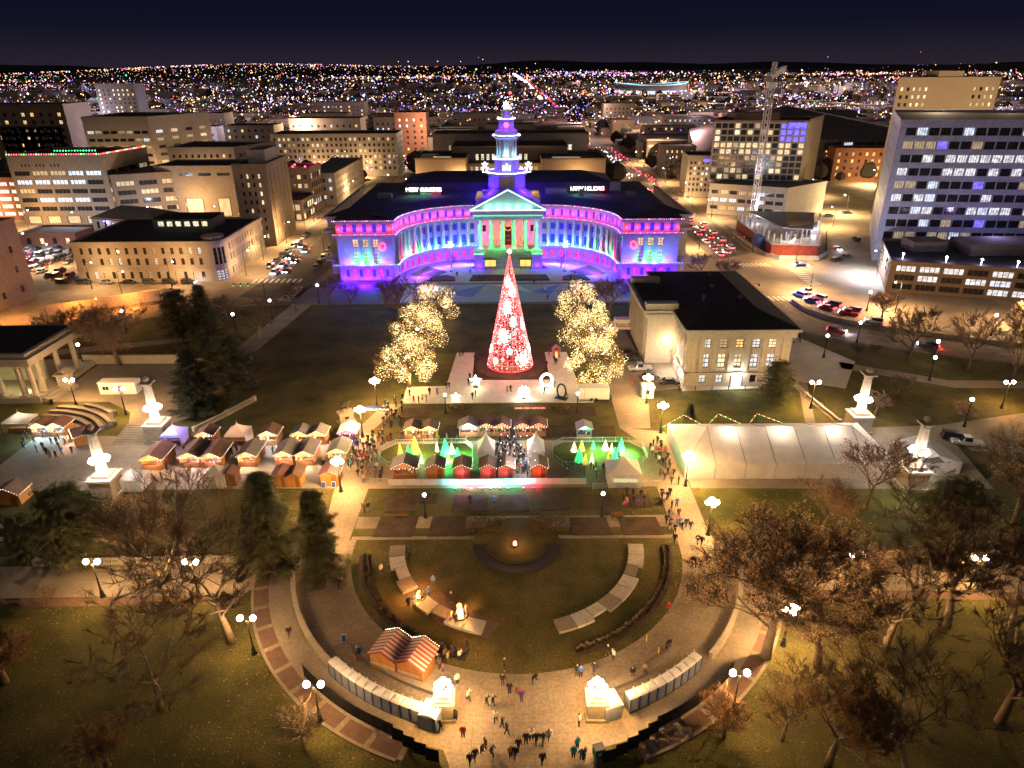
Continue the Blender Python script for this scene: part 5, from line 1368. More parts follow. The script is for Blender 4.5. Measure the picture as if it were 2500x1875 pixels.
SL = [((-91,229),3800,'street lamp at the corner of the courthouse'),((-92,250),4200,'street lamp midway along the courthouse side'),((-91,276),4600,'street lamp at the foot of the slab tower'),((-72.5,262),1400,'street lamp beside the left flank of the city hall'),((-91,318),5200,'street lamp by the glazed shop corner'),((-75,345),5200,'street lamp on the avenue opposite the red-lit block'),((-88,385),5200,'street lamp before the hall of narrow windows'),((-73,410),5200,'street lamp where the avenue passes the beige building'),((-110,214.5),3800,'street lamp before the middle of the courthouse'),((-136,214.5),3800,'street lamp before the far end of the courthouse'),((-150,262),4200,'street lamp between parking lot and courthouse'),((-166,240),4200,'street lamp amid the parked cars'),((-186,258),6000,'blue-white lamp at the back of the parking lot'),((-192,300),7000,'blue-white lamp before the fairy-lit office block'),((-165,312),6000,'blue-white lamp in the forecourt behind the station hall'),((-135,312),4200,'lamp post in the plaza before the administration block'),((-118,300),4200,'lamp post at the back of the slab tower plaza'),
 ((71.8,222),1600,'street lamp at the right flank of the city hall'),((72.8,262),5200,'street lamp on the boulevard near the site crane'),((93,320),6000,'street lamp on the boulevard by the white podium'),((73.5,330),5200,'street lamp on the boulevard behind the city hall'),((94.5,372),6000,'street lamp by the narrow grey tower'),((74.5,400),5600,'street lamp beside the beige stepped building'),((94.5,430),5600,'street lamp before the small black tower'),((74,470),5600,'street lamp further along the boulevard, left kerb'),((93,520),5600,'street lamp further along the boulevard, right kerb'),((102,240),5200,'street lamp at the wide junction by the building site'),((122,222),5200,'street lamp on the pale pavement below the office tower'),((93,205),4600,'street lamp beside the queue of red tail lights'),((110,186),4600,'street lamp on the outer kerb of the bend'),((136,172),4200,'street lamp on the outer kerb further along the bend'),((150,262),5200,'street lamp beside the left face of the office tower'),((141,300),5200,'street lamp behind the unfinished building'),((160,330),6500,'street lamp in the yellow-lit yard'),((165,380),6500,'street lamp in front of the orange brick warehouse'),((215,415),9000,'street lamp close to the brick warehouse front'),((-120,203),3200,'amber lamp above the sunken orange ramp'),((-145,182),2600,'amber lamp beside the avenue bend')]
BK = [(-236,408),(-205,410),(-168,380),(-150,322),(-128,458),(-98,460),(-60,392),(-30,396),(5,400),(40,392),(60,440),(-20,462),(30,464),(-180,450),(118,330),(150,425),(185,316),(205,318),(240,424),(110,540),(140,540),(-215,306),(-245,322)]  # added fill lamps, placed to brighten the dark facades at the back
SL += [(p, 3600, 'added fill lamp in the back streets, %s from the left' % (ORD[i] if i < 20 else 'number %d' % (i+1))) for i, p in enumerate(sorted(BK))]
for i, (p, e, lb) in enumerate(SL):
    street_lamp(p, e*2.5*(0.55 if 'courthouse' in lb else 1.3 if p[0] > 90 else 1.0), lb, cool='blue-white' in lb or 'office tower' in lb, rz=0.0 if p[0] < 0 else PI, col=(1.0,0.42,0.10) if 'amber' in lb else (1.0,0.70,0.30) if 'yellow' in lb or 'brick' in lb else (1.0,0.58,0.24))
for i in range(90):            # added fill lamps without fixtures, standing in for the far city's many lights
    y_ = rnd.uniform(480, 1100) if i < 50 else rnd.uniform(1100, 3200); x_ = rnd.uniform(-0.75, 0.75)*y_
    if abs(x_) > 60: lamp(None, (x_, y_, 26 if i < 50 else 50), rnd.uniform(35000, 80000)*(1 if i < 50 else 5), rnd.choice([(1.0,0.7,0.45),(0.8,0.75,1.0),(1.0,0.55,0.5)]), 2.0, 'far_city_fill')
# ================================================================ MONUMENTS
LST = MAT['limestone']
def pylon(p, label):
    t = thing('lamp_pylon', label, 'column', p, 0, 'fluted lamp pylons of the cross axis')
    ob('base', MB().box(-2.1,2.1,-2.1,2.1,0,0.6).box(-1.8,1.8,-1.8,1.8,0.6,3.4).box(-2.0,2.0,-2.0,2.0,3.4,3.8).box(-1.3,1.3,-1.3,1.3,3.8,4.3), LST, t)
    n = 20; m = MB(); o = 0
    for k, (r, z) in enumerate([(0.95,4.3),(0.86,4.7),(0.82,7.5),(0.70,11.2)]):
        for j in range(n):
            rr = r*(0.92 if j % 2 else 1.0); a = 2*PI*j/n; m.v.append((rr*math.cos(a), rr*math.sin(a), z))
    for k in range(3):
        for j in range(n): m.f.append((k*n+j, k*n+(j+1)%n, (k+1)*n+(j+1)%n, (k+1)*n+j)); m.m.append(0)
    ob('shaft', m, LST, t)
    ob('capital', MB().lathe([(0.7,11.2),(0.85,11.3),(0.75,11.45),(1.0,11.8)], n=16).box(-1.1,1.1,-1.1,1.1,11.8,12.05), LST, t)
    ob('urn', MB().lathe([(0.5,12.05),(0.3,12.2),(0.62,12.5),(0.66,12.8),(0.4,13.05),(0.12,13.2)], n=12), LST, t)
    ob('ring', MB().tube([(1.25*math.cos(2*PI*i/16),1.25*math.sin(2*PI*i/16),6.4) for i in range(17)], 0.09, 5), MAT['metal_dark'], t)
    for i in range(10):
        a = 2*PI*i/10; ob('globe', GLBS, None, t, (1.35*math.cos(a),1.35*math.sin(a),6.8))
    for a in (-0.4, -1.57, -2.7, 1.57): lamp(t, (2.6*math.cos(a),2.6*math.sin(a),6.5), 330*K, (1.0,0.86,0.72), 0.2)
pylon((-67.4,114.5), 'fluted stone pylon with ring of lamps beside the theatre steps')
pylon((-67.2,95.8), 'fluted stone pylon with ring of lamps behind the dark bushy evergreen')
pylon((66.6,116.1), 'fluted stone pylon with ring of lamps at the end of the sloping balustrade')
pylon((66.6,96.7), 'fluted stone pylon with ring of lamps beyond the long tent, nearest right')
def gate_pier(p, label):
    t = thing('gate_pier', label, 'pedestal', p, 0, 'lamp piers of the park entrance')
    ob('base', MB().box(-1.25,1.25,-1.25,1.25,0,0.35).box(-1.0,1.0,-1.0,1.0,0.35,2.3), MAT['concrete'], t)
    ob('cap', MB().box(-1.2,1.2,-1.2,1.2,2.3,2.55).box(-0.85,0.85,-0.85,0.85,2.55,2.75).box(-0.5,0.5,-0.5,0.5,2.75,3.1), MAT['concrete'], t)
    ob('stem', MB().tube([(0,0,3.1),(0,0,4.3)], 0.12, 6), MAT['metal_dark'], t)
    for i in range(7):
        a = 2*PI*i/7; ob('globe', GLBS, None, t, (0.80*math.cos(a),0.80*math.sin(a),4.1))
    for i in range(4):
        a = 2*PI*i/4; ob('globe', GLBS, None, t, (0.38*math.cos(a),0.38*math.sin(a),4.75))
    for a in (0.3, 2.0, 3.9, 5.2): lamp(t, (2.9*math.cos(a),2.9*math.sin(a),3.9), 420*K, WARM, 0.25)
gate_pier((-7.6,52.7), 'left stone gate pier crowned with a cluster of white globes')
gate_pier((8.9,52.6), 'right stone gate pier crowned with a cluster of white globes')
# balustrades
def balustrade(name, label, pts, h=1.0, bays=None):
    t = thing(name, label, 'balustrade')
    for a, b in zip(pts, pts[1:]):
        d = Vector((b[0]-a[0], b[1]-a[1])); L = d.length; rz = math.atan2(d.y, d.x); c = ((a[0]+b[0])/2, (a[1]+b[1])/2)
        ob('plinth', MB().obox(c, L/2, 0.28, rz, 0, 0.22), LST, t); ob('rail', MB().obox(c, L/2, 0.26, rz, h-0.16, h), LST, t)
        ob('pier', MB().obox(a, 0.36, 0.36, rz, 0, h+0.12), LST, t)
        m = MB(); n = int(L/0.36)
        for i in range(1, n):
            u = i/n; m.lathe([(0.09,0.22),(0.12,0.42),(0.05,0.6),(0.09,h-0.16)], (a[0]+d.x*u, a[1]+d.y*u, 0), 5)
        o = ob('balusters', m, LST, t, kind='stuff')
    ob('pier', MB().obox(pts[-1], 0.36, 0.36, 0, 0, h+0.12), LST, t)
    return t
balustrade('balustrade', 'long stone balustrade along the left walk behind the twin lamps', [(-68+6.1*i, 77.9+0.12*i) for i in range(7)])
balustrade('balustrade', 'long stone balustrade along the right walk behind the trees', [(36+6.4*i, 78.4) for i in range(10)])
balustrade('balustrade', 'sloping stone balustrade leading to the pylon right of the stone building', [(55.8+0.2,139.5),(58.3,131),(60.5,125.5),(64.3,118.6)][0:0] or [(62.5,136.5),(62.7,131),(63.4,125.5),(64.4,118.6)])
balustrade('balustrade', 'short stone balustrade below the theatre pylon', [(-62,117.5),(-58.2,124.5),(-55,131)])
tb = thing('terrace_wall', 'curved stone parapet wall beside the left walk', 'wall')
for i in range(12):
    a0 = 186+3.8*i; ob('panel', ringmesh(MB(), O0, 31.55, 31.95, a0, a0+3.5, 0, 0.9, 4), LST, tb); ob('coping', ringmesh(MB(), O0, 31.45, 32.05, a0, a0+3.8, 0.9, 1.08, 4), LST, tb)
tb = thing('terrace_wall', 'curved stone parapet wall hidden by the brown oak at right', 'wall')
for i in range(10):
    a0 = 316+3.8*i; ob('panel', ringmesh(MB(), O0, 31.55, 31.95, a0, a0+3.5, 0, 0.9, 4), LST, tb); ob('coping', ringmesh(MB(), O0, 31.45, 32.05, a0, a0+3.8, 0.9, 1.08, 4), LST, tb)
t = thing('stone_pier', 'square stone pier where the balustrade meets the curved wall', 'pier', (-31.6,78.6))
ob('base', MB().box(-1.2,1.2,-1.0,1.0,0,1.7), LST, t); ob('cap', MB().box(-1.4,1.4,-1.2,1.2,1.7,2.0), LST, t)
for s_, a0, a1, lb in ((0, 228, 254, 'low curved bench wall behind the striped kiosk'), (1, 288, 314, 'low curved bench wall with people sitting at the right')):
    t = thing('bench_wall', lb, 'bench wall'); k = (a1-a0)/8
    for i in range(8): ob('block', ringmesh(MB(), O0, 27.6, 28.5, a0+k*i, a0+k*(i+0.985), 0, 0.5, 3), MAT['concrete'], t); 
# terrace slabs on the disc lawn
for s_, a0, a1, lb in ((0, 182, 256, 'broken ring of pale stone terrace slabs beside the fire pits'), (1, 286, 358, 'curved row of pale stone terrace slabs on the right of the lawn')):
    t = thing('terrace', lb, 'terrace'); n = 9; k = (a1-a0)/n
    for i in range(n):
        if s_ == 0 and i in (4,): continue
        ob('slab', ringmesh(MB(), O0, 16.4, 18.6 if i not in (2,6) else 18.0, a0+k*i+0.2, a0+k*(i+1)-0.2, 0.0, 0.42, 4), MAT['pale_paving'] if i % 3 else MAT['concrete'], t)
struct('paving_patch', MB().sheet([(-12.5,70),(-9.5,66),(-3.2,63.4),(-1.8,66.0),(-7,69),(-10,72)], 0.05), MAT['red_paving'])
# fire pits with flames
MAT['flame'] = E('flame', (1.0,0.50,0.14), 16); MAT['ember'] = E('ember', (1.0,0.25,0.06), 5)
def fire_pit(p, s_, e_, label):
    t = thing('fire_pit', label, 'fire pit', p)
    ob('bowl', MB().lathe([(0.7,0),(0.95,0.45),(0.85,0.5),(0.6,0.3)], n=12), MAT['metal_dark'], t, scale=s_)
    rf = random.Random(int(p[0]*10)); 
    for i in range(5):
        a = rf.random()*6.3; r = rf.random()*0.35; h = 0.7+0.6*rf.random()
        ob('flame', MB().lathe([(0.05,0.35),(0.24,0.55),(0.2,0.35+h*0.6),(0.02,0.35+h)], (r*math.cos(a), r*math.sin(a), 0), 6), MAT['flame'] if i < 3 else MAT['ember'], t, scale=s_)
    lamp(t, (0,0,1.4*s_), e_*K, (1.0,0.38,0.10), 0.3)
fire_pit((-12.5,70.5), 1.0, 700, 'burning fire pit on the stone terrace, nearer the pond')
fire_pit((-6.8,67.1), 1.15, 1000, 'larger burning fire pit with bystanders on the red paving')
fire_pit((0.2,81.5), 0.6, 120, 'small fire burning in the middle of the round pool court')
# ================================================================ CONE TREE AND LIGHT SCULPTURES
t = thing('cone_tree', 'giant glowing red and white light cone shaped like a Christmas tree', 'christmas tree', (-0.4,149.2))
HT = 26.6; RB = 5.4
RED = E('tree_red', (1.0,0.05,0.06), 1.7); PNK = E('tree_pink', (1.0,0.26,0.25), 2.0); HOT = E('tree_hot', (1.0,0.78,0.70), 7.0)
def cone_pt(a, z, k=1.0):
    r = RB*(1-z/HT)*k; return (r*math.cos(a), r*math.sin(a), 0.5+z)
for i in range(26):
    a = 2*PI*i/26
    ob('rib', MB().tube([cone_pt(a, 0), cone_pt(a, HT*0.5), cone_pt(a, HT*0.985)], [0.045,0.045,0.03], 4), PNK if i % 3 == 0 else RED, t)
for j in range(19):
    z = HT*(1-(1-j/19)**1.0)*0.97
    m = MB().tube([cone_pt(2*PI*i/30, z) for i in range(31)], 0.045 if j % 4 else 0.10, 4)
    ob('hoop', m, PNK if j % 2 else RED, t)
tr_ = random.Random(5)
m = MB()
for i in range(3000):
    z = HT*(1-math.sqrt(tr_.random()))*0.98; a = tr_.random()*2*PI
    m.octa(cone_pt(a, z, 1.0-0.05*tr_.random()), 0.055+0.035*tr_.random(), tr_.choice([0,0,0,1,1,2]))
ob('string_lights', m, [RED, PNK, HOT], t, kind='stuff')
def patch(a, z, wa, hz_, mat, nm='ornament', k=1.02):
    m = MB(); n = 7; c = cone_pt(a, z, k); m.v.append(c)
    for i in range(14):
        w = 2*PI*i/14; s_ = 0.8+0.35*tr_.random(); m.v.append(cone_pt(a+wa*s_*math.cos(w)/max(0.25,(1-z/HT)), z+hz_*s_*math.sin(w), k))
    for i in range(14): m.f.append((0, 1+i, 1+(i+1) % 14)); m.m.append(0)
    ob(nm, m, mat, t)
def cluster(a, z, wa, h):
    m = MB()
    for i in range(90):
        w = tr_.random()*2*PI; q = tr_.random()**0.55; m.octa(cone_pt(a+wa*1.25*q*math.cos(w)/max(0.25,(1-z/HT)), max(0.2, z+h*1.25*q*math.sin(w)), 1.01), 0.07+0.16*(1-q)*tr_.random(), 0)
    o = ob('ornament', m, HOT, t); o['kind'] = 'stuff'
for a, z, wa, h in ((-1.95,8.0,0.26,1.6),(-1.75,14.6,0.20,1.5),(-0.95,2.6,0.30,2.0),(-1.3,11.5,0.12,1.0),(-2.3,2.2,0.10,0.6),(-1.2,18.5,0.12,1.4),(-1.9,20.5,0.10,1.2),(-2.9,4.4,0.12,0.8),(-0.2,4.5,0.12,1.0),(-0.5,10.5,0.10,1.2),(-1.6,4.9,0.10,0.6)):
    patch(a, z, wa*0.62, h*0.62, HOT); cluster(a, z, wa, h)
for i in range(16): patch(-PI*tr_.random(), 20*tr_.random()**1.3, 0.08, 0.6, PNK, 'red_ornament', 0.99)
ob('mast', MB().tube([(0,0,0.2),(0,0,HT)], [0.5,0.15], 8), MAT['metal_dark'], t)
ob('base', MB().lathe([(5.2,0.2),(5.2,0.6),(4.6,0.62)], n=30), MAT['wood_dark'], t)
ob('star', MB().octa((0,0,HT+0.8),0.55), HOT, t)
lamp(t, (0,-6.4,4), 900, (1.0,0.30,0.22), 0.6); lamp(t, (6.4,0,5), 600, (1.0,0.30,0.22), 0.6); lamp(t, (-6.4,0,5), 600, (1.0,0.30,0.22), 0.6)
SW = E('sculpture_white', (1.0,0.90,0.62), 7)
def star_light(p, r, z, label):
    t = thing('star_light', label, 'light sculpture', p); m = MB()
    for k in range(5):
        a = PI/2+2*PI*k/5; b_ = a+PI/5; c_ = a-PI/5
        m.tube([(0.42*r*math.cos(c_),0,z+0.42*r*math.sin(c_)),(r*math.cos(a),0,z+r*math.sin(a)),(0.42*r*math.cos(b_),0,z+0.42*r*math.sin(b_))], 0.12, 5)
        m.tube([(0,0,z),(r*0.8*math.cos(a),0,z+r*0.8*math.sin(a))], [0.25,0.06], 5)
    ob('star', m, SW, t); ob('stand', MB().box(-0.5,0.5,-0.4,0.4,0.0,0.1).tube([(0,0.1,0.05),(0,0.1,z-0.35*r)], 0.06, 5), MAT['metal_dark'], t)
    lamp(t, (0,-1.0,z), 300, (1.0,0.85,0.5), 0.4)
star_light(((-8.0,136.7)[0], (-8.0,136.7)[1], 0.18), 1.35, 1.6, 'bright upright star light on the pale event floor')
star_light(((-11.9,129.9)[0], (-11.9,129.9)[1], 0.0), 1.0, 1.1, 'smaller star light at the front edge of the event floor')
t = thing('wreath_light', 'upright ring-shaped wreath light on the event floor', 'light sculpture', ((7.6,136.5)[0], (7.6,136.5)[1], 0.18))
ob('ring', MB().tube([(1.25*math.cos(2*PI*i/20),0,1.7+1.45*math.sin(2*PI*i/20)) for i in range(21)], 0.26, 6), SW, t); ob('stand', MB().box(-0.6,0.6,-0.4,0.4,0,0.22), MAT['metal_dark'], t); lamp(t, (0,-1.0,1.6), 300, (1.0,0.85,0.5), 0.4)
t = thing('snowflake_light', 'bright white snowflake light on the event floor', 'light sculpture', ((2.5,131.0)[0], (2.5,131.0)[1], 0.18)); m = MB()
for k in range(10):
    a = 2*PI*k/10; m.tube([(0,0,1.5),(1.25*math.cos(a),0,1.5+1.35*math.sin(a))], [0.3,0.14], 5)
ob('snowflake', m, [E('flake_white', (1.0,0.95,0.8), 10)], t); ob('stand', MB().box(-0.5,0.5,-0.4,0.4,0,0.25), MAT['metal_dark'], t); lamp(t, (0,-1.2,1.4), 450, (1.0,0.9,0.65), 0.4)
t = thing('photo_frame', 'tall dark oval photo frame standing at the edge of the event floor', 'frame', (10.5,130.8), -0.5)
ob('frame', MB().tube([(1.0*math.cos(2*PI*i/20),0,1.9+1.6*math.sin(2*PI*i/20)) for i in range(21)], 0.2, 6), MAT['metal_dark'], t); ob('base', MB().box(-1.3,1.3,-0.7,0.7,0,0.35), MAT['metal_dark'], t); ob('prop', MB().tube([(0.9,0.1,2.2),(0.9,1.4,0.2)], 0.08, 5), MAT['metal_dark'], t)
# LED trees on the two fenced lawns
def led_tree_mesh(n_tier=5):
    m = MB(); rr = random.Random(2)
    prof = []
    for i in range(n_tier):
        z0 = 0.08+0.9*i/n_tier; z1 = 0.08+0.9*(i+1)/n_tier
        prof += [(0.30*(1-i/n_tier)+0.03, z0), (0.20*(1-(i+0.6)/n_tier)+0.02, z1)]
    prof.append((0.005,1.0))
    n = 12; o = 0
    for r, z in prof:
        for j in range(n):
            a = 2*PI*j/n; q = r*(0.8 if j % 2 else 1.05); m.v.append((q*math.cos(a), q*math.sin(a), z))
    for i in range(len(prof)-1):
        for j in range(n): m.f.append((i*n+j, i*n+(j+1)%n, (i+1)*n+(j+1)%n, (i+1)*n+j)); m.m.append(0)
    return m.mesh('crown')
LTM = led_tree_mesh(); LTB = MB().box(-0.15,0.15,-0.15,0.15,0,0.1).mesh('base'); LTB.materials.append(MAT['metal_dark'])
def patterned(nm, c, s_, lo=0.25):
    m = EV(nm, c, s_, 1.6, lo); return m
LTC = {'cyan': (patterned('tree_cyan', (0.08,1.0,0.36), 0.75, 0.4), (0.10,1.0,0.25)), 'amber': (patterned('tree_amber', (1.0,0.62,0.08), 0.75, 0.35), (1.0,0.65,0.08)), 'white': (patterned('tree_white', (1.0,0.84,0.58), 1.0, 0.55), (1.0,0.8,0.5)), 'pale': (patterned('tree_pale', (0.65,1.0,0.45), 0.9, 0.3), (0.3,1.0,0.3))}
LTM.materials.append(LTC['cyan'][0])
def led_tree(p, h, c, label, w=1.0):
    t = thing('led_tree', label, 'light tree', p, rnd.random()*3, 'glowing cone trees on the fenced lawns')
    o = ob('crown', LTM, LTC[c][0], t, scale=(h*w,h*w,h)); ob('base', LTB, None, t)
    lamp(t, (0.0,-0.4*h*w-0.5,0.7), 520*h if c in ('cyan','pale') else 160, LTC[c][1], 0.3)
def C3(x, y): return None
LT = [((-20.4,107.5),2.9,'amber',.7),((-19.1,108.5),1.9,'cyan',1),((-17.8,108.5),3.6,'amber',.85),((-13.9,109.1),2.1,'white',.6),((-12.3,108.6),3.0,'cyan',1),((-11.1,108.4),2.2,'white',.9),((-9.9,106.1),2.6,'cyan',1),((-19.2,105.1),2.0,'amber',.8),((-17.8,104.4),3.0,'cyan',1),((-16.2,104.9),2.2,'white',.5),((-13.9,105.0),1.9,'pale',1),((-12.6,105.3),2.5,'cyan',1),((-11.4,105.1),1.9,'amber',.55),
 ((11.3,108.7),2.2,'white',.9),((12.7,108.9),2.4,'amber',.9),((14.9,109.5),1.9,'cyan',.9),((17.1,109.2),2.2,'white',1),((18.2,108.8),1.8,'white',.7),((19.9,108.6),3.0,'cyan',.85),((19.9,107.3),1.3,'cyan',1.3),((11.9,105.1),2.9,'cyan',1),((12.9,104.3),2.2,'amber',.8),((14.1,104.6),2.2,'white',.6),((17.0,104.4),2.3,'amber',.7),((18.0,103.8),3.8,'cyan',.8),((19.9,106.2),1.4,'amber',1.1)]
cn = {}
for p, h, c, w in LT:
    side_ = 'left' if p[0] < 0 else 'right'; k = cn.get((side_, c), 0); cn[(side_, c)] = k+1
    led_tree(p, h, c, '%s cone tree of %s lights, %s of its colour on the %s fenced lawn' % ('tall' if h > 2.5 else 'small', {'cyan':'green-blue','amber':'amber','white':'white','pale':'pale green'}[c], ORD[k], side_), w)
# white railings round the lawns
def railing(name, label, pts, h=1.05, closed=False):
    t = thing(name, label, 'fence')
    if closed: pts = pts+[pts[0]]
    for a, b in zip(pts, pts[1:]):
        d = Vector((b[0]-a[0], b[1]-a[1])); L = d.length; n = max(1, round(L/2.4))
        for i in range(n):
            p = (a[0]+d.x*i/n, a[1]+d.y*i/n); q = (a[0]+d.x*(i+1)/n, a[1]+d.y*(i+1)/n)
            m = MB().tube([(*p,h),(*q,h)], 0.04, 4).tube([(*p,0.15),(*q,0.15)], 0.035, 4)
            for k in range(1, 9): m.tube([(p[0]+(q[0]-p[0])*k/9, p[1]+(q[1]-p[1])*k/9, 0.15),(p[0]+(q[0]-p[0])*k/9, p[1]+(q[1]-p[1])*k/9, h)], 0.022, 3, cap=False)
            ob('panel', m, MAT['rail_white'], t); ob('post', MB().tube([(*p,0),(*p,h+0.08)], 0.055, 5), MAT['rail_white'], t)
railing('railing', 'white railing round the left lawn of glowing cone trees', [(-24.2,109.4),(-21.9,111.9),(-8.9,112.1),(-7.4,109.8),(-7.2,106.2),(-8.5,104.6),(-22.1,103.9),(-24.1,106.3)], closed=True)
railing('railing', 'white railing round the right lawn of glowing cone trees', [(7.5,110.5),(9.5,112.2),(21.9,112.2),(24.1,109.7),(24.3,106.3),(22.1,103.4),(8.8,103.6),(7.3,106.5)], closed=True)
struct('lawn', MB().sheet([(-24.2,109.4),(-21.9,111.9),(-8.9,112.1),(-7.4,109.8),(-7.2,106.2),(-8.5,104.6),(-22.1,103.9),(-24.1,106.3)], 0.03), MAT['green_grass'])
struct('lawn', MB().sheet([(7.5,110.5),(9.5,112.2),(21.9,112.2),(24.1,109.7),(24.3,106.3),(22.1,103.4),(8.8,103.6),(7.3,106.5)], 0.03), MAT['green_grass'])
railing('railing', 'short white railing at the left end of the white barrier', [(-24.2,98.4),(-21.2,98.4)]); railing('railing', 'short white railing right of the white pavilion tent', [(21.8,97.0),(24.8,97.2)]); railing('railing', 'short white railing left of the white pavilion tent', [(13.4,96.5),(15.8,96.5)])
t = thing('canvas_barrier', 'long white canvas barrier below the market huts lit pink and cyan', 'barrier')
a, b = (-21.1,97.9), (12.5,98.5)
for i in range(12):
    x0_ = a[0]+(b[0]-a[0])*i/12; x1_ = a[0]+(b[0]-a[0])*(i+1)/12
    ob('panel', MB().box(x0_+0.03,x1_-0.03,a[1]-0.03,a[1]+0.03,0.05,1.25), MAT['white_canvas'], t); ob('post', MB().box(x0_-0.03,x0_+0.03,a[1]+0.04,a[1]+0.12,0,1.3), MAT['metal_grey'], t)
for i, (x, c) in enumerate(((985,'cyan'),(1005,'red'),(1020,'cyan'),(1042,'red'),(1060,'cyan'),(1080,'red'),(1098,'cyan'),(1130,'cyan'),(1152,'red'))):
    px = a[0]+(b[0]-a[0])*(x-839)/(1266-839)
    t = thing('ground_spotlight', '%s ground spotlight aimed at the canvas barrier, %s from the left' % ('turquoise' if c == 'cyan' else 'red', ORD[i]), 'spotlight', (px, a[1]-1.5, 0), 0, 'coloured ground spotlights below the barrier')
    ob('housing', MB().box(-0.15,0.15,-0.12,0.12,0.02,0.3), MAT['metal_dark'], t); ob('lens', MB().ball((0,0.16,0.24),0.11), MAT['led_cyan' if c == 'cyan' else 'led_red'], t)
    lamp(t, (0,0.25,0.4), 620, (0.02,0.75,0.85) if c == 'cyan' else (1.0,0.02,0.08), 0.12)

# ================================================================ MARKET HUTS AND TENTS
def gable_roof(m, w, d, z, rise, ov=0.3, mi=0, th=0.08):
    for s_ in (-1, 1):
        x0 = s_*(w/2+ov); zz = z-ov*rise/(w/2)
        m.add([(x0,-d/2-ov,zz),(x0,d/2+ov,zz),(0,d/2+ov,z+rise),(0,-d/2-ov,z+rise),(x0,-d/2-ov,zz+th),(x0,d/2+ov,zz+th),(0,d/2+ov,z+rise+th),(0,-d/2-ov,z+rise+th)],
              [(0,1,2,3),(7,6,5,4),(4,5,1,0),(3,2,6,7),(0,3,7,4),(1,5,6,2)] if s_ > 0 else [(3,2,1,0),(4,5,6,7),(0,1,5,4),(7,6,2,3),(4,7,3,0),(2,6,5,1)], mi)
    return m
HCACHE = {}
def hut_parts(w, d, open_):
    k = (round(w,1), round(d,1), open_)
    if k in HCACHE: return HCACHE[k]
    h = 2.2; rise = w*0.24
    r = {}
    sl = MB(); sr = MB()
    gable_roof(MB(), w, d, h, rise)
    body = MB()
    body.box(-w/2,-w/2+0.07,-d/2,d/2,0,h).box(w/2-0.07,w/2,-d/2,d/2,0,h)
    gb = MB()
    gb.add([(-w/2,d/2,0),(w/2,d/2,0),(w/2,d/2,h),(0,d/2,h+rise),(-w/2,d/2,h),(-w/2,d/2-0.07,0),(w/2,d/2-0.07,0),(w/2,d/2-0.07,h),(0,d/2-0.07,h+rise),(-w/2,d/2-0.07,h)], [(4,3,2,1,0),(5,6,7,8,9),(0,1,6,5)])
    body.v, o = body.v, len(body.v); body.add(gb.v, gb.f)
    y = -d/2
    if open_:
        fr = MB().add([(-w/2,y,h-0.15),(w/2,y,h-0.15),(w/2,y,h),(0,y,h+rise),(-w/2,y,h),(-w/2,y+0.07,h-0.15),(w/2,y+0.07,h-0.15),(w/2,y+0.07,h),(0,y+0.07,h+rise),(-w/2,y+0.07,h)], [(0,1,2,3,4),(9,8,7,6,5),(5,6,1,0)])
        r['counter'] = MB().box(-w/2+0.08,w/2-0.08,y-0.12,y+0.25,0,0.95).mesh('counter')
        goods = MB(); gr = random.Random(int(w*10))
        for i in range(int(w*5)):
            gx = gr.uniform(-w/2+0.3,w/2-0.3); gy = gr.uniform(y+0.35,d/2-0.3); gz = gr.uniform(0.3,1.5); s_ = gr.uniform(0.08,0.2)
            goods.box(gx-s_,gx+s_,gy-s_,gy+s_,gz,gz+s_*2, i % 3)
        r['goods'] = goods.mesh('goods')
    else:
        fr = MB().add([(-w/2,y,0),(w/2,y,0),(w/2,y,h),(0,y,h+rise),(-w/2,y,h),(-w/2,y+0.07,0),(w/2,y+0.07,0),(w/2,y+0.07,h),(0,y+0.07,h+rise),(-w/2,y+0.07,h)], [(0,1,2,3,4),(9,8,7,6,5)])
        r['door'] = MB().box(w*0.12,w*0.40,y-0.05,y-0.005,0.05,1.9).mesh('door')
    r['walls'] = body.mesh('walls'); r['front'] = fr.mesh('front')
    full = gable_roof(MB(), w, d, h, rise)
    for nm, lo in (('slope', 0), ('slope2', 1)):
        m = MB(); o = lo*8; m.v = full.v[o:o+8]; m.f = [tuple(i-o for i in f) for f in full.f[lo*6:lo*6+6]]; m.m = [0]*6
        r[nm] = m.mesh('roof_slope')
    pts = [(-w/2-0.3,y-0.33,h-0.12),(0,y-0.33,h+rise+0.14),(w/2+0.3,y-0.33,h-0.12)]
    r['lights'] = strand(pts+[(w/2+0.32,d/2+0.3,h-0.12)], 0.42, 0.042, [0,0,1], 4).mesh('string_lights')
    if open_: r['lights2'] = strand([(-w/2-0.3,y-0.3,h-0.12),(w/2+0.3,y-0.3,h-0.12)], 0.45, 0.042, [0,1], 5).mesh('string_lights')
    HCACHE[k] = r
    return r
GOODS = [M('goods_red', (0.45,0.06,0.05), 0.7, 0.3, 3), M('goods_cream', (0.6,0.5,0.35), 0.7, 0.3, 3), M('goods_green', (0.10,0.22,0.08), 0.7, 0.3, 3)]
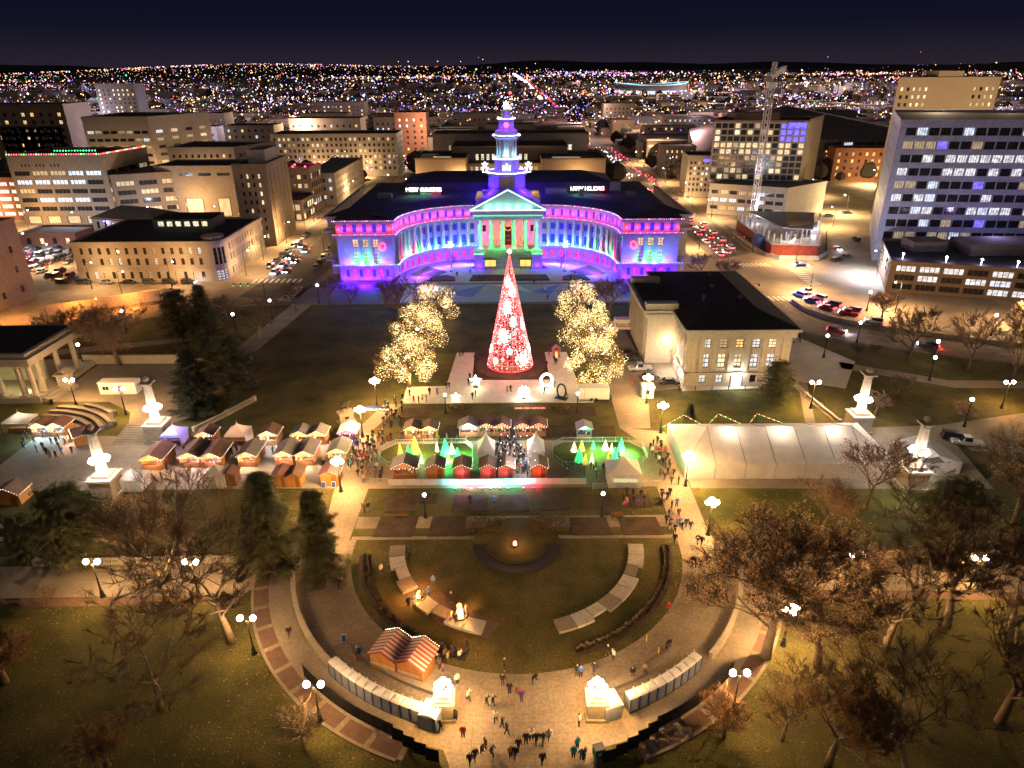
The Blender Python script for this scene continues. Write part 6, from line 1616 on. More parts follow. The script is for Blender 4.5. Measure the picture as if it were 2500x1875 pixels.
def hut(p, w, d, label, roof=('shingle_brown','shingle_red'), open_=True, glow='lit_amber', rz=0.0, wood='wood', light=(1.0,0.66,0.42), e_=520, strings=True):
    r = hut_parts(w, d, open_)
    t = thing('market_hut', label, 'market hut', (p[0], p[1]+d/2*math.cos(rz), 0), rz, 'wooden huts of the winter market')
    ob('walls', r['walls'], MAT[wood], t); ob('front', r['front'], MAT[wood], t)
    ob('roof_slope', r['slope'], MAT[roof[0]], t); ob('roof_slope', r['slope2'], MAT[roof[1]], t)
    if open_:
        ct = ob('counter', r['counter'], MAT['wood_dark'], t); ob('goods', r['goods'], GOODS, ct, kind='stuff')
        ob('back_glow_panel', MB().box(-w/2+0.15,w/2-0.15,d/2-0.2,d/2-0.1,0.9,2.0), MAT[{'lit_amber':'stall_amber','lit_white':'stall_white','lit_cool':'stall_cool'}.get(glow, glow)], t)  # emissive panel added as the stall's interior light
        lamp(t, (0,-d/2+0.5,2.0), e_, light, 0.15); lamp(t, (0,-d/2-0.9,1.8), e_, light, 0.15)
        if strings: ob('string_lights', r['lights2'], [MAT['fairy'], MAT['fairy_white']], t, kind='stuff')
    else: ob('door', r['door'], MAT['wood_dark'], t)
    if strings: ob('string_lights', r['lights'], [MAT['fairy'], MAT['fairy_white']], t, kind='stuff')
    return t
PAG = {}
def pagoda_meshes(w, d, h, peak, walls):
    k = (w, d, h, peak, walls)
    if k in PAG: return PAG[k]
    n = 6; m = MB()
    ringp = []
    for i in range(n+1):
        u = i/n; s_ = (1-u)**1.7; z = h+peak*u
        ringp.append([(sx*w/2*s_, sy*d/2*s_, z) for sx, sy in ((-1,-1),(1,-1),(1,1),(-1,1))])
    faces = []
    for k4 in range(4):
        q = MB()
        for i in range(n):
            q.add([ringp[i][k4], ringp[i][(k4+1)%4], ringp[i+1][(k4+1)%4], ringp[i+1][k4]], [(0,1,2,3)])
        a, b = ringp[0][k4], ringp[0][(k4+1)%4]
        q.add([(a[0],a[1],h-0.3),(b[0],b[1],h-0.3),b,a], [(0,1,2,3)])
        faces.append(q.mesh('roof_panel'))
    wl = []
    for k4 in range(4):
        if k4 in walls:
            a, b = ringp[0][k4], ringp[0][(k4+1)%4]
            q = MB(); nn = 8
            dx, dy = (b[0]-a[0])/nn, (b[1]-a[1])/nn; L = math.hypot(dx,dy)
            for i in range(nn+1):
                o_ = 0.05*(1 if i % 2 else -1) if 0 < i < nn else 0
                px, py = a[0]*0.985+dx*i*0.985+dy/L*o_, a[1]*0.985+dy*i*0.985-dx/L*o_
                q.v += [(px,py,0.02),(px,py,h-0.05)]
            for i in range(nn): q.f.append((2*i,2*i+2,2*i+3,2*i+1)); q.m.append(0)
            wl.append(q.mesh('side_wall'))
    leg = MB().tube([(0,0,0),(0,0,h)], 0.05, 5).mesh('leg'); leg.materials.append(MAT['metal_grey'])
    PAG[k] = (faces, wl, leg); return PAG[k]
def pagoda(p, w, d, h, peak, label, walls=(), roof='white_canvas', glow=None, light=None, e_=60, rz=0.0):
    F_, W2, leg = pagoda_meshes(w, d, h, peak, tuple(walls))
    t = thing('pagoda_tent', label, 'tent', (p[0], p[1]+d/2, 0), rz, 'pointed white tents of the winter market')
    for f in F_: ob('roof_panel', f, MAT[roof], t, smooth=True)
    for f in W2: ob('side_wall', f, MAT['white_canvas'], t)
    for sx, sy in ((-1,-1),(1,-1),(1,1),(-1,1)): ob('leg', leg, None, t, (sx*w/2*0.97, sy*d/2*0.97, 0))
    ob('finial', MB().lathe([(0.06,h+peak-0.1),(0.05,h+peak+0.35)], n=5), MAT['metal_grey'], t)
    if light:
        lamp(t, (0,0,h-0.2), e_, light, 0.25)
        ob('table', MB().box(-w*0.4,w*0.4,-d*0.35,-d*0.2,0,0.9), MAT['wood_dark'], t)
    if glow: ob('string_lights', strand([(-w/2,-d/2-0.05,h-0.15),(w/2,-d/2-0.05,h-0.15),(w/2+0.05,d/2,h-0.15)], 0.2, 0.07, [0], 3), [MAT[glow]], t, kind='stuff')
    return t
BR, RD, GR = 'shingle_brown', 'shingle_red', 'shingle_grey'
WH = (0.95,0.9,1.0)
# back row, left of the axis
pagoda((-63.9,111.5), 3.7,3.7,2.3,1.7, 'white pointed tent glowing blue-violet beside the theatre steps', walls=(1,2), glow='led_blue', light=(0.35,0.25,1.0), e_=260)
hut((-57.7,112.1), 3.0,3.2, 'hut with red-brown roof and coloured fairy lights between two pointed tents', (RD,BR), light=(1.0,0.45,0.5))
pagoda((-51.7,111.3), 3.9,3.9,2.4,1.9, 'white pointed tent over orange wares in the back row', walls=(1,2), light=(1.0,0.45,0.2), e_=200)
hut((-45.8,112.1), 3.3,3.2, 'hut with red roof and two visitors at its white-lit counter', (RD,BR), light=WH, glow='lit_white')
hut((-39.9,112.0), 3.0,3.0, 'orange hut with grey roof, left half of a twin pair in the back row', (GR,GR), wood='wood')
hut((-36.6,112.1), 3.0,3.0, 'orange hut with grey roof, right half of a twin pair in the back row', (GR,GR))
hut((-31.1,112.6), 3.2,3.2, 'white-roofed hut outlined in violet lights near the entrance arch', ('white_metal','white_metal'), light=(0.5,0.3,1.0), glow='lit_blue')
# middle row
hut((-63.6,103.5), 3.6,5.2, 'deep hut with pinkish roof and orange front nearest the pylon', (RD,RD), light=(1.0,0.5,0.2))
hut((-57.2,104.2), 3.5,5.2, 'deep red-roofed hut ringed by fairy lights, left half of a pair', (RD,BR), light=(1.0,0.6,0.6), glow='lit_white')
hut((-53.3,104.1), 3.5,5.2, 'deep red-roofed hut ringed by fairy lights, right half of a pair', (RD,BR), light=(1.0,0.6,0.6), glow='lit_white')
hut((-47.1,104.4), 3.2,4.8, 'deep hut with grey-brown roof in the middle row', (BR,GR))
hut((-40.7,104.7), 3.1,4.8, 'deep striped-roof hut behind the spruces, left half of a pair', (RD,GR))
hut((-37.0,104.7), 3.1,4.8, 'deep striped-roof hut behind the spruces, right half of a pair', (RD,GR))
hut((-31.3,105.4), 3.2,4.2, 'grey-roofed hut at the path end of the middle row', (GR,GR))
# front row, seen from behind
pagoda((-63.9,96.4), 3.7,3.4,2.3,1.6, 'white pointed tent with walls and draped back beside the near pylon', walls=(0,1,2,3))
pagoda((-50.3,97.3), 3.6,3.4,2.4,1.8, 'plain white pointed tent behind bare branches', walls=(0,1,2,3))
hut((-48.0,98.1), 2.2,2.2, 'small closed hut with red roof beside the plain white tent', (RD,RD), open_=False, wood='wood_dark', strings=False)
hut((-39.3,97.6), 2.4,3.0, 'closed hut with pinkish roof behind the spruces, left of its pair', (RD,RD), open_=False, strings=False)
hut((-36.9,97.6), 2.4,3.0, 'closed hut with pinkish roof behind the spruces, right of its pair', (RD,BR), open_=False, strings=False)
hut((-31.0,97.9), 3.0,3.0, 'orange closed hut with sandwich boards beside the bright path lamp', (RD,RD), open_=False)
# far left
pagoda((-96.6,117.1), 4.8,3.8,2.4,1.6, 'white tent with lit counter at the far left of the market', light=(1.0,0.8,0.6), e_=240)
hut((-91.1,115.9), 3.2,3.0, 'red-roofed hut with turquoise-lit counter at the far left, left of its pair', (RD,RD), light=(0.5,0.8,1.0), glow='lit_cool')
hut((-87.9,115.9), 3.2,3.0, 'red-roofed hut with turquoise-lit counter at the far left, right of its pair', (RD,RD), light=(0.5,0.8,1.0), glow='lit_cool')
hut((-81.6,113.1), 3.6,3.4, 'turned red-roofed hut with yellow side wall below the theatre seats', (RD,RD), rz=-0.9)
hut((-82.0,92.9), 4.0,3.0, 'closed orange hut at the left edge behind the bushy evergreen', (RD,BR), open_=False)
# centre front row (backs towards the semicircle)
hut((-18.6,100.1), 4.1,3.2, 'wide hut with grey-brown roof and open window at the left of the barrier', (GR,BR), open_=True, e_=40)
hut((-13.3,100.0), 3.0,3.0, 'closed brown hut with light door behind the barrier', (GR,BR), open_=False)
hut((-8.7,99.9), 2.8,3.0, 'closed hut with front washed pink and blue behind the barrier', (BR,BR), open_=False)
hut((-4.2,99.9), 2.7,3.0, 'closed hut with pink gable outline, left of a pair behind the barrier', (BR,BR), open_=False)
hut((-1.2,99.8), 2.7,3.0, 'closed hut with pink gable outline, right of a pair behind the barrier', (BR,BR), open_=False)
hut((4.5,99.9), 2.7,3.0, 'closed hut washed bright red behind the barrier', (BR,BR), open_=False)
for x, c in (((-8.6,99.1),(1.0,0.15,0.6)),((-4.2,99.0),(1.0,0.12,0.55)),((-1.2,99.0),(1.0,0.15,0.6)),((4.5,98.9),(1.0,0.05,0.08))):
    lamp(None, (x[0], x[1]+0.3, 1.35), 60, c, 0.15, 'gable_wash')
# centre back row
hut((-19.0,113.8), 2.9,2.8, 'orange-lit hut with pale brown roof at the left of the centre back row', (BR,BR))
hut((-15.8,113.8), 2.9,2.8, 'orange-lit hut with pale brown roof, second in the centre back row', (BR,BR))
hut((-8.4,114.6), 3.6,2.6, 'flat dark booth with white-lit counter in the centre back row', ('shingle_grey','shingle_grey'), light=WH, glow='lit_white', strings=False, wood='metal_grey')
hut((-5.0,114.7), 2.9,2.8, 'red-roofed hut with white counter, left of the pair behind the crowd', (RD,RD), light=WH, glow='lit_white', e_=120)
hut((-2.0,114.7), 2.9,2.8, 'red-roofed hut with white counter, right of the pair behind the crowd', (RD,RD), light=WH, glow='lit_white', e_=120)
hut((2.0,114.6), 2.9,2.8, 'red-lit hut under a red sign, left of the pair behind the crowd', (RD,RD), light=(1.0,0.5,0.4), glow='lit_white', e_=120)
hut((5.0,114.6), 2.9,2.8, 'red-lit hut under a red sign, right of the pair behind the crowd', (RD,RD), light=(1.0,0.5,0.4), glow='lit_white', e_=120)
BNL = E('banner_letter', (1.0,0.30,0.18), 2.2)
for i, (p, txt) in enumerate((((2.0,115.9),'BURGERS / CREPES'),((5.1,115.9),'ROASTED CORN'))):
    t = thing('roof_banner', 'red %s banner above the %s red-lit hut' % (('drinks','left') if i == 0 else ('sweets','right')), 'banner', (p[0], p[1]+3.2, 0))
    ob('board', MB().box(-1.45,1.45,-0.04,0.04,3.5,4.15), [M('banner_dark%d' % i, (0.20,0.03,0.025), 0.7, 0.1)], t); ob('post', MB().box(-1.3,-1.22,0.05,0.12,0,4.1), MAT['metal_dark'], t); ob('post', MB().box(1.22,1.3,0.05,0.12,0,4.1), MAT['metal_dark'], t)
    me = text_mesh(txt, 0.36, 0.02); me.materials.append(BNL); o = ob('lettering', me, None, t, (0,-0.06,3.72)); o.rotation_euler = (R(90),0,0)
hut((13.7,113.5), 2.7,2.4, 'blue-glowing food kiosk behind the right fenced lawn', ('metal_grey','metal_grey'), light=(0.3,0.6,1.0), glow='lit_cool', strings=False, wood='metal_grey', e_=160)
pagoda((-4.7,104.6), 3.1,4.2,2.5,3.3, 'tall peaked white tent at the left side of the crowd', walls=(0,3))
pagoda((4.2,104.6), 3.1,4.2,2.5,3.3, 'tall peaked white tent at the right side of the crowd', walls=(0,1))
pagoda((18.8,96.6), 5.6,5.0,2.6,2.6, 'large white pavilion tent with banner at the right end of the barrier', walls=(0,1,2,3))
bn = ob('tent_banner', MB().box(-2.0,2.0,-0.05,-0.01,1.25,1.95), [EV('banner_glow', (0.7,0.85,0.5), 0.5, 2, 0.15)], None, ((18.8,96.5)[0], (18.8,96.5)[1], 0)); tag(bn, 'dark green banner across the front of the large pavilion tent', 'banner')
# added bulb strands and fill lamps that brighten the crowd lane
t = thing('fill_light_canopy', 'added white fill bulbs strung over the crowd between the tall peaked tents', 'string lights')
for i in range(5):
    y = 99.5+3*i; ob('strand', strand([(-2.6,y,4.0),(4.4,y,4.0)], 1.1, 0.06, [0], i, 0.6), [MAT['fairy_white']], t, kind='stuff')
    if i % 2 == 0: lamp(t, (0.9,y,3.6), 800, (0.95,0.92,1.0), 0.3)
# long white frame tent
t = thing('frame_tent', 'long white frame tent with ribbed roof panels on the right of the market', 'tent', (47.3,106.5))
x0, x1, ya, yb, he, hr = -17.9, 17.9, -7.3, 7.3, 2.9, 6.2
n = 7; hipd = 5.0
xs = [x0+(x1-x0)*i/n for i in range(n+1)]
for i in range(n):
    a_, b_ = xs[i], xs[i+1]
    ra, rb = max(a_, x0+hipd), min(b_, x1-hipd); 
    if i == 0: ra, rb = x0+hipd, x0+hipd+0.15
    if i == n-1: ra, rb = x1-hipd-0.15, x1-hipd
    for s_ in (-1, 1):
        y_ = ya if s_ < 0 else yb
        sagm = MB(); mid = [((a_+ra)/2, y_/2, (he+hr)/2-0.12), ((b_+rb)/2, y_/2, (he+hr)/2-0.12)]
        sagm.add([(a_+0.04,y_,he),(b_-0.04,y_,he),(mid[1][0]-0.04,mid[1][1],mid[1][2]),(mid[0][0]+0.04,mid[0][1],mid[0][2]),(rb-0.03,0,hr),(ra+0.03,0,hr)], [(0,1,2,3),(3,2,4,5)] if s_ < 0 else [(3,2,1,0),(5,4,2,3)])
        ob('roof_panel', sagm, MAT['white_canvas'], t)
        ob('side_wall', MB().box(a_+0.05,b_-0.05,y_-0.02,y_+0.02,0.02,he-0.02), MAT['white_canvas'], t)
        if i > 0: ob('rib', MB().tube([(a_,y_*1.005,he),(mid[0][0],mid[0][1]*1.01,mid[0][2]+0.03),(ra,0,hr+0.03)], 0.055, 4), MAT['grey_wall'], t)
for s_ in (-1, 1):
    xx = x0 if s_ < 0 else x1; rr_ = x0+hipd if s_ < 0 else x1-hipd
    ob('roof_panel', MB().add([(xx,ya,he),(xx,yb,he),(rr_,0,hr)], [(2,1,0) if s_ < 0 else (0,1,2)]), MAT['white_canvas'], t)
    ob('side_wall', MB().box(xx-0.02,xx+0.02,ya,yb,0.02,he-0.02), MAT['white_canvas'] if s_ > 0 else M('red_trim_wall', (0.62,0.58,0.55), 0.7, 0.05), t)
lamp(t, (0,0,4.2), 1100, (1.0,0.80,0.62), 1.0); lamp(t, (-9,0,4.2), 1100, (1.0,0.80,0.62), 1.0); lamp(t, (9,0,4.2), 1100, (1.0,0.80,0.62), 1.0)
t = thing('small_tent', 'low white marquee between the long tent and the near pylon', 'tent', (72.5,103.5)); m = gable_roof(MB(), 9, 7, 2.4, 1.4, 0.1)
ob('roof_panel', m, MAT['white_canvas'], t)
for xx in (-4.4, 4.4): ob('side_wall', MB().box(xx-0.03,xx+0.03,-3.5,3.5,0,2.4), MAT['white_canvas'], t)
ob('side_wall', MB().box(-4.4,4.4,-3.5,-3.45,0,2.4), MAT['white_canvas'], t)
# garland of coloured bulbs on poles behind the tent
t = thing('bulb_garland', 'garland of green and amber bulbs on poles behind the long tent', 'string lights')
GP = [(29,116.5,0.8),(33,116.5,3.4),(37.5,116.5,0.8),(39.6,116.5,3.6),(45.5,116.5,0.8),(47,116.5,3.6),(54,116.5,0.8)]
for a_, b_ in zip(GP, GP[1:]): ob('strand', strand([a_, b_], 0.35, 0.075, [0,1,2], 3), [MAT['led_green'], MAT['fairy'], MAT['led_red']], t, kind='stuff')
for p in GP[1::2]: ob('pole', MB().tube([(p[0],p[1],0),p], 0.05, 5), MAT['metal_dark'], t)
# striped kiosk
def striped(p, rz, label):
    t = thing('striped_kiosk', label, 'kiosk', p, rz, 'twin gables of the candy-striped kiosk'); w, d, h, rise = 3.3, 3.6, 2.4, 0.9
    r = hut_parts(w, d, False); ob('walls', r['walls'], MAT['wood'], t, scale=(1,1,1.05)); ob('front', r['front'], MAT['wood'], t, scale=(1,1,1.05))
    k = 0
    for s_ in (-1, 1):
        for i in range(15):
            y0_ = -d/2-0.3+(d+0.6)*i/15; y1_ = -d/2-0.3+(d+0.6)*(i+1)/15
            xo = s_*(w/2+0.3); m = MB(); zz = h-0.05
            m.add([(xo,y0_,zz-0.15),(xo,y1_,zz-0.15),(0,y1_,zz+rise),(0,y0_,zz+rise),(xo,y0_,zz-0.08),(xo,y1_,zz-0.08),(0,y1_,zz+rise+0.07),(0,y0_,zz+rise+0.07)], [(7,6,5,4),(0,1,2,3),(4,5,1,0),(0,3,7,4),(1,5,6,2)] if s_ > 0 else [(4,5,6,7),(3,2,1,0),(0,1,5,4),(4,7,3,0),(2,6,5,1)])
            ob('roof_board', m, STRIPE[i % 2], t)
    ob('sign_board', MB().box(-1.5,1.5,-d/2-0.08,-d/2-0.02,0.9,1.25), MAT['limestone'], t)
    ob('string_lights', strand([(-w/2-0.3,d/2+0.32,h-0.1),(0,d/2+0.32,h+rise),(w/2+0.3,d/2+0.32,h-0.1)], 0.25, 0.055, [0], 5), [MAT['fairy']], t, kind='stuff')
STRIPE = [M('stripe_red', (0.30,0.05,0.05), 0.6, 0.1, 2), M('stripe_white', (0.42,0.36,0.31), 0.6, 0.06, 2)]
striped((-14.6,60.1), -0.38, 'orange kiosk with red and white striped roof, left gable'); striped((-11.3,58.8), -0.38, 'orange kiosk with red and white striped roof, right gable')
# ================================================================ PORTABLE TOILETS, BLACK FENCE
TG = M('toilet_grey', (0.22,0.235,0.27), 0.5, 0.1, 2); TR = M('toilet_roof', (0.66,0.64,0.62), 0.5, 0.08, 2); TBL = M('toilet_blue', (0.02,0.06,0.30), 0.5, 0.1, 2)
tb_ = MB().box(-0.56,0.56,-0.56,0.56,0.1,2.05).mesh('cabin'); tb_.materials.append(TG)
td_ = MB().box(-0.42,0.42,-0.60,-0.57,0.18,1.95).mesh('door'); td_.materials.append(TG)
te_ = MB().box(-0.61,-0.55,-0.62,-0.56,0,2.08).mesh('corner_post'); te_.materials.append(TBL)
trf = MB().add([(-0.6,-0.6,2.05),(0.6,-0.6,2.05),(0.6,0.6,2.05),(-0.6,0.6,2.05),(-0.52,-0.45,2.22),(0.52,-0.45,2.22),(0.52,0.45,2.22),(-0.52,0.45,2.22),(-0.3,-0.1,2.30),(0.3,-0.1,2.30),(0.3,0.3,2.30),(-0.3,0.3,2.30)], [(0,1,5,4),(1,2,6,5),(2,3,7,6),(3,0,4,7),(4,5,9,8),(5,6,10,9),(6,7,11,10),(7,4,8,11),(8,9,10,11),(3,2,1,0)]).mesh('roof'); trf.materials.append(TR)
tbs = MB().box(-0.58,0.58,-0.6,0.6,0,0.1).mesh('skid'); tbs.materials.append(MAT['dark_wall'])
tv = MB().tube([(0.35,0.4,2.2),(0.35,0.4,2.6)], 0.05, 6).mesh('vent_pipe'); tv.materials.append(TR)
def toilet(a, r, label):
    p = (O0[0]+r*math.cos(R(a)), O0[1]+r*math.sin(R(a)))
    t = thing('portable_toilet', label, 'toilet', p, R(a)+PI/2, 'portable toilets round the court')
    for nm, me in (('cabin',tb_),('door',td_),('roof',trf),('skid',tbs),('vent_pipe',tv),('corner_post',te_)): ob(nm, me, None, t)
    ob('corner_post', te_, None, t, (1.16,0,0))
for i in range(11): toilet(228.5+2.15*i, 31.9, 'grey portable toilet with white roof, %s of the left row from its far end' % ORD[i])
for i in range(9): toilet(311-2.2*i, 31.2, 'grey portable toilet with white roof, %s of the right row from its far end' % ORD[i])
def wide_toilet(a, r, label):
    p = (O0[0]+r*math.cos(R(a)), O0[1]+r*math.sin(R(a)))
    t = thing('accessible_toilet', label, 'toilet', p, R(a)+PI/2); ob('cabin', MB().box(-1.0,1.0,-1.0,1.0,0.05,2.1), TG, t)
    m = MB(); n = 8
    for i in range(n+1): 
        u = -1.05+2.1*i/n; z = 2.08+0.38*math.cos(u/1.05*PI/2); m.v += [(u,-1.06,z),(u,1.06,z)]
    for i in range(n): m.f.append((2*i,2*i+2,2*i+3,2*i+1)); m.m.append(0)
    m.f.append(tuple(2*i for i in range(n+1))[::-1]); m.m.append(0); m.f.append(tuple(2*i+1 for i in range(n+1))); m.m.append(0)
    ob('roof', m, TR, t); 
    for i in range(5): ob('roof_rib', MB().box(-0.85+0.4*i,-0.78+0.4*i,-1.0,1.0,2.28+0.14*math.cos((i-2)*0.6),2.48+0.08*math.cos((i-2)*0.6)), TR, t)
    ob('door', MB().box(-0.6,0.6,-1.06,-1.01,0.1,2.0), TG, t)
wide_toilet(252.8, 31.9, 'wide grey toilet cabin with ribbed white roof at the end of the left row'); wide_toilet(288.6, 31.0, 'wide grey toilet cabin with ribbed white roof at the end of the right row')
BF = M('black_mesh_fabric', (0.012,0.012,0.014), 0.85, 0.2, 2)
for a0, a1, lb in ((224, 257, 'black fabric fence curving behind the left toilets'), (283.5, 316, 'black fabric fence curving behind the right toilets')):
    t = thing('screen_fence', lb, 'fence'); n = 14
    for i in range(n):
        b0 = a0+(a1-a0)*i/n; b1 = a0+(a1-a0)*(i+1)/n
        rr_ = 34.6+1.8*max(0, (b0-245)/12 if a0 < 250 else (295-b0)/12)
        ob('panel', ringmesh(MB(), O0, rr_, rr_+0.04, b0+0.05, b1-0.05, 0.04, 1.85, 2), BF, t)
        p = (O0[0]+rr_*math.cos(R(b0)), O0[1]+rr_*math.sin(R(b0))); ob('post', MB().tube([(*p,0),(*p,1.95)], 0.04, 5), MAT['metal_dark'], t)
# ================================================================ OTHER THINGS
t = thing('site_cabin', 'white site cabin with small windows on the theatre plaza', 'cabin', (-85.7,135.6))
ob('body', MB().box(-4.0,4.0,-1.2,1.2,0.15,2.8), MAT['white_metal'], t); ob('roof', MB().box(-4.1,4.1,-1.3,1.3,2.8,2.95), MAT['white_metal'], t)
for x in (-3.2,-2.5): ob('window', MB().box(x,x+0.6,-1.24,-1.205,1.2,2.0), MAT['glass_dark'], t)
ob('door', MB().box(0.2,1.0,-1.24,-1.205,0.2,2.2), MAT['grey_wall'], t); ob('sign', MB().box(-1.2,-0.4,-1.24,-1.205,1.3,1.8), TBL, t)
t = thing('plaza_wall', 'long pale wall closing the theatre plaza behind the white cabin', 'wall')
for i in range(8): ob('panel', MB().obox((-101+4.6*i,152-0.0*i), 2.28, 0.3, 0, 0, 2.0), LST, t); ob('coping', MB().obox((-101+4.6*i,152), 2.3, 0.4, 0, 2.0, 2.2), LST, t)
t = thing('stone_pavilion', 'small stone gate pavilion with pitched roof at the plaza wall', 'pavilion', (-98.7,137.7)); ob('base', MB().box(-1.6,1.6,-1.3,1.3,0,0.5).box(-1.3,1.3,-1.0,1.0,0.5,3.6), LST, t); ob('cornice', MB().box(-1.7,1.7,-1.4,1.4,3.6,3.9), LST, t); ob('roof', gable_roof(MB(), 2.8, 2.2, 3.95, 0.8, 0.2), LST, t)
t = thing('theatre_tiers', 'curved tiers of dark stone seats of the open-air theatre', 'seating')
for i in range(7):
    a0_, a1_ = (30+2*i, 98-2*i) if i < 6 else (52, 74)
    ob('tier', ringmesh(MB(), (-95,107), 11.5+1.6*i, 12.3+1.6*i, a0_, a1_, 0.0, 0.30+0.16*i, 24), MAT['tier_grey'], t)
    ob('riser', ringmesh(MB(), (-95,107), 12.3+1.6*i, 13.1+1.6*i, a0_, a1_, 0.0, 0.06+0.16*i, 24), MAT['asphalt'], t)
t = thing('theatre_steps', 'broad flight of stone steps beside the theatre pylon', 'steps')
for i in range(9): ob('step', MB().obox((-72.5,113.0+0.75*i), 3.4, 0.375, 0, 0.0, 0.10+0.10*i), MAT['concrete'], t)
struct('theatre_plaza', MB().prism([(-69,119.8),(-76.2,119.8),(-79,126),(-86,131),(-99.4,131),(-99.4,152),(-65,152),(-62,128)], -0.02, 0.06), MAT['concrete'])
t = thing('guard_booth', 'small white guard booth at the service drive', 'booth', (28.9,131.9)); ob('body', MB().box(-1.2,1.2,-1.2,1.2,0,2.5), MAT['white_metal'], t); ob('roof', MB().box(-1.4,1.4,-1.4,1.4,2.5,2.7), MAT['white_metal'], t); ob('window', MB().box(-0.5,0.3,-1.24,-1.205,1.1,2.0), MAT['glass_dark'], t)
t = thing('white_trailer', 'white box trailer with double axle beside the event floor', 'trailer', (17.3,130.7)); ob('box', MB().box(-3.2,3.2,-1.25,1.25,0.5,3.1), MAT['white_metal'], t); ob('frame', MB().box(-3.3,3.9,-0.9,0.9,0.35,0.5), MAT['metal_dark'], t)
for x in (-0.5,0.45):
    for y in (-1.28,1.28): ob('wheel', MB().tube([(x,y-0.1,0.4),(x,y+0.1,0.4)], 0.4, 12), MAT['tyre'], t)
for x in (-2.1,1.6): ob('door_seam', MB().box(x,x+0.05,-1.28,-1.252,0.6,3.0), MAT['metal_grey'], t)
t = thing('gift_booth', 'small red-lit booth with pink roof at the back of the event floor', 'booth', (10.8,154.0)); ob('walls', MB().box(-0.8,0.8,-0.8,0.8,0,2.2), [M('booth_red', (0.40,0.10,0.08), 0.7, 0.15, 2)], t); ob('roof', gable_roof(MB(), 1.8, 1.8, 2.2, 0.8, 0.2), [M('booth_roof', (0.5,0.22,0.25), 0.7, 0.1, 2)], t); ob('door', MB().box(-0.3,0.3,-0.84,-0.805,0,1.8), MAT['lit_amber'], t)
# rental truck
t = thing('box_truck', 'white box truck lettered Event Rents parked behind the stone building', 'truck', (29.1,171.8), 0.0)
ob('cargo_box', MB().box(-1.7,4.2,-1.2,1.2,0.95,3.7), MAT['white_metal'], t); ob('cab', MB().add([(-3.9,-1.1,0.5),(-1.8,-1.1,0.5),(-1.8,-1.1,2.5),(-2.9,-1.1,2.5),(-3.3,-1.1,1.6),(-3.9,-1.1,1.4),(-3.9,1.1,0.5),(-1.8,1.1,0.5),(-1.8,1.1,2.5),(-2.9,1.1,2.5),(-3.3,1.1,1.6),(-3.9,1.1,1.4)], [(0,1,2,3,4,5),(11,10,9,8,7,6),(0,5,11,6),(5,4,10,11),(4,3,9,10),(3,2,8,9),(2,1,7,8),(1,0,6,7)]), MAT['white_metal'], t)
ob('windscreen', MB().add([(-3.32,-0.95,1.65),(-3.32,0.95,1.65),(-2.95,0.95,2.42),(-2.95,-0.95,2.42)], [(3,2,1,0)]), MAT['glass_dark'], t); ob('side_window', MB().box(-2.8,-2.0,-1.13,-1.105,1.6,2.3), MAT['glass_dark'], t)
for x in (-3.0,2.8):
    for y in (-1.12,1.12): ob('wheel', MB().tube([(x,y-0.13,0.48),(x,y+0.13,0.48)], 0.48, 14), MAT['tyre'], t)
for y in (-0.8,0.8): ob('headlight', MB().box(-3.95,-3.905,y-0.15,y+0.15,0.85,1.05), MAT['white_metal'], t)
me = text_mesh('Event Rents', 1.2, 0.01, 'LEFT'); me.transform(Matrix.Shear('XZ', 4, (0.25, 0.0))) if False else None; me.materials.append(M('letter_black', (0.02,0.015,0.02), 0.6, 0)); o = ob('lettering', me, None, t, (-1.5,-1.225,2.0)); o.rotation_euler = (R(90),0,0)
ob('underline', MB().box(-1.5,4.1,-1.235,-1.205,1.72,1.88), [M('letter_red', (0.42,0.02,0.03), 0.6, 0)], t)
# market entrance arch
t = thing('entrance_arch', 'blue arched Christkindlmarket sign over the market path', 'sign', (-26.8,118.4))
ob('sign_board', MB().add([(x_,y_,z_) for y_ in (-0.08,0.08) for x_, z_ in [(-3.0+6*i/8, 3.4+0.55*math.sin(PI*i/8)) for i in range(9)]+[(3.0-6*i/8, 4.35+0.55*math.sin(PI*(8-i)/8)) for i in range(9)]], [tuple(range(18)), tuple(range(35,17,-1))]+[(i,(i+1)%18,18+(i+1)%18,18+i) for i in range(18)]), [M('arch_blue', (0.02,0.04,0.16), 0.6, 0.1, 1)], t)
for x in (-2.9,2.8): ob('post', MB().box(x,x+0.12,-0.06,0.06,0,3.6), MAT['metal_dark'], t)
for tx_, x_, mt_ in (('Christkindl', -0.85, 'lit_white'), ('Market', 1.85, 'lit_yellow')):
    me = text_mesh(tx_, 0.68, 0.01); me.materials.append(MAT[mt_]); o = ob('lettering', me, None, t, (x_,-0.12,3.95)); o.rotation_euler = (R(90),0,0)
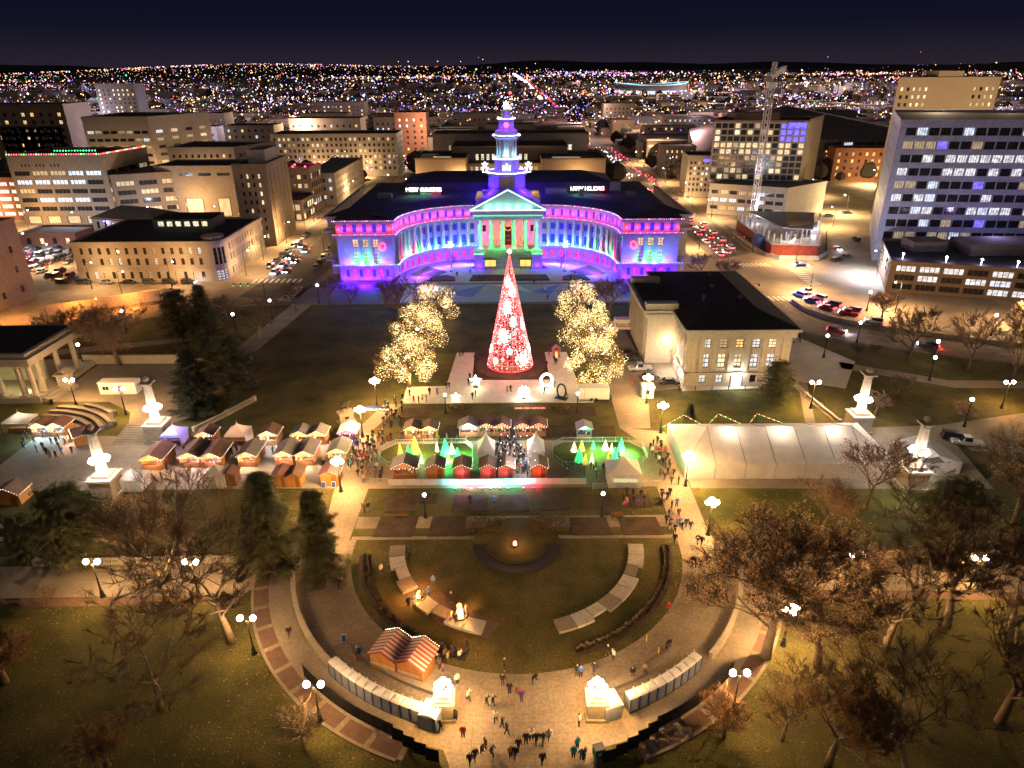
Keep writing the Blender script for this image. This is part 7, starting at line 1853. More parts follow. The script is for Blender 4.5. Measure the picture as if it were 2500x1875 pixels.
# equestrian statue
t = thing('equestrian_statue', 'dark horse and rider statue on pale stone pedestal beside the lawn', 'statue', (-33.2,121.0), 0.5)
ob('pedestal', MB().box(-1.7,1.7,-1.1,1.1,0,0.4).box(-1.4,1.4,-0.85,0.85,0.4,2.2).box(-1.55,1.55,-1.0,1.0,2.2,2.45), LST, t); ob('plaque', MB().box(-0.4,0.4,-0.9,-0.86,1.1,1.6), MAT['metal_dark'], t)
BZ = M('bronze', (0.06,0.05,0.035), 0.5, 0.3, 2, metal=0.6)
m = MB().tube([(-1.05,0,3.5),(-0.8,0,3.75),(-0.2,0,3.7),(0.45,0,3.8),(0.8,0,4.2),(1.05,0,4.65),(1.45,0,4.5),(1.65,0,4.25)], [0.12,0.34,0.38,0.4,0.26,0.2,0.17,0.09], 8)
for x, y, kx in ((-0.75,0.2,-0.85),(-0.7,-0.2,-0.5),(0.5,0.2,0.55),(0.55,-0.2,1.15)): m.tube([(x,y,3.6),((x+kx)/2-0.05,y,3.1),(kx,y,2.46 if kx < 1 else 3.0)], [0.16,0.1,0.07], 6)
m.tube([(-1.05,0,3.6),(-1.4,0,3.3),(-1.45,0,2.8)], [0.1,0.09,0.03], 5)
ob('horse', m, BZ, t, smooth=True)
m = MB().tube([(0.05,0,3.9),(0.05,0,4.4),(0.1,0,4.85)], [0.24,0.26,0.12], 8).ball((0.12,0,5.08),0.15); m.tube([(0.08,0.22,4.75),(0.4,0.42,4.55),(0.65,0.3,4.5)],[0.09,0.08,0.05],6).tube([(0.08,-0.22,4.75),(0.5,-0.4,5.1),(0.85,-0.42,5.4)],[0.09,0.08,0.05],6).tube([(0.05,0.15,4.0),(0.4,0.42,3.7),(0.3,0.42,3.2)],[0.15,0.12,0.08],6).tube([(0.05,-0.15,4.0),(0.4,-0.42,3.7),(0.3,-0.42,3.2)],[0.15,0.12,0.08],6)
ob('rider', m, BZ, t, smooth=True)
# sunken ramp wall lit orange, on the left
t = thing('ramp_wall', 'sunken ramp retaining wall glowing orange beyond the avenue bend', 'wall')
for i in range(8):
    p = (-132+3.7*i, 188.6+2.05*i); ob('panel', MB().obox(p, 2.05, 0.25, math.atan2(2.05,3.7), 0, 3.4), MAT['limestone'], t)
ob('lamp', MB().ball((-121,191.2,4.0),0.25), MAT['led_amber'], t); 
for x, y in ((-125,189.0),(-113,195.8)): lamp(t, (x,y-1.5,3.0), 3200, (1.0,0.33,0.05), 0.3)
# signs, bins, benches, cones, bollards
def sandwich(p, label, rz=0.0):
    t = thing('sandwich_board', label, 'sign', p, rz); ob('panel', MB().add([(-0.35,-0.3,0),(0.35,-0.3,0),(0.35,0,1.15),(-0.35,0,1.15)], [(0,1,2,3),(3,2,1,0)]), MAT['white_metal'], t); ob('panel', MB().add([(-0.35,0.3,0),(0.35,0.3,0),(0.35,0.01,1.15),(-0.35,0.01,1.15)], [(3,2,1,0),(0,1,2,3)]), MAT['white_metal'], t); ob('print', MB().add([(-0.28,-0.285,0.15),(0.28,-0.285,0.15),(0.28,-0.06,1.0),(-0.28,-0.06,1.0)], [(0,1,2,3)]), TBL, t)
sandwich((-20.9,63.3), 'white and blue sandwich board on the dark curved path'); sandwich((-31.9,97.6), 'sandwich board at the left of the orange closed hut'); sandwich((-30.2,97.6), 'sandwich board at the right of the orange closed hut'); sandwich((-18.7,61.3), 'sandwich board at the end of the bench wall')
def cone(p, label):
    t = thing('traffic_cone', label, 'traffic cone', p, 0, 'traffic cones'); ob('body', MB().lathe([(0.17,0.03),(0.03,0.7)], n=8), [CONE], t); ob('foot', MB().box(-0.22,0.22,-0.22,0.22,0,0.03), [CONE], t)
CONE = M('cone_orange', (0.75,0.10,0.02), 0.6, 0.05)
for p, lb in (((-19.0,60.7),'orange traffic cone by the bench wall end'),((-21.1,59.3),'orange traffic cone beside the first toilet of the left row'),((26.3,165.3),'orange traffic cone on the service drive, farthest'),((26.5,162.0),'orange traffic cone on the service drive, next to the dark parked car'),((27.3,141.9),'orange traffic cone on the service drive by the pickup'),((26.9,138.6),'orange traffic cone on the service drive nearest the guard booth')): cone(p, lb)
def bin_(p, label, mat):
    t = thing('litter_bin', label, 'bin', p); ob('drum', MB().lathe([(0.33,0),(0.38,0.85),(0.42,0.95)], n=12), mat, t); ob('lid', MB().lathe([(0.42,0.95),(0.3,1.1),(0.05,1.15)], n=12), mat, t)
bin_((-6.5,52.1), 'dark round litter bin beside the left gate pier', MAT['metal_dark']); bin_((20.2,111.7)[0:2], 'green bin near the entrance of the long tent', M('bin_green', (0.02,0.14,0.06), 0.6, 0.1)); bin_((-97.7,130.1), 'dark litter bin above the theatre seats', MAT['metal_dark'])
t = thing('recycling_box', 'green box bin with white symbol by the right end of the fence', 'bin', (8.6,47.6), 0.3); ob('box', MB().box(-0.5,0.5,-0.4,0.4,0.05,1.2), bpy.data.materials['bin_green'], t); ob('lid', MB().box(-0.55,0.55,-0.45,0.45,1.2,1.3), MAT['metal_dark'], t); ob('symbol', MB().box(-0.2,0.2,-0.42,-0.405,0.4,0.85), MAT['white_metal'], t)
def bench(p, rz, label):
    t = thing('park_bench', label, 'bench', p, rz, 'park benches'); 
    for i in range(3): ob('slat', MB().box(-0.9,0.9,-0.25+0.17*i,-0.1+0.17*i,0.42,0.46), MAT['wood_dark'], t)
    for i in range(2): ob('back_slat', MB().box(-0.9,0.9,0.28,0.32,0.55+0.18*i,0.68+0.18*i), MAT['wood_dark'], t)
    for x in (-0.75,0.75): ob('leg', MB().box(x-0.05,x+0.05,-0.22,0.3,0,0.42), MAT['metal_dark'], t)
bench((-17.4,88.8), 0, 'bench with a seated figure between the left flower beds'); bench((16.3,88.4), 0, 'bench at the top of the right flower beds'); bench((-66.2,69.9), 0.1, 'dark bench at the left end of the walk')
for i in range(7):
    t = thing('bollard', 'dark bollard on the paved edge before the stone building, %s from the left' % ORD[i], 'bollard', (36.5+3.6*i, 134.9, 0), 0, 'bollards before the stone building'); ob('post', MB().lathe([(0.09,0),(0.09,0.95),(0.03,1.02)], n=8), MAT['metal_dark'], t)
# pickets of yellow fence posts
for i, p in enumerate(((-15.5,62.3),(-16.6,60.8),(16.3,62.9),(17.4,61.0))):
    t = thing('marker_post', 'yellow marker post beside the %s' % ['planted arc on the left','striped kiosk','planted arc on the right, farther','planted arc on the right, nearer'][i], 'post', p); ob('post', MB().tube([(0,0,0),(0,0,1.0)], 0.06, 6), [M('marker_yellow%d' % i, (0.75,0.55,0.02), 0.6, 0)], t)
# traffic signals with mast arms
def signal(p, L, rz, label, lit='led_green'):
    t = thing('traffic_signal', label, 'traffic signal', p, rz, 'traffic signals on mast arms'); ob('pole', MB().tube([(0,0,0),(0,0,6.6)], [0.14,0.1], 6), MAT['metal_dark'], t); ob('mast_arm', MB().tube([(0,0,5.6),(L,0,6.0)], [0.09,0.06], 6), MAT['metal_dark'], t)
    for u in (0.5,0.75,0.98): ob('signal_head', MB().box(L*u-0.17,L*u+0.17,-0.15,0.15,5.3,6.3), MAT['metal_dark'], t); ob('lens', MB().ball((L*u,-0.17,5.55 if lit == 'led_green' else 6.1),0.11), MAT[lit], t)
signal((-74.3,198.3), -9, 0.0, 'traffic signal mast over the junction by the courthouse corner', 'led_green'); signal((63.4,195.2), 10, 0.0, 'traffic signal mast over the junction behind the stone building', 'led_red'); signal((92,257), -9, 0.2, 'traffic signal mast beside the construction site', 'led_red'); signal((-90,300), 8, 0, 'traffic signal mast on the avenue by the slab tower', 'led_red'); signal((94,362), -10, 0, 'traffic signal mast on the boulevard by the grey tower', 'led_red'); signal((94,500), -10, 0, 'traffic signal mast further up the boulevard', 'led_green')

# ================================================================ TREES
def skeleton(seed, h=14.0, spread=0.9, limbs=5, trunk=0.26, levels=4, twigs=16, droop=0.0, lean=0.0):
    """trunk with limbs (thick) and twigs (thin); also returns the twig ends"""
    r_ = random.Random(seed); tk = MB(); tw = MB(); ends = []
    def grow(p, d, L, r, lv):
        n = 3 if lv < 2 else 2; pts = [p]; rad = [r]; q = Vector(p); dd = Vector(d)
        for i in range(n):
            dd = (dd + Vector((r_.uniform(-1,1), r_.uniform(-1,1), r_.uniform(-0.5,0.8)-droop))*(0.10+0.05*lv)).normalized()
            q = q + dd*(L/n); pts.append(tuple(q)); rad.append(r*(1-0.45*(i+1)/n))
        (tk if lv < 3 else tw).tube(pts, rad, 8 if lv == 0 else 5 if lv < 3 else 3, cap=lv == 0)
        if lv >= levels:
            ends.append(tuple(q))
            for i in range(twigs):
                t = r_.uniform(0.15,1.0); b = Vector(pts[0]).lerp(q, t)
                e = b + (dd + Vector((r_.uniform(-1,1), r_.uniform(-1,1), r_.uniform(-0.7,0.9)))*0.9).normalized()*L*r_.uniform(0.35,0.75)
                tw.tube([tuple(b), tuple(e)], [0.020,0.008], 3, cap=False); ends.append(tuple(e))
            return
        k = limbs if lv == 0 else (4 if lv == 1 else 3)
        for i in range(k):
            t = r_.uniform(0.55,1.0) if lv == 0 else r_.uniform(0.35,1.0)
            if i == 0: t = 1.0
            idx = min(int(t*n), n-1); b = Vector(pts[idx]).lerp(Vector(pts[idx+1]), t*n-idx)
            a = 2*PI*(i+r_.random()*0.6)/k + seed
            side_ = Vector((math.cos(a), math.sin(a), 0))
            nd = (dd*(0.75 if lv else 0.8) + side_*spread*r_.uniform(0.6,1.15) + Vector((0,0,0.15-droop))).normalized()
            if i == 0 and lv: nd = (dd+side_*0.25).normalized()
            grow(tuple(b), nd, L*r_.uniform(0.62,0.82), max(rad[idx+1]*0.62, 0.02), lv+1)
    grow((0,0,-0.05), Vector((lean,0,1)).normalized(), h*trunk, h*(0.020 if trunk > 0.1 else 0.011), 0)
    zmax = max(e[2] for e in ends); k = h/zmax
    for m in (tk, tw): m.v = [(x*k, y*k, z*k) for x, y, z in m.v]
    return tk, tw, [(x*k, y*k, z*k) for x, y, z in ends]
def leaf_quads(m, c, s_, r_, n, mi=0):
    for i in range(n):
        p = Vector(c) + Vector((r_.gauss(0,1), r_.gauss(0,1), r_.gauss(0,1)))*s_[0]
        a = Vector((r_.uniform(-1,1), r_.uniform(-1,1), r_.uniform(-1,1))).normalized(); b = a.orthogonal().normalized(); l = s_[1]*r_.uniform(0.6,1.3)
        m.add([p-a*l, p+b*l*0.5, p+a*l, p-b*l*0.5], [(0,1,2,3)], mi)
SK = {}
for nm, args in (('a', dict(seed=1, h=14, limbs=5)), ('b', dict(seed=2, h=14, limbs=4, spread=0.7, trunk=0.30)), ('c', dict(seed=5, h=14, limbs=6, spread=1.15, trunk=0.20)), ('d', dict(seed=9, h=14, limbs=4, spread=0.95, trunk=0.32, lean=0.25)), ('low', dict(seed=12, h=14, limbs=9, spread=1.3, trunk=0.08, levels=3, twigs=7))):
    tk, tw, ends = skeleton(**args)
    SK[nm] = (tk.mesh('trunk'), tw.mesh('crown'), ends)
    SK[nm][0].materials.append(MAT['bark']); SK[nm][1].materials.append(MAT['twig'])
    SK[nm][0].polygons.foreach_set('use_smooth', [True]*len(SK[nm][0].polygons))
def leaf_crown(nm, n, s_, frac, seed):
    r_ = random.Random(seed); m = MB()
    for e in SK[nm][2]:
        if r_.random() < frac: leaf_quads(m, e, s_, r_, n)
    me = m.mesh('crown'); me.materials.append(MAT['leaf_brown']); return me
LEAF = {'a': leaf_crown('a', 5, (0.44,0.12), 0.45, 1), 'c': leaf_crown('c', 5, (0.46,0.12), 0.45, 2), 'thin': leaf_crown('b', 4, (0.3,0.12), 0.45, 3), 'low': leaf_crown('low', 8, (0.5,0.16), 0.9, 4)}
def conifer(seed, prof, whorls, boughs, size, puff=False):
    """boughs in tiers with hanging needle sprays; gaps between the tiers"""
    r_ = random.Random(seed); m = MB(); tr2 = MB().tube([(0,0,-0.05),(0,0,6),(0,0,13.2)], [0.26,0.17,0.04], 8)
    for wv in range(whorls):
        u = 0.07+0.92*(wv+0.5)/whorls
        for k in range(boughs):
            uu = min(0.985, max(0.05, u+r_.gauss(0,0.012 if not puff else 0.05))); a = 2*PI*(k+r_.random()*0.8)/boughs+wv*0.9
            L = prof(uu)*r_.uniform(0.62,1.12); z0 = uu*14; dx, dy = math.cos(a), math.sin(a); n = max(3, int(L*3.4)); pv = (0,0,z0)
            for i in range(1, n+1):
                t = i/n; z = z0 - (0.26*L*math.sin(t*2.2) if not puff else -0.10*L*t) + 0.10*L*t*t
                c = Vector((dx*L*t, dy*L*t, z)); w = size*(1.15-0.65*t) if not puff else size*(0.5+0.7*t)
                for q in range(8 if not puff else 11):
                    p = c + Vector((r_.gauss(0,1), r_.gauss(0,1), r_.gauss(0,0.45)))*w*(0.75 if not puff else 0.95)
                    d = (Vector((dx, dy, -0.15)) + Vector((r_.uniform(-1,1), r_.uniform(-1,1), r_.uniform(-0.5,0.4)))*0.8).normalized(); s2 = d.cross(Vector((0,0,1))).normalized(); l = size*r_.uniform(0.45,0.95)
                    m.add([p-d*l, p+s2*l*0.26, p+d*l, p-s2*l*0.26], [(0,1,2,3)])
            tr2.tube([(0,0,z0),(dx*L*0.9,dy*L*0.9,z0-0.1*L)], [0.06,0.015], 3, cap=False)
    me = m.mesh('crown'); me.materials.append(MAT['needle']); tm = tr2.mesh('trunk'); tm.materials.append(MAT['bark']); return tm, me
CON = {'spruce': conifer(3, lambda u: 0.25+3.1*(1-u)**0.85, 17, 10, 0.46), 'pine': conifer(4, lambda u: 0.7+3.4*math.sin(PI*min(1,0.18+u*0.80))**0.8, 9, 10, 0.52, True), 'slim': conifer(8, lambda u: 0.3+2.2*(1-u)**0.6*(0.7+0.3*math.sin(u*21)), 15, 9, 0.46)}
def tree(p, h, kind, label, leaf=None, rz=None, bark=None, w=1.0, tilt=0.0):
    t = thing('pine_tree' if kind in CON else 'tree', label, 'tree', p, rnd.random()*6.28 if rz is None else rz, 'trees of the park and streets')
    s_ = h/14
    if kind in CON: w *= 1.35 if kind == 'pine' else 1.75
    tm, cm = CON[kind] if kind in CON else SK[kind][:2]
    sc = (s_*w, s_*w, s_)
    ob('trunk', tm, bark or None, t, scale=sc)
    if kind in CON: ob('crown', cm, leaf, t, scale=sc)
    else:
        if leaf is None or leaf[0] == 'thin': ob('twigs', cm, None, t, scale=sc)
        else: ob('twigs', cm, None, t, scale=sc)
        if leaf: ob('crown', LEAF[leaf[0]], leaf[1], t, scale=sc)
    if tilt: t.rotation_euler.x = tilt
    return t
PB = MAT['bark_pale']; LB = MAT['leaf_brown']; LP = MAT['leaf_pink']; NB2 = MAT['needle_blue']
LO = leafy(M('leaf_orange', (0.34,0.16,0.05), 0.85, 0.4, 0.5))
TREES = [
 ((-34.8,63.2),18.5,'a','bare pale-barked tree beside the start of the curving brick walk',None,PB),((-39.2,53.7),18,'d','leaning bare tree with forked pale trunk on the dark lower lawn',None,PB),((-45.9,70.2),16.5,'b','slender bare tree between the two twin lamps',None,PB),
 ((-46.1,76.4),16,'b','wide bare tree behind the balustrade',None,None),((-52.6,78.4),11,'a','bare tree behind the balustrade beside the bushy evergreen',('thin',LB),None),
 ((-62.3,78.5),13,'pine','dark bushy evergreen in front of the near left pylon',None,None),((-70.8,80.2),7,'pine','small dark evergreen at the left end of the balustrade',None,None),((-34.4,78.2),15,'spruce','dark spruce in front of the twin huts, left of two',None,None),((-26.6,75.2),14,'slim','dark ragged spruce beside the market path, right of two',None,None),
 ((-58.7,57.3),7,'low','orange-brown leafy tree cut by the left edge',('low',LO),None),((-41.3,46.8),5.5,'low','rusty leafy shrub at the bottom left',('low',LO),None),((-22.1,49.1),4.6,'low','small leafless shrub lit by the twin lamp',None,PB),((-61.4,69.5),3,'b','tiny brown-leaved sapling on the left walk edge',('thin',LO),None),
 ((-94.1,150.7),15.5,'c','broad pinkish-brown leafy tree behind the plaza wall',('c',LP),None),((-107.2,156.2),14,'b','bare tree with pale trunk beside the colonnade',None,PB),((-100.3,156.6),14,'d','dark bare tree in front of the orange ramp wall',None,None),((-117.9,164.8),9,'c','low bare tree beside the avenue bend',None,None),
 ((-86.1,167.5),14,'pine','tall dark pine at the head of the evergreen clump, left',None,None),((-81.2,170.8),14,'spruce','tall dark pine at the head of the evergreen clump, right',None,None),((-60.5,134.7),13.5,'pine','round dark evergreen at the lawn edge of the clump',None,None),((-70.9,147.5),11,'pine','round dark evergreen deep in the clump',None,None),((-64.8,125.5),14,'spruce','blue-green spruce leaning over the theatre pylon',NB2,None),
 ((-80.5,183.7),7.5,'c','small bare tree on the street corner',None,None),((-66.6,168.8),8,'b','small bare tree beside the lawn path',None,PB),((-66.7,179.6),8.5,'a','bare tree near the traffic signal',None,None),((-63.0,190.7),9,'c','bare spreading tree before the avenue',None,None),((-54.5,195.7),9.5,'a','dark bare tree left of the city hall wing',None,None),((-47.1,192.0),8.5,'b','thin dark bare tree in front of the left wing',None,None),
 ((-31.1,181.9),13.5,'c','big dark spreading bare tree in front of the left wing',None,None),((27.6,181.5),12,'c','reddish leafless tree in front of the right wing',('thin',LP),None),((35.7,193.7),8,'a','bare tree behind the box truck',None,None),((63.0,221.5),9,'c','bare tree beside the boulevard junction',None,None),((68.2,212.8),9.5,'a','wide bare tree behind the dark roof of the stone building',None,None),
 ((-21.2,236.6),5,'b','small bare tree in the forecourt, left',None,None),((17.6,236.8),5,'b','small bare tree in the forecourt, right',None,None),
 ((94.6,149.6),14,'c','vase-shaped bare tree beside the bending road',None,None),((105.9,145.0),14,'a','bare tree right of the vase-shaped one',None,None),((111.1,137.9),14.5,'b','bare tree at the right edge beside the road',None,None),((134.5,168.3),9,'c','bare tree before the office wing at the right edge',None,None),((103.1,179.9),8,'c','round brown tree at the corner of the office wing',('thin',LO),None),
 ((55.2,128.8),9.5,'pine','dark evergreen at the corner of the stone building',None,None),((35.5,121.2),3.6,'spruce','small silvery spruce on the green lawn',NB2,None),
 ((89.3,119.6),4,'low','pinkish leafless shrub beside a lamp',('low',LP),None),((73.6,122.8),5,'low','pinkish bare shrub behind the far right pylon',None,None),((83.1,132.4),5,'low','low bare shrub on the dark lawn',None,None),
 ((56.0,90.2),13.5,'a','bare tree in front of the long white tent',('thin',LB),None),((46.7,84.3),9,'c','brown leafy tree below the long tent',('c',LB),None),((61.1,77.7),13.5,'pine','large dark bushy evergreen beside the near right pylon',None,None),((77.1,86.3),15,'a','bare leafy tree at the right edge above the balustrade',('thin',LB),None),
 ((30.1,60.3),19,'c','big brown oak spreading over the right walk',('c',LB),PB),((35.6,58.8),18.5,'a','dense brown oak beside the big spreading one',('a',LB),PB),((37.2,82.0),5.5,'spruce','silvery young spruce above the brown oak',NB2,None),
 ((44.8,61.2),19,'b','tall pale bare tree with straight trunk on the right lawn',None,PB),((54.5,65.1),19.5,'a','great forked bare tree beside the right walk',None,PB),((47.0,69.5),10,'d','orange-leaved tree behind the twin lamp on the right walk',('thin',LO),None),((60.4,62.2),18,'b','bare tree near the right edge below the balustrade',None,PB),
 ((38.5,44.2),18,'d','leaning pale trunk of a big bare tree at the bottom right',None,PB),((21.9,49.6),5.2,'low','orange leafy shrub by the right twin lamp',('low',LO),None),((31.7,46.5),11.5,'c','russet tree at the bottom edge below the big oak',('c',LO),PB),((28.0,49.2),8,'a','small russet tree beside the right brick walk',('thin',LO),PB),((52.1,51.2),16,'c','shadowy bare tree in the dark right corner',None,None),
]
for (p, h, kd, lb, lf, bk) in TREES:
    tree(p, h, kd, lb, lf, None, bk, 1.0, 0.0)
for i, p in enumerate(((84.5,154.4),(88.2,153.2))):
    t = tree(p, 3.4, 'low', 'dark clipped mushroom-shaped shrub beside the bending road, %s' % ('left one' if i == 0 else 'right one'), ('low', MAT['needle']), None, None, 1.1)
# lit groves
lg = random.Random(31)
def lit_bulbs(nm, n):
    m = MB(); E2 = SK[nm][2]; BLB = []
    for i in range(13):
        a = 2*PI*i/13*2.4; z0 = 3.6+9.2*i/12; q = (1.0-abs(i/12-0.40))*6.0
        BLB.append(((q*math.cos(a), q*math.sin(a), z0), lg.uniform(1.9,3.3)))
    for i in range(n):
        c_, r0 = lg.choice(BLB); d_ = Vector((lg.gauss(0,1), lg.gauss(0,1), lg.gauss(0,1))).normalized()*r0*lg.random()**0.4
        m.octa((c_[0]+d_.x, c_[1]+d_.y, max(1.8, c_[2]+d_.z)), lg.uniform(0.03,0.085), lg.choice([0,0,0,0,1]))
    return m.mesh('string_lights')
FB = [lit_bulbs('c', 3000), lit_bulbs('a', 3000)]
for f in FB: f.materials.append(E('grove_bulb', (1.0,0.60,0.16), 3.2)) ; f.materials.append(E('grove_bulb_bright', (1.0,0.80,0.45), 9))
for i, (p, h, kd, lb) in enumerate((((-22.7,137.0),11.5,0,'nearest tree of the left grove wrapped in warm fairy lights'),((-22.8,154.6),12,1,'middle tree of the left grove wrapped in warm fairy lights'),((-21.0,176.4),11.5,0,'farthest tree of the left grove wrapped in warm fairy lights'),((18.3,137.0),11.5,0,'nearest tree of the right grove wrapped in warm fairy lights'),((18.7,155.0),12,1,'middle tree of the right grove wrapped in warm fairy lights'),((18.1,176.3),11.5,0,'farthest tree of the right grove wrapped in warm fairy lights'))):
    t = tree(p, h, 'ca'[kd], lb, None, i*1.3, None, 1.15); s_ = h/14
    ob('string_lights', FB[kd], None, t, scale=(s_*1.15,s_*1.15,s_), kind='stuff')
    for z, e_ in ((2.4,300),(6.5,160)): lamp(t, (0.6,-0.6,z), e_*K, (1.0,0.60,0.18), 0.5)
# planted arcs of clipped grasses, each a tuft
sh = MB(); sr_ = random.Random(6)
for i in range(70):
    a = sr_.random()*6.28; r0 = sr_.random()*0.12; m_ = 0.38*sr_.uniform(0.7,1.15)
    b = Vector((r0*math.cos(a), r0*math.sin(a), 0)); e = Vector((m_*math.cos(a), m_*math.sin(a), 0.42*sr_.uniform(0.5,1.1))); w = Vector((-math.sin(a), math.cos(a), 0))*0.06
    sh.add([b-w, b+w, e+w*1.2, e-w*1.2], [(0,1,2,3)])
TUFT = sh.mesh('grass_tuft'); TUFT.materials.append(MAT['shrub'])
for a0, a1, r0, lb in ((187.5, 253, 22.0, 'dry clipped grass tuft in the planted arc left of the lawn'), (289, 356, 21.8, 'dry clipped grass tuft in the planted arc right of the lawn')):
    n = 34
    for i in range(n):
        a = a0+(a1-a0)*i/(n-1); p = (O0[0]+r0*math.cos(R(a)), O0[1]+r0*math.sin(R(a)), 0.06)
        tag(ob('grass_tuft', TUFT, None, None, p, rnd.random()*6, rnd.uniform(0.9,1.3)), lb, 'shrub', 'clipped tufts of the planted arcs')
bed = random.Random(17)
for poly, lb in (([(-7.4,84.6),(-1.2,84.6),(-1.2,87.0),(-4,88.6),(-7.2,88.6)][::1], 'bed of dry perennials left of the round court'), ([(8.4,84.6),(2.2,84.6),(2.2,87.0),(5,88.6),(8.2,88.6)], 'bed of dry perennials right of the round court')):
    m = MB()
    x0_, x1_ = min(p[0] for p in poly), max(p[0] for p in poly)
    for i in range(900):
        c = (bed.uniform(x0_,x1_), bed.uniform(84.6,88.6), bed.uniform(0.05,0.5))
        if math.hypot(c[0]-O0[0], c[1]-O0[1]) < 3.6: continue
        leaf_quads(m, c, (0.05,0.16), bed, 1)
    o = ob('perennial_bed', m, MAT['shrub'], kind='stuff'); tag(o, lb, 'plants')
for p, r0, lb in (((-11.2,127.2),2.2,'low bare shrub clump beside the left front lamp'),((10.0,126.9),2.0,'low bare shrub clump beside the oval photo frame'),((-10.1,224.5),3.0,'clipped dark hedge mound before the city hall steps')):
    m = MB()
    for i in range(500):
        a = bed.random()*6.28; q = r0*bed.random()**0.5; leaf_quads(m, (q*math.cos(a), q*math.sin(a)*0.6, bed.uniform(0.1,0.9)*(1-q/r0*0.6)), (0.05,0.18), bed, 1)
    o = ob('shrub_clump', m, MAT['shrub'], None, p, kind='stuff'); tag(o, lb, 'shrub')
# fallen leaves on the lawns
ll = MB(); lr = random.Random(41)
for i in range(3600):
    x = lr.choice([lr.uniform(-70,-24), lr.uniform(24,72), lr.uniform(-60,60)]); y = lr.choice([lr.uniform(44,70), lr.uniform(78,97), lr.uniform(44,70)])
    if math.hypot(x-O0[0], y-O0[1]) < 37.5 and (math.hypot(x-O0[0], y-O0[1]) > 23.5 or lr.random() < 0.7): continue
    a = lr.random()*6.28; l = lr.uniform(0.05,0.13); dx, dy = math.cos(a)*l, math.sin(a)*l
    ll.add([(x-dx,y-dy,0.04),(x+dy*0.6,y-dx*0.6,0.045),(x+dx,y+dy,0.05),(x-dy*0.6,y+dx*0.6,0.045)], [(0,1,2,3)], lr.choice([0,0,1]))
o = ob('leaf_litter', ll, [MAT['leaf_brown'], MAT['leaf_pink']], kind='stuff'); tag(o, 'fallen brown leaves scattered over the lawns', 'leaves')

# ================================================================ PEOPLE
def person_mesh(name, J, bones, rad):
    me = bpy.data.meshes.new(name); keys = list(J); ix = {k: i for i, k in enumerate(keys)}
    me.from_pydata([J[k] for k in keys], [(ix[a], ix[b]) for a, b in bones], [])
    o = bpy.data.objects.new(name, me); COL.objects.link(o)
    sk = o.modifiers.new('skin', 'SKIN'); sk.use_smooth_shade = True
    sd = o.modifiers.new('sub', 'SUBSURF'); sd.levels = 1; sd.render_levels = 1
    lay = me.skin_vertices[0].data
    for k in keys:
        lay[ix[k]].radius = rad[k] if isinstance(rad[k], tuple) else (rad[k], rad[k]); lay[ix[k]].use_root = (k == 'pel')
    dg = bpy.context.evaluated_depsgraph_get(); out = bpy.data.meshes.new_from_object(o.evaluated_get(dg)); bpy.data.objects.remove(o)
    head = J['head']; hands = [J['wl'], J['wr'], J['hl'], J['hr']]; ank = [J['al'], J['ar'], J['tl'], J['tr']]; knees = [J['kl'], J['kr']]
    def near(c, pts): return min((Vector(c)-Vector(p)).length for p in pts)
    mid = lambda a, b: tuple((Vector(J[a])+Vector(J[b]))/2)
    legs = ank+knees+[mid('al','kl'), mid('ar','kr'), mid('kl','pl'), mid('kr','pr')]; body = [J['pel'], J['ches'], mid('pel','ches'), mid('pl','pel'), mid('pr','pel')]
    for p in out.polygons:
        c = p.center; hd = (Vector(c)-Vector(head)).length
        if hd < 0.17 and c.z > head[2]-0.13: p.material_index = 3 if (c.y > head[1]-0.01 or c.z > head[2]+0.06) else 2
        elif near(c, [J['hl'], J['hr']]) < 0.085: p.material_index = 2
        elif near(c, [J['tl'], J['tr']]) < 0.13: p.material_index = 3
        elif near(c, legs) < near(c, body+[J['el'], J['er'], J['wl'], J['wr']]): p.material_index = 1
        else: p.material_index = 0
    for k in ('coat', 'trousers', 'skin', 'hair'): out.materials.append(PM[k][0] if k in PM else MAT['skin'])
    return out
PM = {'coat': [M('coat%d' % i, c, 0.85, 0.1, 6) for i, c in enumerate([(0.02,0.02,0.024),(0.035,0.03,0.03),(0.025,0.03,0.06),(0.06,0.045,0.03),(0.10,0.09,0.08),(0.35,0.03,0.03),(0.55,0.52,0.48),(0.05,0.12,0.35),(0.03,0.08,0.05),(0.30,0.20,0.10),(0.03,0.32,0.38),(0.14,0.04,0.20),(0.50,0.10,0.22),(0.55,0.38,0.06)])],
      'trousers': [M('trousers%d' % i, c, 0.85, 0.1, 6) for i, c in enumerate([(0.02,0.02,0.025),(0.04,0.06,0.12),(0.08,0.07,0.06),(0.30,0.26,0.22)])], 'hair': [M('hair%d' % i, c, 0.8, 0.1, 6) for i, c in enumerate([(0.015,0.01,0.008),(0.06,0.035,0.02),(0.20,0.13,0.06),(0.5,0.48,0.45)])]}
BN = [('pel','sp'),('sp','ches'),('ches','neck'),('neck','head'),('head','top'),('ches','sl'),('sl','el'),('el','wl'),('wl','hl'),('ches','sr'),('sr','er'),('er','wr'),('wr','hr'),('pel','pl'),('pl','kl'),('kl','al'),('al','tl'),('pel','pr'),('pr','kr'),('kr','ar'),('ar','tr')]
RD_ = dict(pel=(0.185,0.15), sp=(0.18,0.14), ches=(0.20,0.15), neck=0.062, head=(0.095,0.105), top=(0.06,0.07), sl=0.10, sr=0.10, el=0.075, er=0.075, wl=0.047, wr=0.047, hl=0.042, hr=0.042, pl=0.10, pr=0.10, kl=0.072, kr=0.072, al=0.052, ar=0.052, tl=0.045, tr=0.045)
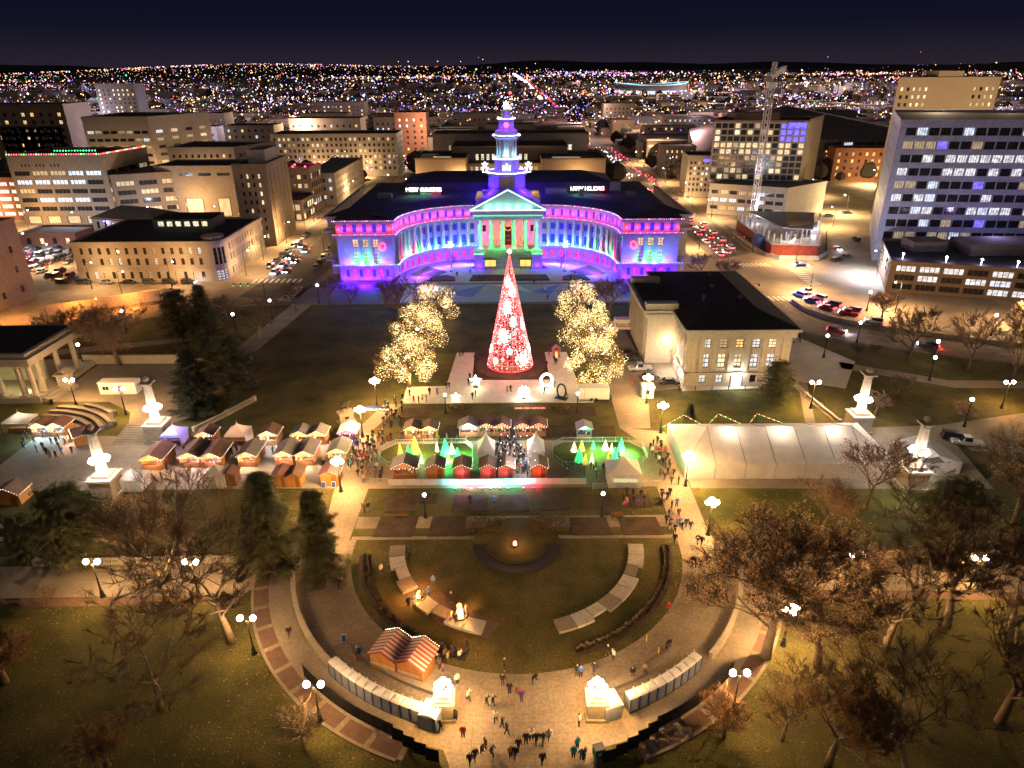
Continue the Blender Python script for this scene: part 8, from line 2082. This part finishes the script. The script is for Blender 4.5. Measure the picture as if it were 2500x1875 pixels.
ST_ = dict(pel=(0,0,0.95), sp=(0,0,1.15), ches=(0,0,1.38), neck=(0,0,1.50), head=(0,-0.02,1.62), top=(0,-0.01,1.71), sl=(-0.19,0,1.40), el=(-0.25,0.03,1.13), wl=(-0.25,-0.04,0.90), hl=(-0.245,-0.06,0.81), sr=(0.19,0,1.40), er=(0.25,0.03,1.13), wr=(0.25,-0.04,0.90), hr=(0.245,-0.06,0.81), pl=(-0.09,0,0.90), kl=(-0.10,-0.01,0.49), al=(-0.105,0.02,0.09), tl=(-0.115,-0.12,0.045), pr=(0.09,0,0.90), kr=(0.10,-0.01,0.49), ar=(0.105,0.02,0.09), tr=(0.115,-0.12,0.045))
WK = dict(ST_, kl=(-0.09,-0.13,0.50), al=(-0.09,-0.17,0.09), tl=(-0.09,-0.30,0.05), kr=(0.09,0.05,0.49), ar=(0.09,0.22,0.12), tr=(0.09,0.11,0.05), el=(-0.25,0.10,1.15), wl=(-0.25,0.06,0.92), hl=(-0.25,0.03,0.83), er=(0.25,-0.10,1.15), wr=(0.22,-0.28,1.02), hr=(0.21,-0.35,0.97))
PO = dict(ST_, el=(-0.27,-0.02,1.14), wl=(-0.12,-0.22,1.18), hl=(-0.06,-0.28,1.22), er=(0.27,0.0,1.14), wr=(0.14,-0.22,1.16), hr=(0.08,-0.28,1.21), kl=(-0.13,-0.02,0.49), al=(-0.17,0.02,0.09), tl=(-0.20,-0.11,0.045), head=(0.01,-0.04,1.61), top=(0.01,-0.04,1.70))
SI = {k: (v[0], v[1], v[2]-0.42) for k, v in ST_.items()}; SI.update(kl=(-0.12,-0.44,0.50), al=(-0.12,-0.42,0.09), tl=(-0.13,-0.56,0.045), kr=(0.12,-0.44,0.50), ar=(0.12,-0.42,0.09), tr=(0.13,-0.56,0.045), wl=(-0.16,-0.26,0.66), hl=(-0.12,-0.34,0.64), wr=(0.16,-0.26,0.66), hr=(0.12,-0.34,0.64), pl=(-0.09,-0.02,0.50), pr=(0.09,-0.02,0.50), pel=(0,0,0.54), el=(-0.25,-0.02,0.73), er=(0.25,-0.02,0.73))
BE = dict(ST_, sp=(0,-0.10,1.12), ches=(0,-0.30,1.24), neck=(0,-0.42,1.30), head=(0,-0.53,1.34), top=(0,-0.61,1.38), sl=(-0.19,-0.30,1.25), el=(-0.22,-0.38,0.98), wl=(-0.20,-0.46,0.78), hl=(-0.19,-0.49,0.70), sr=(0.19,-0.30,1.25), er=(0.22,-0.38,0.98), wr=(0.20,-0.46,0.78), hr=(0.19,-0.49,0.70))
POSE = {k: person_mesh('person', J, BN, RD_) for k, J in (('stand',ST_),('walk',WK),('phone',PO),('sit',SI),('bend',BE))}
pp = random.Random(77)
def person(p, label, pose='stand', coat=None, tr_=None, hair=None, rz=None, group=None, z=0.03, h=None):
    o = bpy.data.objects.new('person', POSE[pose]); COL.objects.link(o)
    o.location = (p[0], p[1], z); o.rotation_euler = (0, 0, pp.random()*6.28 if rz is None else rz); s_ = h or pp.uniform(1.0,1.12); o.scale = (s_*1.05, s_*1.05, s_)
    for i, (k, v) in enumerate((('coat', coat), ('trousers', tr_), (None, None), ('hair', hair))):
        if k is None: continue
        o.material_slots[i].link = 'OBJECT'
        o.material_slots[i].material = PM[k][v if v is not None else (pp.choices(range(14), [22,16,14,8,8,3,4,4,3,4,1,2,1,1])[0] if k == 'coat' else pp.choices(range(4), [10,6,4,1])[0] if k == 'trousers' else pp.choices(range(4), [8,6,3,2])[0])]
    tag(o, label, 'person', group)
    return o
CN = ['black','dark brown','navy','brown','grey','red','white','blue','dark green','tan','teal','purple','pink','yellow']
FOLK = [ # position, pose, coat, heading, where
 ((-7.8,50.4),'walk',0,2.6,'walking past the left gate pier'),((-5.4,49.7),'stand',5,0,'standing alone on the entrance paving'),((-4.5,46.6),'walk',0,.4,'walking out at the bottom left of the entrance'),((-4.0,47.1),'walk',2,.4,'walking out beside a dark-clad companion'),((-3.4,47.9),'bend',0,1.0,'bending in the group at the park entrance'),((-3.0,48.3),'stand',1,2,'standing behind the bending figure at the entrance'),((-2.3,47.5),'walk',3,1.2,'walking in the middle of the entrance group'),((-2.0,51.5),'walk',6,2.9,'walking towards the court with black trousers'),((-1.3,50.8),'walk',0,1.7,'striding left above the entrance group'),((-0.8,50.0),'walk',1,1.9,'following the striding figure above the entrance group'),((-0.4,47.4),'stand',9,.5,'in the dense middle of the entrance group'),((0.1,47.3),'walk',0,.2,'in the front of the entrance group'),((0.4,48.2),'walk',0,.2,'at the back of the entrance group'),((1.2,48.9),'stand',2,0,'at the right of the entrance group'),((1.8,49.4),'phone',6,.3,'holding a phone right of the entrance group'),((2.3,48.9),'walk',8,.2,'beside the phone holder right of the entrance group'),((3.0,48.9),'walk',4,.2,'in the trailing pair of the entrance group, left'),((3.6,49.3),'walk',6,.2,'in the trailing pair of the entrance group, right'),((6.9,51.1),'phone',6,1.5,'near the right gate pier'),((6.0,47.3),'stand',10,0,'standing at the bottom beside the green bin'),((6.5,48.3),'stand',10,.6,'with raised arm near the green bin'),((6.8,47.0),'stand',7,3,'in the small group by the green bin'),((7.1,47.1),'stand',2,.9,'at the right of the small group by the green bin'),
 ((-5.1,54.4),'walk',6,1.5,'walking with blue jeans above the left gate pier'),((-3.0,53.6),'walk',8,1.4,'walking left above the entrance steps'),((-2.3,53.6),'walk',2,1.4,'walking beside a green-clad companion above the entrance'),((-1.3,56.4),'stand',0,0,'standing at the left of the ropes'),((-0.5,55.2),'stand',0,3.1,'in a long dark coat between the ropes'),((0.3,55.2),'stand',5,.5,'small child beside the long dark coat'),((0.8,54.2),'stand',11,0,'standing below the ropes'),((2.1,56.5),'bend',0,1.6,'bending at the right of the ropes'),((-6.5,56.5),'stand',6,.4,'standing behind the left gate pier'),((-1.1,58.7),'walk',3,.4,'alone at the lower edge of the round lawn'),((7.3,57.7),'stand',0,0,'left of a pair in the shadow of the right court'),((7.7,57.5),'stand',7,0,'right of a pair in the shadow of the right court'),((9.3,58.0),'walk',1,0,'casting a long shadow in the right court'),((11.8,60.0),'stand',6,2,'with white hat in the right court'),((11.2,60.6),'walk',0,2,'beside the white-hatted figure in the right court'),((19.9,67.6),'walk',5,.3,'walking alone on the right curved path'),
 ((23.9,81.9),'walk',0,.2,'at the tail of the big group on the right path'),((-18.4,75.5),'stand',6,1,'left of two at the end of the stone slabs'),((-17.3,75.5),'stand',2,5,'right of two at the end of the stone slabs'),((-15.0,78.1),'bend',0,2,'crouching on the lawn beside the stone slabs'),((-10.9,73.1),'stand',7,0,'with a glowing blue toy on the lawn'),((-11.3,70.9),'stand',7,1,'in blue near the first fire pit'),((-12.9,68.6),'stand',6,.5,'in pale clothes at the first fire pit'),((-13.7,69.0),'stand',2,.8,'behind the first fire pit'),((-12.1,70.1),'phone',9,4,'warming hands right of the first fire pit'),((-8.2,69.8),'stand',0,4,'standing apart above the second fire pit'),((-8.0,66.3),'stand',9,1.2,'left of the second fire pit'),((-7.3,65.9),'stand',3,.5,'in front of the second fire pit'),((-6.3,66.8),'stand',1,5,'right of the second fire pit'),((-7.0,67.8),'stand',9,3.1,'behind the flames of the second fire pit'),((-6.0,67.5),'phone',4,4.4,'at the far right of the second fire pit'),
 ((-5.6,61.5),'walk',0,2,'with blue jeans left of the planted arc end'),((-8.2,60.3),'stand',4,4,'at the back of the queue by the striped kiosk'),((-7.3,60.6),'stand',2,4,'in the queue by the striped kiosk'),((-6.4,60.1),'stand',6,4,'in a pale coat right of the kiosk queue'),((-8.7,58.8),'phone',4,4.2,'at the kiosk hatch'),((-7.8,59.8),'stand',9,4.3,'in the middle of the kiosk queue'),((-8.3,58.4),'stand',12,4,'child with a bright hat at the kiosk hatch'),((-9.0,59.4),'stand',0,4.1,'close beside the kiosk wall'),((-23.6,72.7),'walk',0,.1,'walking on the shaded left path'),((-23.2,72.8),'walk',4,.1,'beside the dark walker on the shaded left path'),((-19.3,61.4),'stand',4,1,'standing by the cones on the left path'),((-18.7,60.1),'stand',0,2,'talking by the cones on the left path'),((2.8,46.6),'walk',0,.3,'with white cap at the bottom edge'),((-27.8,63.9),'walk',1,.5,'walking past the lamp on the brick walk'),((-33.5,103.9),'stand',0,0,'behind the dark spruce by the huts'),
 ((26.5,85.7),'walk',0,.2,'left of a pair at the head of the right path'),((27.0,85.0),'walk',0,.2,'right of a pair at the head of the right path'),((27.2,81.6),'walk',1,.2,'left of the couple on the right path'),((27.7,81.2),'walk',0,.2,'right of the couple on the right path'),((25.3,76.8),'walk',0,.2,'leftmost of three walking down the right path'),((25.7,76.5),'walk',2,.2,'middle of three walking down the right path'),((26.3,76.4),'walk',0,.2,'rightmost of three walking down the right path'),((23.3,71.1),'walk',0,.2,'with dark hood low on the right path'),((24.3,71.5),'walk',4,.2,'with white collar low on the right path'),((23.7,86.7),'walk',1,.2,'upper left of the walkers by the flower beds'),((25.4,87.1),'walk',12,.3,'child between the walkers by the flower beds'),((18.3,91.4),'stand',13,2,'in yellow beside the flower beds'),((17.6,90.6),'bend',12,2,'bending in pink beside the flower beds'),((24.3,93.1),'walk',3,.4,'walking past the white pavilion railing'),((13.8,89.2),'bend',1,2,'sitting low beside the right bed lamp'),((-3.0,91.9),'stand',7,0,'in blue in front of the barrier'),((-6.9,92.2),'stand',0,3,'dark figure in front of the barrier'),((-23.9,90.1),'stand',9,2,'left of three on the path by the beds'),((-23.5,89.9),'stand',4,2,'middle of three on the path by the beds'),((-23.0,90.4),'stand',0,1,'right of three on the path by the beds'),((13.7,57.7),'sit',0,0,'seated on the right bench wall, left'),((15.2,58.2),'sit',9,0,'seated on the right bench wall, right'),((18.5,61.7),'bend',0,1,'bending at the far end of the right bench wall'),
]
for p, po, c, rz, wh in FOLK:
    person(p, 'person in %s %s' % (CN[c], wh), po, c, None, None, rz, h=0.72 if 'child' in wh else 1.1, z=0.05 if po != 'sit' else 0.03)
# people on the event floor, seen small
for i, (p, c) in enumerate(zip([(-12.7,154.4),(-12.0,155.0),(-8.9,151.2),(-8.3,151.4),(-9.5,140.5),(-9.6,137.7),(-8.4,130.3),(-7.8,131.6),(-1.0,133.8),(-0.3,134.0),(7.0,133.0),(10.1,150.3),(10.5,148.9),(8.1,147.5),(9.1,154.6),(-22.0,132.3),(-20.7,129.1),(-19.7,129.1),(-19.0,130.0),(-18.1,129.3),(-17.8,132.9),(-16.1,132.6),(-14.3,135.9),(-13.8,135.9),(-8.5,136.7),(9.4,136.0)], [0,1,0,2,0,0,0,1,13,3,0,0,2,0,5,0,5,5,6,9,0,7,0,1,0,4])):
    person(p, 'person in %s on the event floor, %s' % (CN[c], ['at the back left corner','beside another at the back left corner','on the left arm of the floor','beside a friend on the left arm','next to the tall star','just below the tall star','at the front left of the open floor','near the front left of the open floor','in the middle of the front','beside the yellow coat in the middle','near the oval frame','on the right arm of the floor','in the group on the right arm','at the left of the right arm','by the small red booth','at the far left edge','left of two in red','right of two in red','in the front left line','fifth in the front left line','behind the front left line','by a stroller at the front left','upper of two near the left arm','lower of two near the left arm','right of the tall star','by the right corner of the floor'][i]), pp.choice(['stand','walk','phone']), c, z=0.19)
def crowd(poly, n, label, group, sep=0.75, rz=None, dark=False):
    pts = []; k = 0; xs_ = [p[0] for p in poly]; ys_ = [p[1] for p in poly]
    def inside(x, y):
        c = False; m_ = len(poly)
        for i in range(m_):
            (xa, ya_), (xb, yb_) = poly[i], poly[(i+1) % m_]
            if (ya_ > y) != (yb_ > y) and x < (xb-xa)*(y-ya_)/(yb_-ya_)+xa: c = not c
        return c
    while len(pts) < n and k < 6000:
        k += 1; x = pp.uniform(min(xs_), max(xs_)); y = pp.uniform(min(ys_), max(ys_))
        if inside(x, y) and all(math.hypot(x-a, y-b) > sep for a, b in pts): pts.append((x, y))
    for p in pts: person(p, label, pp.choices(['stand','walk','phone'], [4,4,2])[0], None, None, None, None if rz is None else rz+pp.gauss(0,0.5), group)
crowd([(-29.5,112.0),(-26.2,116.5),(-22.7,113.7),(-24.7,109.4),(-24.3,105.3),(-21.6,99.2),(-25.8,98.6),(-29.2,103.8)], 58, 'visitor in the dense crowd on the market path left of the fenced lawn', 'crowd on the left market path', 0.7)
crowd([(-26.9,129.7),(-25.2,135.3),(-23.3,134.1),(-21.7,118.3),(-24.3,117.0),(-26.3,120.3)], 20, 'visitor queueing between the entrance arch and the event floor', 'queue above the entrance arch', 0.8)
crowd([(-3.1,113.4),(2.7,113.3),(2.6,98.9),(-3.0,101.6)], 46, 'visitor in the packed lane between the two tall peaked tents', 'crowd between the tall tents', 0.65)
crowd([(25.3,110.9),(28.2,112.1),(27.9,104.6),(28.1,96.5),(25.6,95.8),(25.1,103.1)], 24, 'visitor on the path beside the long white tent', 'crowd beside the long tent', 0.8)
crowd([(24.3,94.7),(27.0,94.4),(26.9,88.1),(25.0,82.9),(23.4,83.4)], 12, 'walker in the loose group coming down the right path', 'walkers on the right path', 0.9, 0.2)
crowd([(-69.3,110.0),(-33.4,110.7),(-33.0,109.0),(-68.1,107.5)], 22, 'visitor in the lane between the two rows of left huts', 'visitors among the left huts', 0.9)
crowd([(-93.5,115.6),(-85.1,114.9),(-79.6,108.5),(-83.8,106.9),(-93.0,112.1)], 18, 'visitor before the turquoise-lit huts at the far left', 'visitors at the far left huts', 0.9)
crowd([(8.7,102.5),(16.5,102.9),(16.5,99.5),(8.5,98.8)], 12, 'visitor standing behind the barrier right of the red hut', 'visitors behind the barrier', 0.9)
crowd([(17.0,94.6),(21.7,94.8),(21.4,89.3),(18.5,90.0)], 8, 'visitor in the cluster in front of the white pavilion tent', 'visitors before the pavilion', 0.9)
crowd([(-21.9,114.6),(-8.5,113.5),(-8.5,112.4),(-21.6,112.4)], 10, 'visitor along the back rail of the left fenced lawn', 'visitors behind the left lawn', 0.9)
crowd([(-28.0,230.7),(-8.7,230.2),(-8.3,217.9),(-31.2,218.4)], 6, 'distant visitor on the forecourt left of the steps', 'visitors on the forecourt', 1.5)
crowd([(5.7,229.8),(24.8,229.3),(21.8,199.3),(6.3,198.8)], 8, 'distant visitor on the forecourt and mural at right', 'visitors on the forecourt', 1.5)
crowd([(71.0,164.4),(74.5,164.4),(73.8,159.5),(69.2,159.6)], 4, 'pedestrian on the violet-lit pavement beside the stone building', 'pedestrians at the road', 1.2)
# ================================================================ VEHICLES
def car_mesh(kind):
    L, W, Hh = {'sedan': (4.6,1.8,1.42), 'suv': (4.7,1.9,1.72), 'pickup': (5.4,1.95,1.8), 'van': (5.2,2.0,2.1)}[kind]
    sec = {'sedan': [(-.5,.35,.62,0),(-.49,.30,.82,0),(-.33,.26,.92,0),(-.20,.26,1,1),(.14,.26,1,1),(.30,.26,.92,0),(.47,.28,.80,0),(.5,.34,.62,0)], 'suv': [(-.5,.35,.70,0),(-.485,.3,.92,0),(-.45,.26,1,1),(.12,.26,1,1),(.28,.26,.94,0),(.47,.28,.85,0),(.5,.34,.62,0)], 'pickup': [(-.5,.38,.78,0),(-.49,.33,.86,0),(-.10,.3,.86,0),(-.09,.3,1,1),(.14,.3,1,1),(.26,.3,.9,0),(.47,.3,.88,0),(.5,.36,.66,0)], 'van': [(-.5,.35,.9,0),(-.49,.3,1,1),(.25,.28,1,1),(.38,.28,.92,0),(.48,.3,.72,0),(.5,.34,.6,0)]}[kind]
    shoulder = {'sedan': .92, 'suv': .98, 'pickup': 1.02, 'van': 1.05}[kind]
    m = MB(); n = 8; rowsv = []
    for u, lo, hi, top in sec:
        x = u*L; zt = Hh if top else min(hi, 1)*shoulder; zl = lo; w = W/2*(0.93 if abs(u) > .47 else 1.0); wt = w*0.76 if top else w*0.94; zs_ = min(shoulder, zt-0.02) if top else zt-0.08
        rowsv.append([(x,-w*.96,zl),(x,-w,(zl+zs_)/2),(x,-w*.97,zs_),(x,-wt,zt),(x,wt,zt),(x,w*.97,zs_),(x,w,(zl+zs_)/2),(x,w*.96,zl)])
    for r_ in rowsv: m.v += r_
    for i in range(len(rowsv)-1):
        for j in range(n):
            a, b = i*n+j, i*n+(j+1) % n
            g_ = 0
            if j in (2, 4) and sec[i][3] and sec[i+1][3]: g_ = 1
            if j == 3 and (sec[i][3] != sec[i+1][3]): g_ = 1
            m.f.append((a, a+n, b+n, b)); m.m.append(g_)
    m.f.append(tuple(range(n-1,-1,-1))[::-1]); m.m.append(0); k = (len(rowsv)-1)*n; m.f.append(tuple(k+j for j in range(n))[::-1]); m.m.append(0)
    body = m.mesh('body')
    bm_ = bmesh.new(); bm_.from_mesh(body); bmesh.ops.recalc_face_normals(bm_, faces=bm_.faces); bm_.to_mesh(body); bm_.free()
    body.materials.append(MAT['white_metal']); body.materials.append(MAT['glass_dark'])
    wl = MB().tube([(0,-0.11,0),(0,0.11,0)], 0.33, 12).mesh('wheel'); wl.materials.append(MAT['tyre'])
    return body, wl, L, W
RIM = MB().tube([(0,-0.12,0),(0,0.12,0)], 0.18, 8).mesh('rim'); RIM.materials.append(MAT['metal_grey'])
CARS = {k: car_mesh(k) for k in ('sedan','suv','pickup','van')}
HL = MB().box(-0.03,0.03,-0.2,0.2,-0.07,0.07).mesh('lamp'); HL.materials.append(MAT['white_metal'])
PAINT = [M('paint%d' % i, c, 0.3, 0.05, 1, metal=0.3, spec=0.6) for i, c in enumerate([(0.03,0.03,0.035),(0.55,0.55,0.56),(0.25,0.26,0.28),(0.30,0.02,0.03),(0.03,0.06,0.20),(0.10,0.10,0.11),(0.35,0.33,0.28)])]
PN = ['black','white','grey','red','dark blue','charcoal','beige']
HEADL = E('headlight_on', (0.75,0.78,1.0), 22); TAILL = E('taillight_on', (1.0,0.04,0.06), 12); TAIL0 = M('tail_off', (0.25,0.01,0.01), 0.4, 0)
def car(p, rz, label, kind='sedan', paint=0, on=0, group='vehicles on the streets', glow=True):
    body, wl, L, W = CARS[kind]; t = thing('car' if kind != 'pickup' else 'pickup_truck', label, 'car' if kind != 'pickup' else 'pickup', p, rz, group)
    ob('body', body, [PAINT[paint], MAT['glass_dark']], t)
    for sx in (-0.31,0.31):
        for sy in (-1,1): ob('rim', RIM, None, ob('wheel', wl, None, t, (sx*L, sy*(W/2-0.12), 0.33)))
    for sy in (-1,1):
        ob('headlight', HL, HEADL if on else None, t, (L/2, sy*W*0.34, 0.64), 0, 1.6 if on else 1); ob('taillight', HL, TAILL if on else TAIL0, t, (-L/2, sy*W*0.36, 0.78), 0, 1.6 if on else 1)
    if on and glow:
        if on == 1: lamp(t, (L/2+0.7,0,0.7), 160, (0.75,0.78,1.0), 0.2)
        else: lamp(t, (-L/2-0.5,0,0.7), 90, (1.0,0.05,0.06), 0.2)
cr_ = random.Random(3)
def rk(): return cr_.choice(['sedan','suv','suv','sedan'])
# parking lot
LOT = [(-196+6.2*i+1.5*j, 232+13*j+0.6*i) for j in range(3) for i in range(7)] + [(-198.6,268.1),(-196.0,268.1),(-193.9,268.8),(-190.1,267.1),(-187.6,267.8),(-190.5,256.9),(-189.7,259.1),(-188.8,261.2),(-182.9,256.7),(-182.0,258.8),(-180.5,260.2),(-179.5,262.4),(-182.4,246.6),(-180.8,247.8),(-179.3,249.1),(-176.9,249.7),(-170.6,243.6),(-170.1,246.2),(-169.7,248.8),(-169.2,251.5),(-169.0,254.3),(-168.7,257.0),(-171.1,264.3),(-171.6,233.8),(-170.4,235.6),(-169.7,238.0),(-170.0,228.5),(-159.2,230.0),(-156.2,229.3),(-179.8,269.1),(-151.3,228.0)]
LN = {}
for i, p in enumerate(LOT):
    c = cr_.choice([0,0,1,1,2,3,4,5,6]); kd = rk(); car(p, R(100 if p[1] > 240 else 90)+cr_.choice([0,PI]), '%s %s in the parking lot, %s of its look from the far end' % (PN[c], kd, ORD[LN.setdefault((c, kd), [0])[0]]), kd, c, 0, 'cars in the parking lot'); LN[(c, kd)][0] += 1
for i, p in enumerate([(-148.9,220.8),(-142.0,220.6),(-134.6,220.4),(-127.2,220.2),(-119.9,220.1),(-113.2,219.9)]): car(p, 0.0, 'dark car parked in front of the courthouse, %s from the left' % ORD[i], rk(), [0,5,2,0,5,0][i], 0, 'cars parked before the courthouse')
car((-106.9,219.7), 0.0, 'dark car with lights on before the courthouse corner', 'suv', 0, 1)
# avenue: parked rows and oncoming headlights
for i in range(9): car((-69.2-0.45*i, 238+7.2*i), R(96), 'car parked on the city hall side of the avenue, %s from the junction' % ORD[i], rk(), cr_.choice([0,1,2,5]), 0, 'cars parked along the avenue')
for i in range(8): car((-86.4-0.05*i, 240+7.5*i), R(-88), 'car parked on the courthouse side of the avenue, %s from the junction' % ORD[i], rk(), cr_.choice([0,1,2,5]), 0, 'cars parked along the avenue')
for i, (x, y) in enumerate(((-81.8,231),(-78.4,233),(-82.3,241),(-79,246),(-82.8,252),(-79.6,262),(-83.2,270))): car((x, y), R(-92), 'car with white headlights waiting on the avenue, %s in the queue' % ORD[i], rk(), cr_.choice([0,1,2]), 1, 'headlight queue on the avenue', i % 2 == 0)
# boulevard behind the city hall: tail lights
BV = [(78.2,252),(81.8,256),(78.4,262),(85.3,263),(82,268),(78.5,273),(85.6,276),(82.2,281),(78.8,287),(86,290),(82.4,296),(79,302),(86.2,306),(82.6,316),(79.2,322),(86.5,330),(82.8,342),(79.5,356),(87,368),(83,384),(80,402),(87,420)]
for i, (x, y) in enumerate(BV): car((x, y), R(90), 'car showing red tail lights on the boulevard, %s back from the junction' % (ORD[i] if i < 20 else 'number %d' % (i+1)), rk(), cr_.choice([0,1,2,3]), 2, 'tail-light queue on the boulevard', i % 3 == 0)
# bending road
BD = [((88.6,201.5),'suv',1,2,2.0,'white car at the head of the queue on the bend, outer lane'),((92.3,204.3),'pickup',1,2,2.0,'white pickup at the head of the queue on the bend'),((89.8,195.5),'sedan',4,2,2.1,'dark blue car second in the queue on the bend'),((93.2,198.2),'suv',1,2,2.1,'white car second in the outer lane of the bend'),((91.6,189.0),'sedan',3,2,2.3,'red car in the middle of the queue on the bend'),((94.6,191.9),'suv',0,2,2.3,'black car in the middle of the queue on the bend'),((95.8,184.0),'pickup',3,2,2.5,'red pickup near the end of the queue on the bend'),((97.9,186.4),'suv',5,2,2.5,'charcoal car near the end of the queue on the bend'),((99.4,176.9),'suv',1,2,2.6,'white car last in the queue on the bend'),((86.1,169.9),'suv',3,1,-0.55,'red car driving down the near lane of the bend'),((74.9,182.8),'suv',0,1,-1.2,'black car turning beside the stone building'),((104.3,159.0),'suv',0,2,2.65,'dark car moving along the right part of the bend'),((102.1,237.0),'sedan',4,1,3.4,'dark blue car with bright headlights crossing the wide junction'),((117.7,242.4),'suv',0,0,.4,'black car parked by the office tower, first'),((123.1,246.9),'sedan',5,0,.4,'charcoal car parked by the office tower, second'),((139.6,274.6),'suv',0,0,1.5,'dark car parked beside the left face of the office tower'),((125.6,259.5),'sedan',2,1,-1.7,'grey car with headlights on the side street')]
for p, kd, c, on, rz, lb in BD: car(p, rz, lb, kd, c, on)
for i, (p, kd, c, rz, lb) in enumerate([((28.5,155.5),'suv',0,0.1,'black car nose-in on the service drive, farther'),((28.5,151.4),'suv',0,0.1,'black car nose-in on the service drive, nearer'),((29.9,146.0),'pickup',1,PI+0.05,'white pickup with canopy beside the stone building'),((35.0,138.2),'sedan',0,0.0,'black sedan in the bright yard of the stone building'),((31.1,141.0),'sedan',5,0.2,'charcoal car behind the guard booth'),((83.3,112.2),'suv',0,-0.3,'black car on the paving beyond the near right pylon'),((84.5,110.4),'pickup',1,2.9,'white pickup next to the black car beyond the pylon'),((-76.5,85.7),'van',1,1.2,'white van at the left edge below the huts'),((138.8,322.0),'suv',0,0,'dark car in the yard behind the podium, left'),((149.3,323.8),'sedan',2,.2,'grey car in the yard behind the podium, middle'),((160.8,330.2),'suv',5,.2,'charcoal car in the yard behind the podium, right'),((131.8,296.9),'sedan',0,.3,'dark car at the edge of the yard')]): car(p, rz, lb, kd, c, 0)
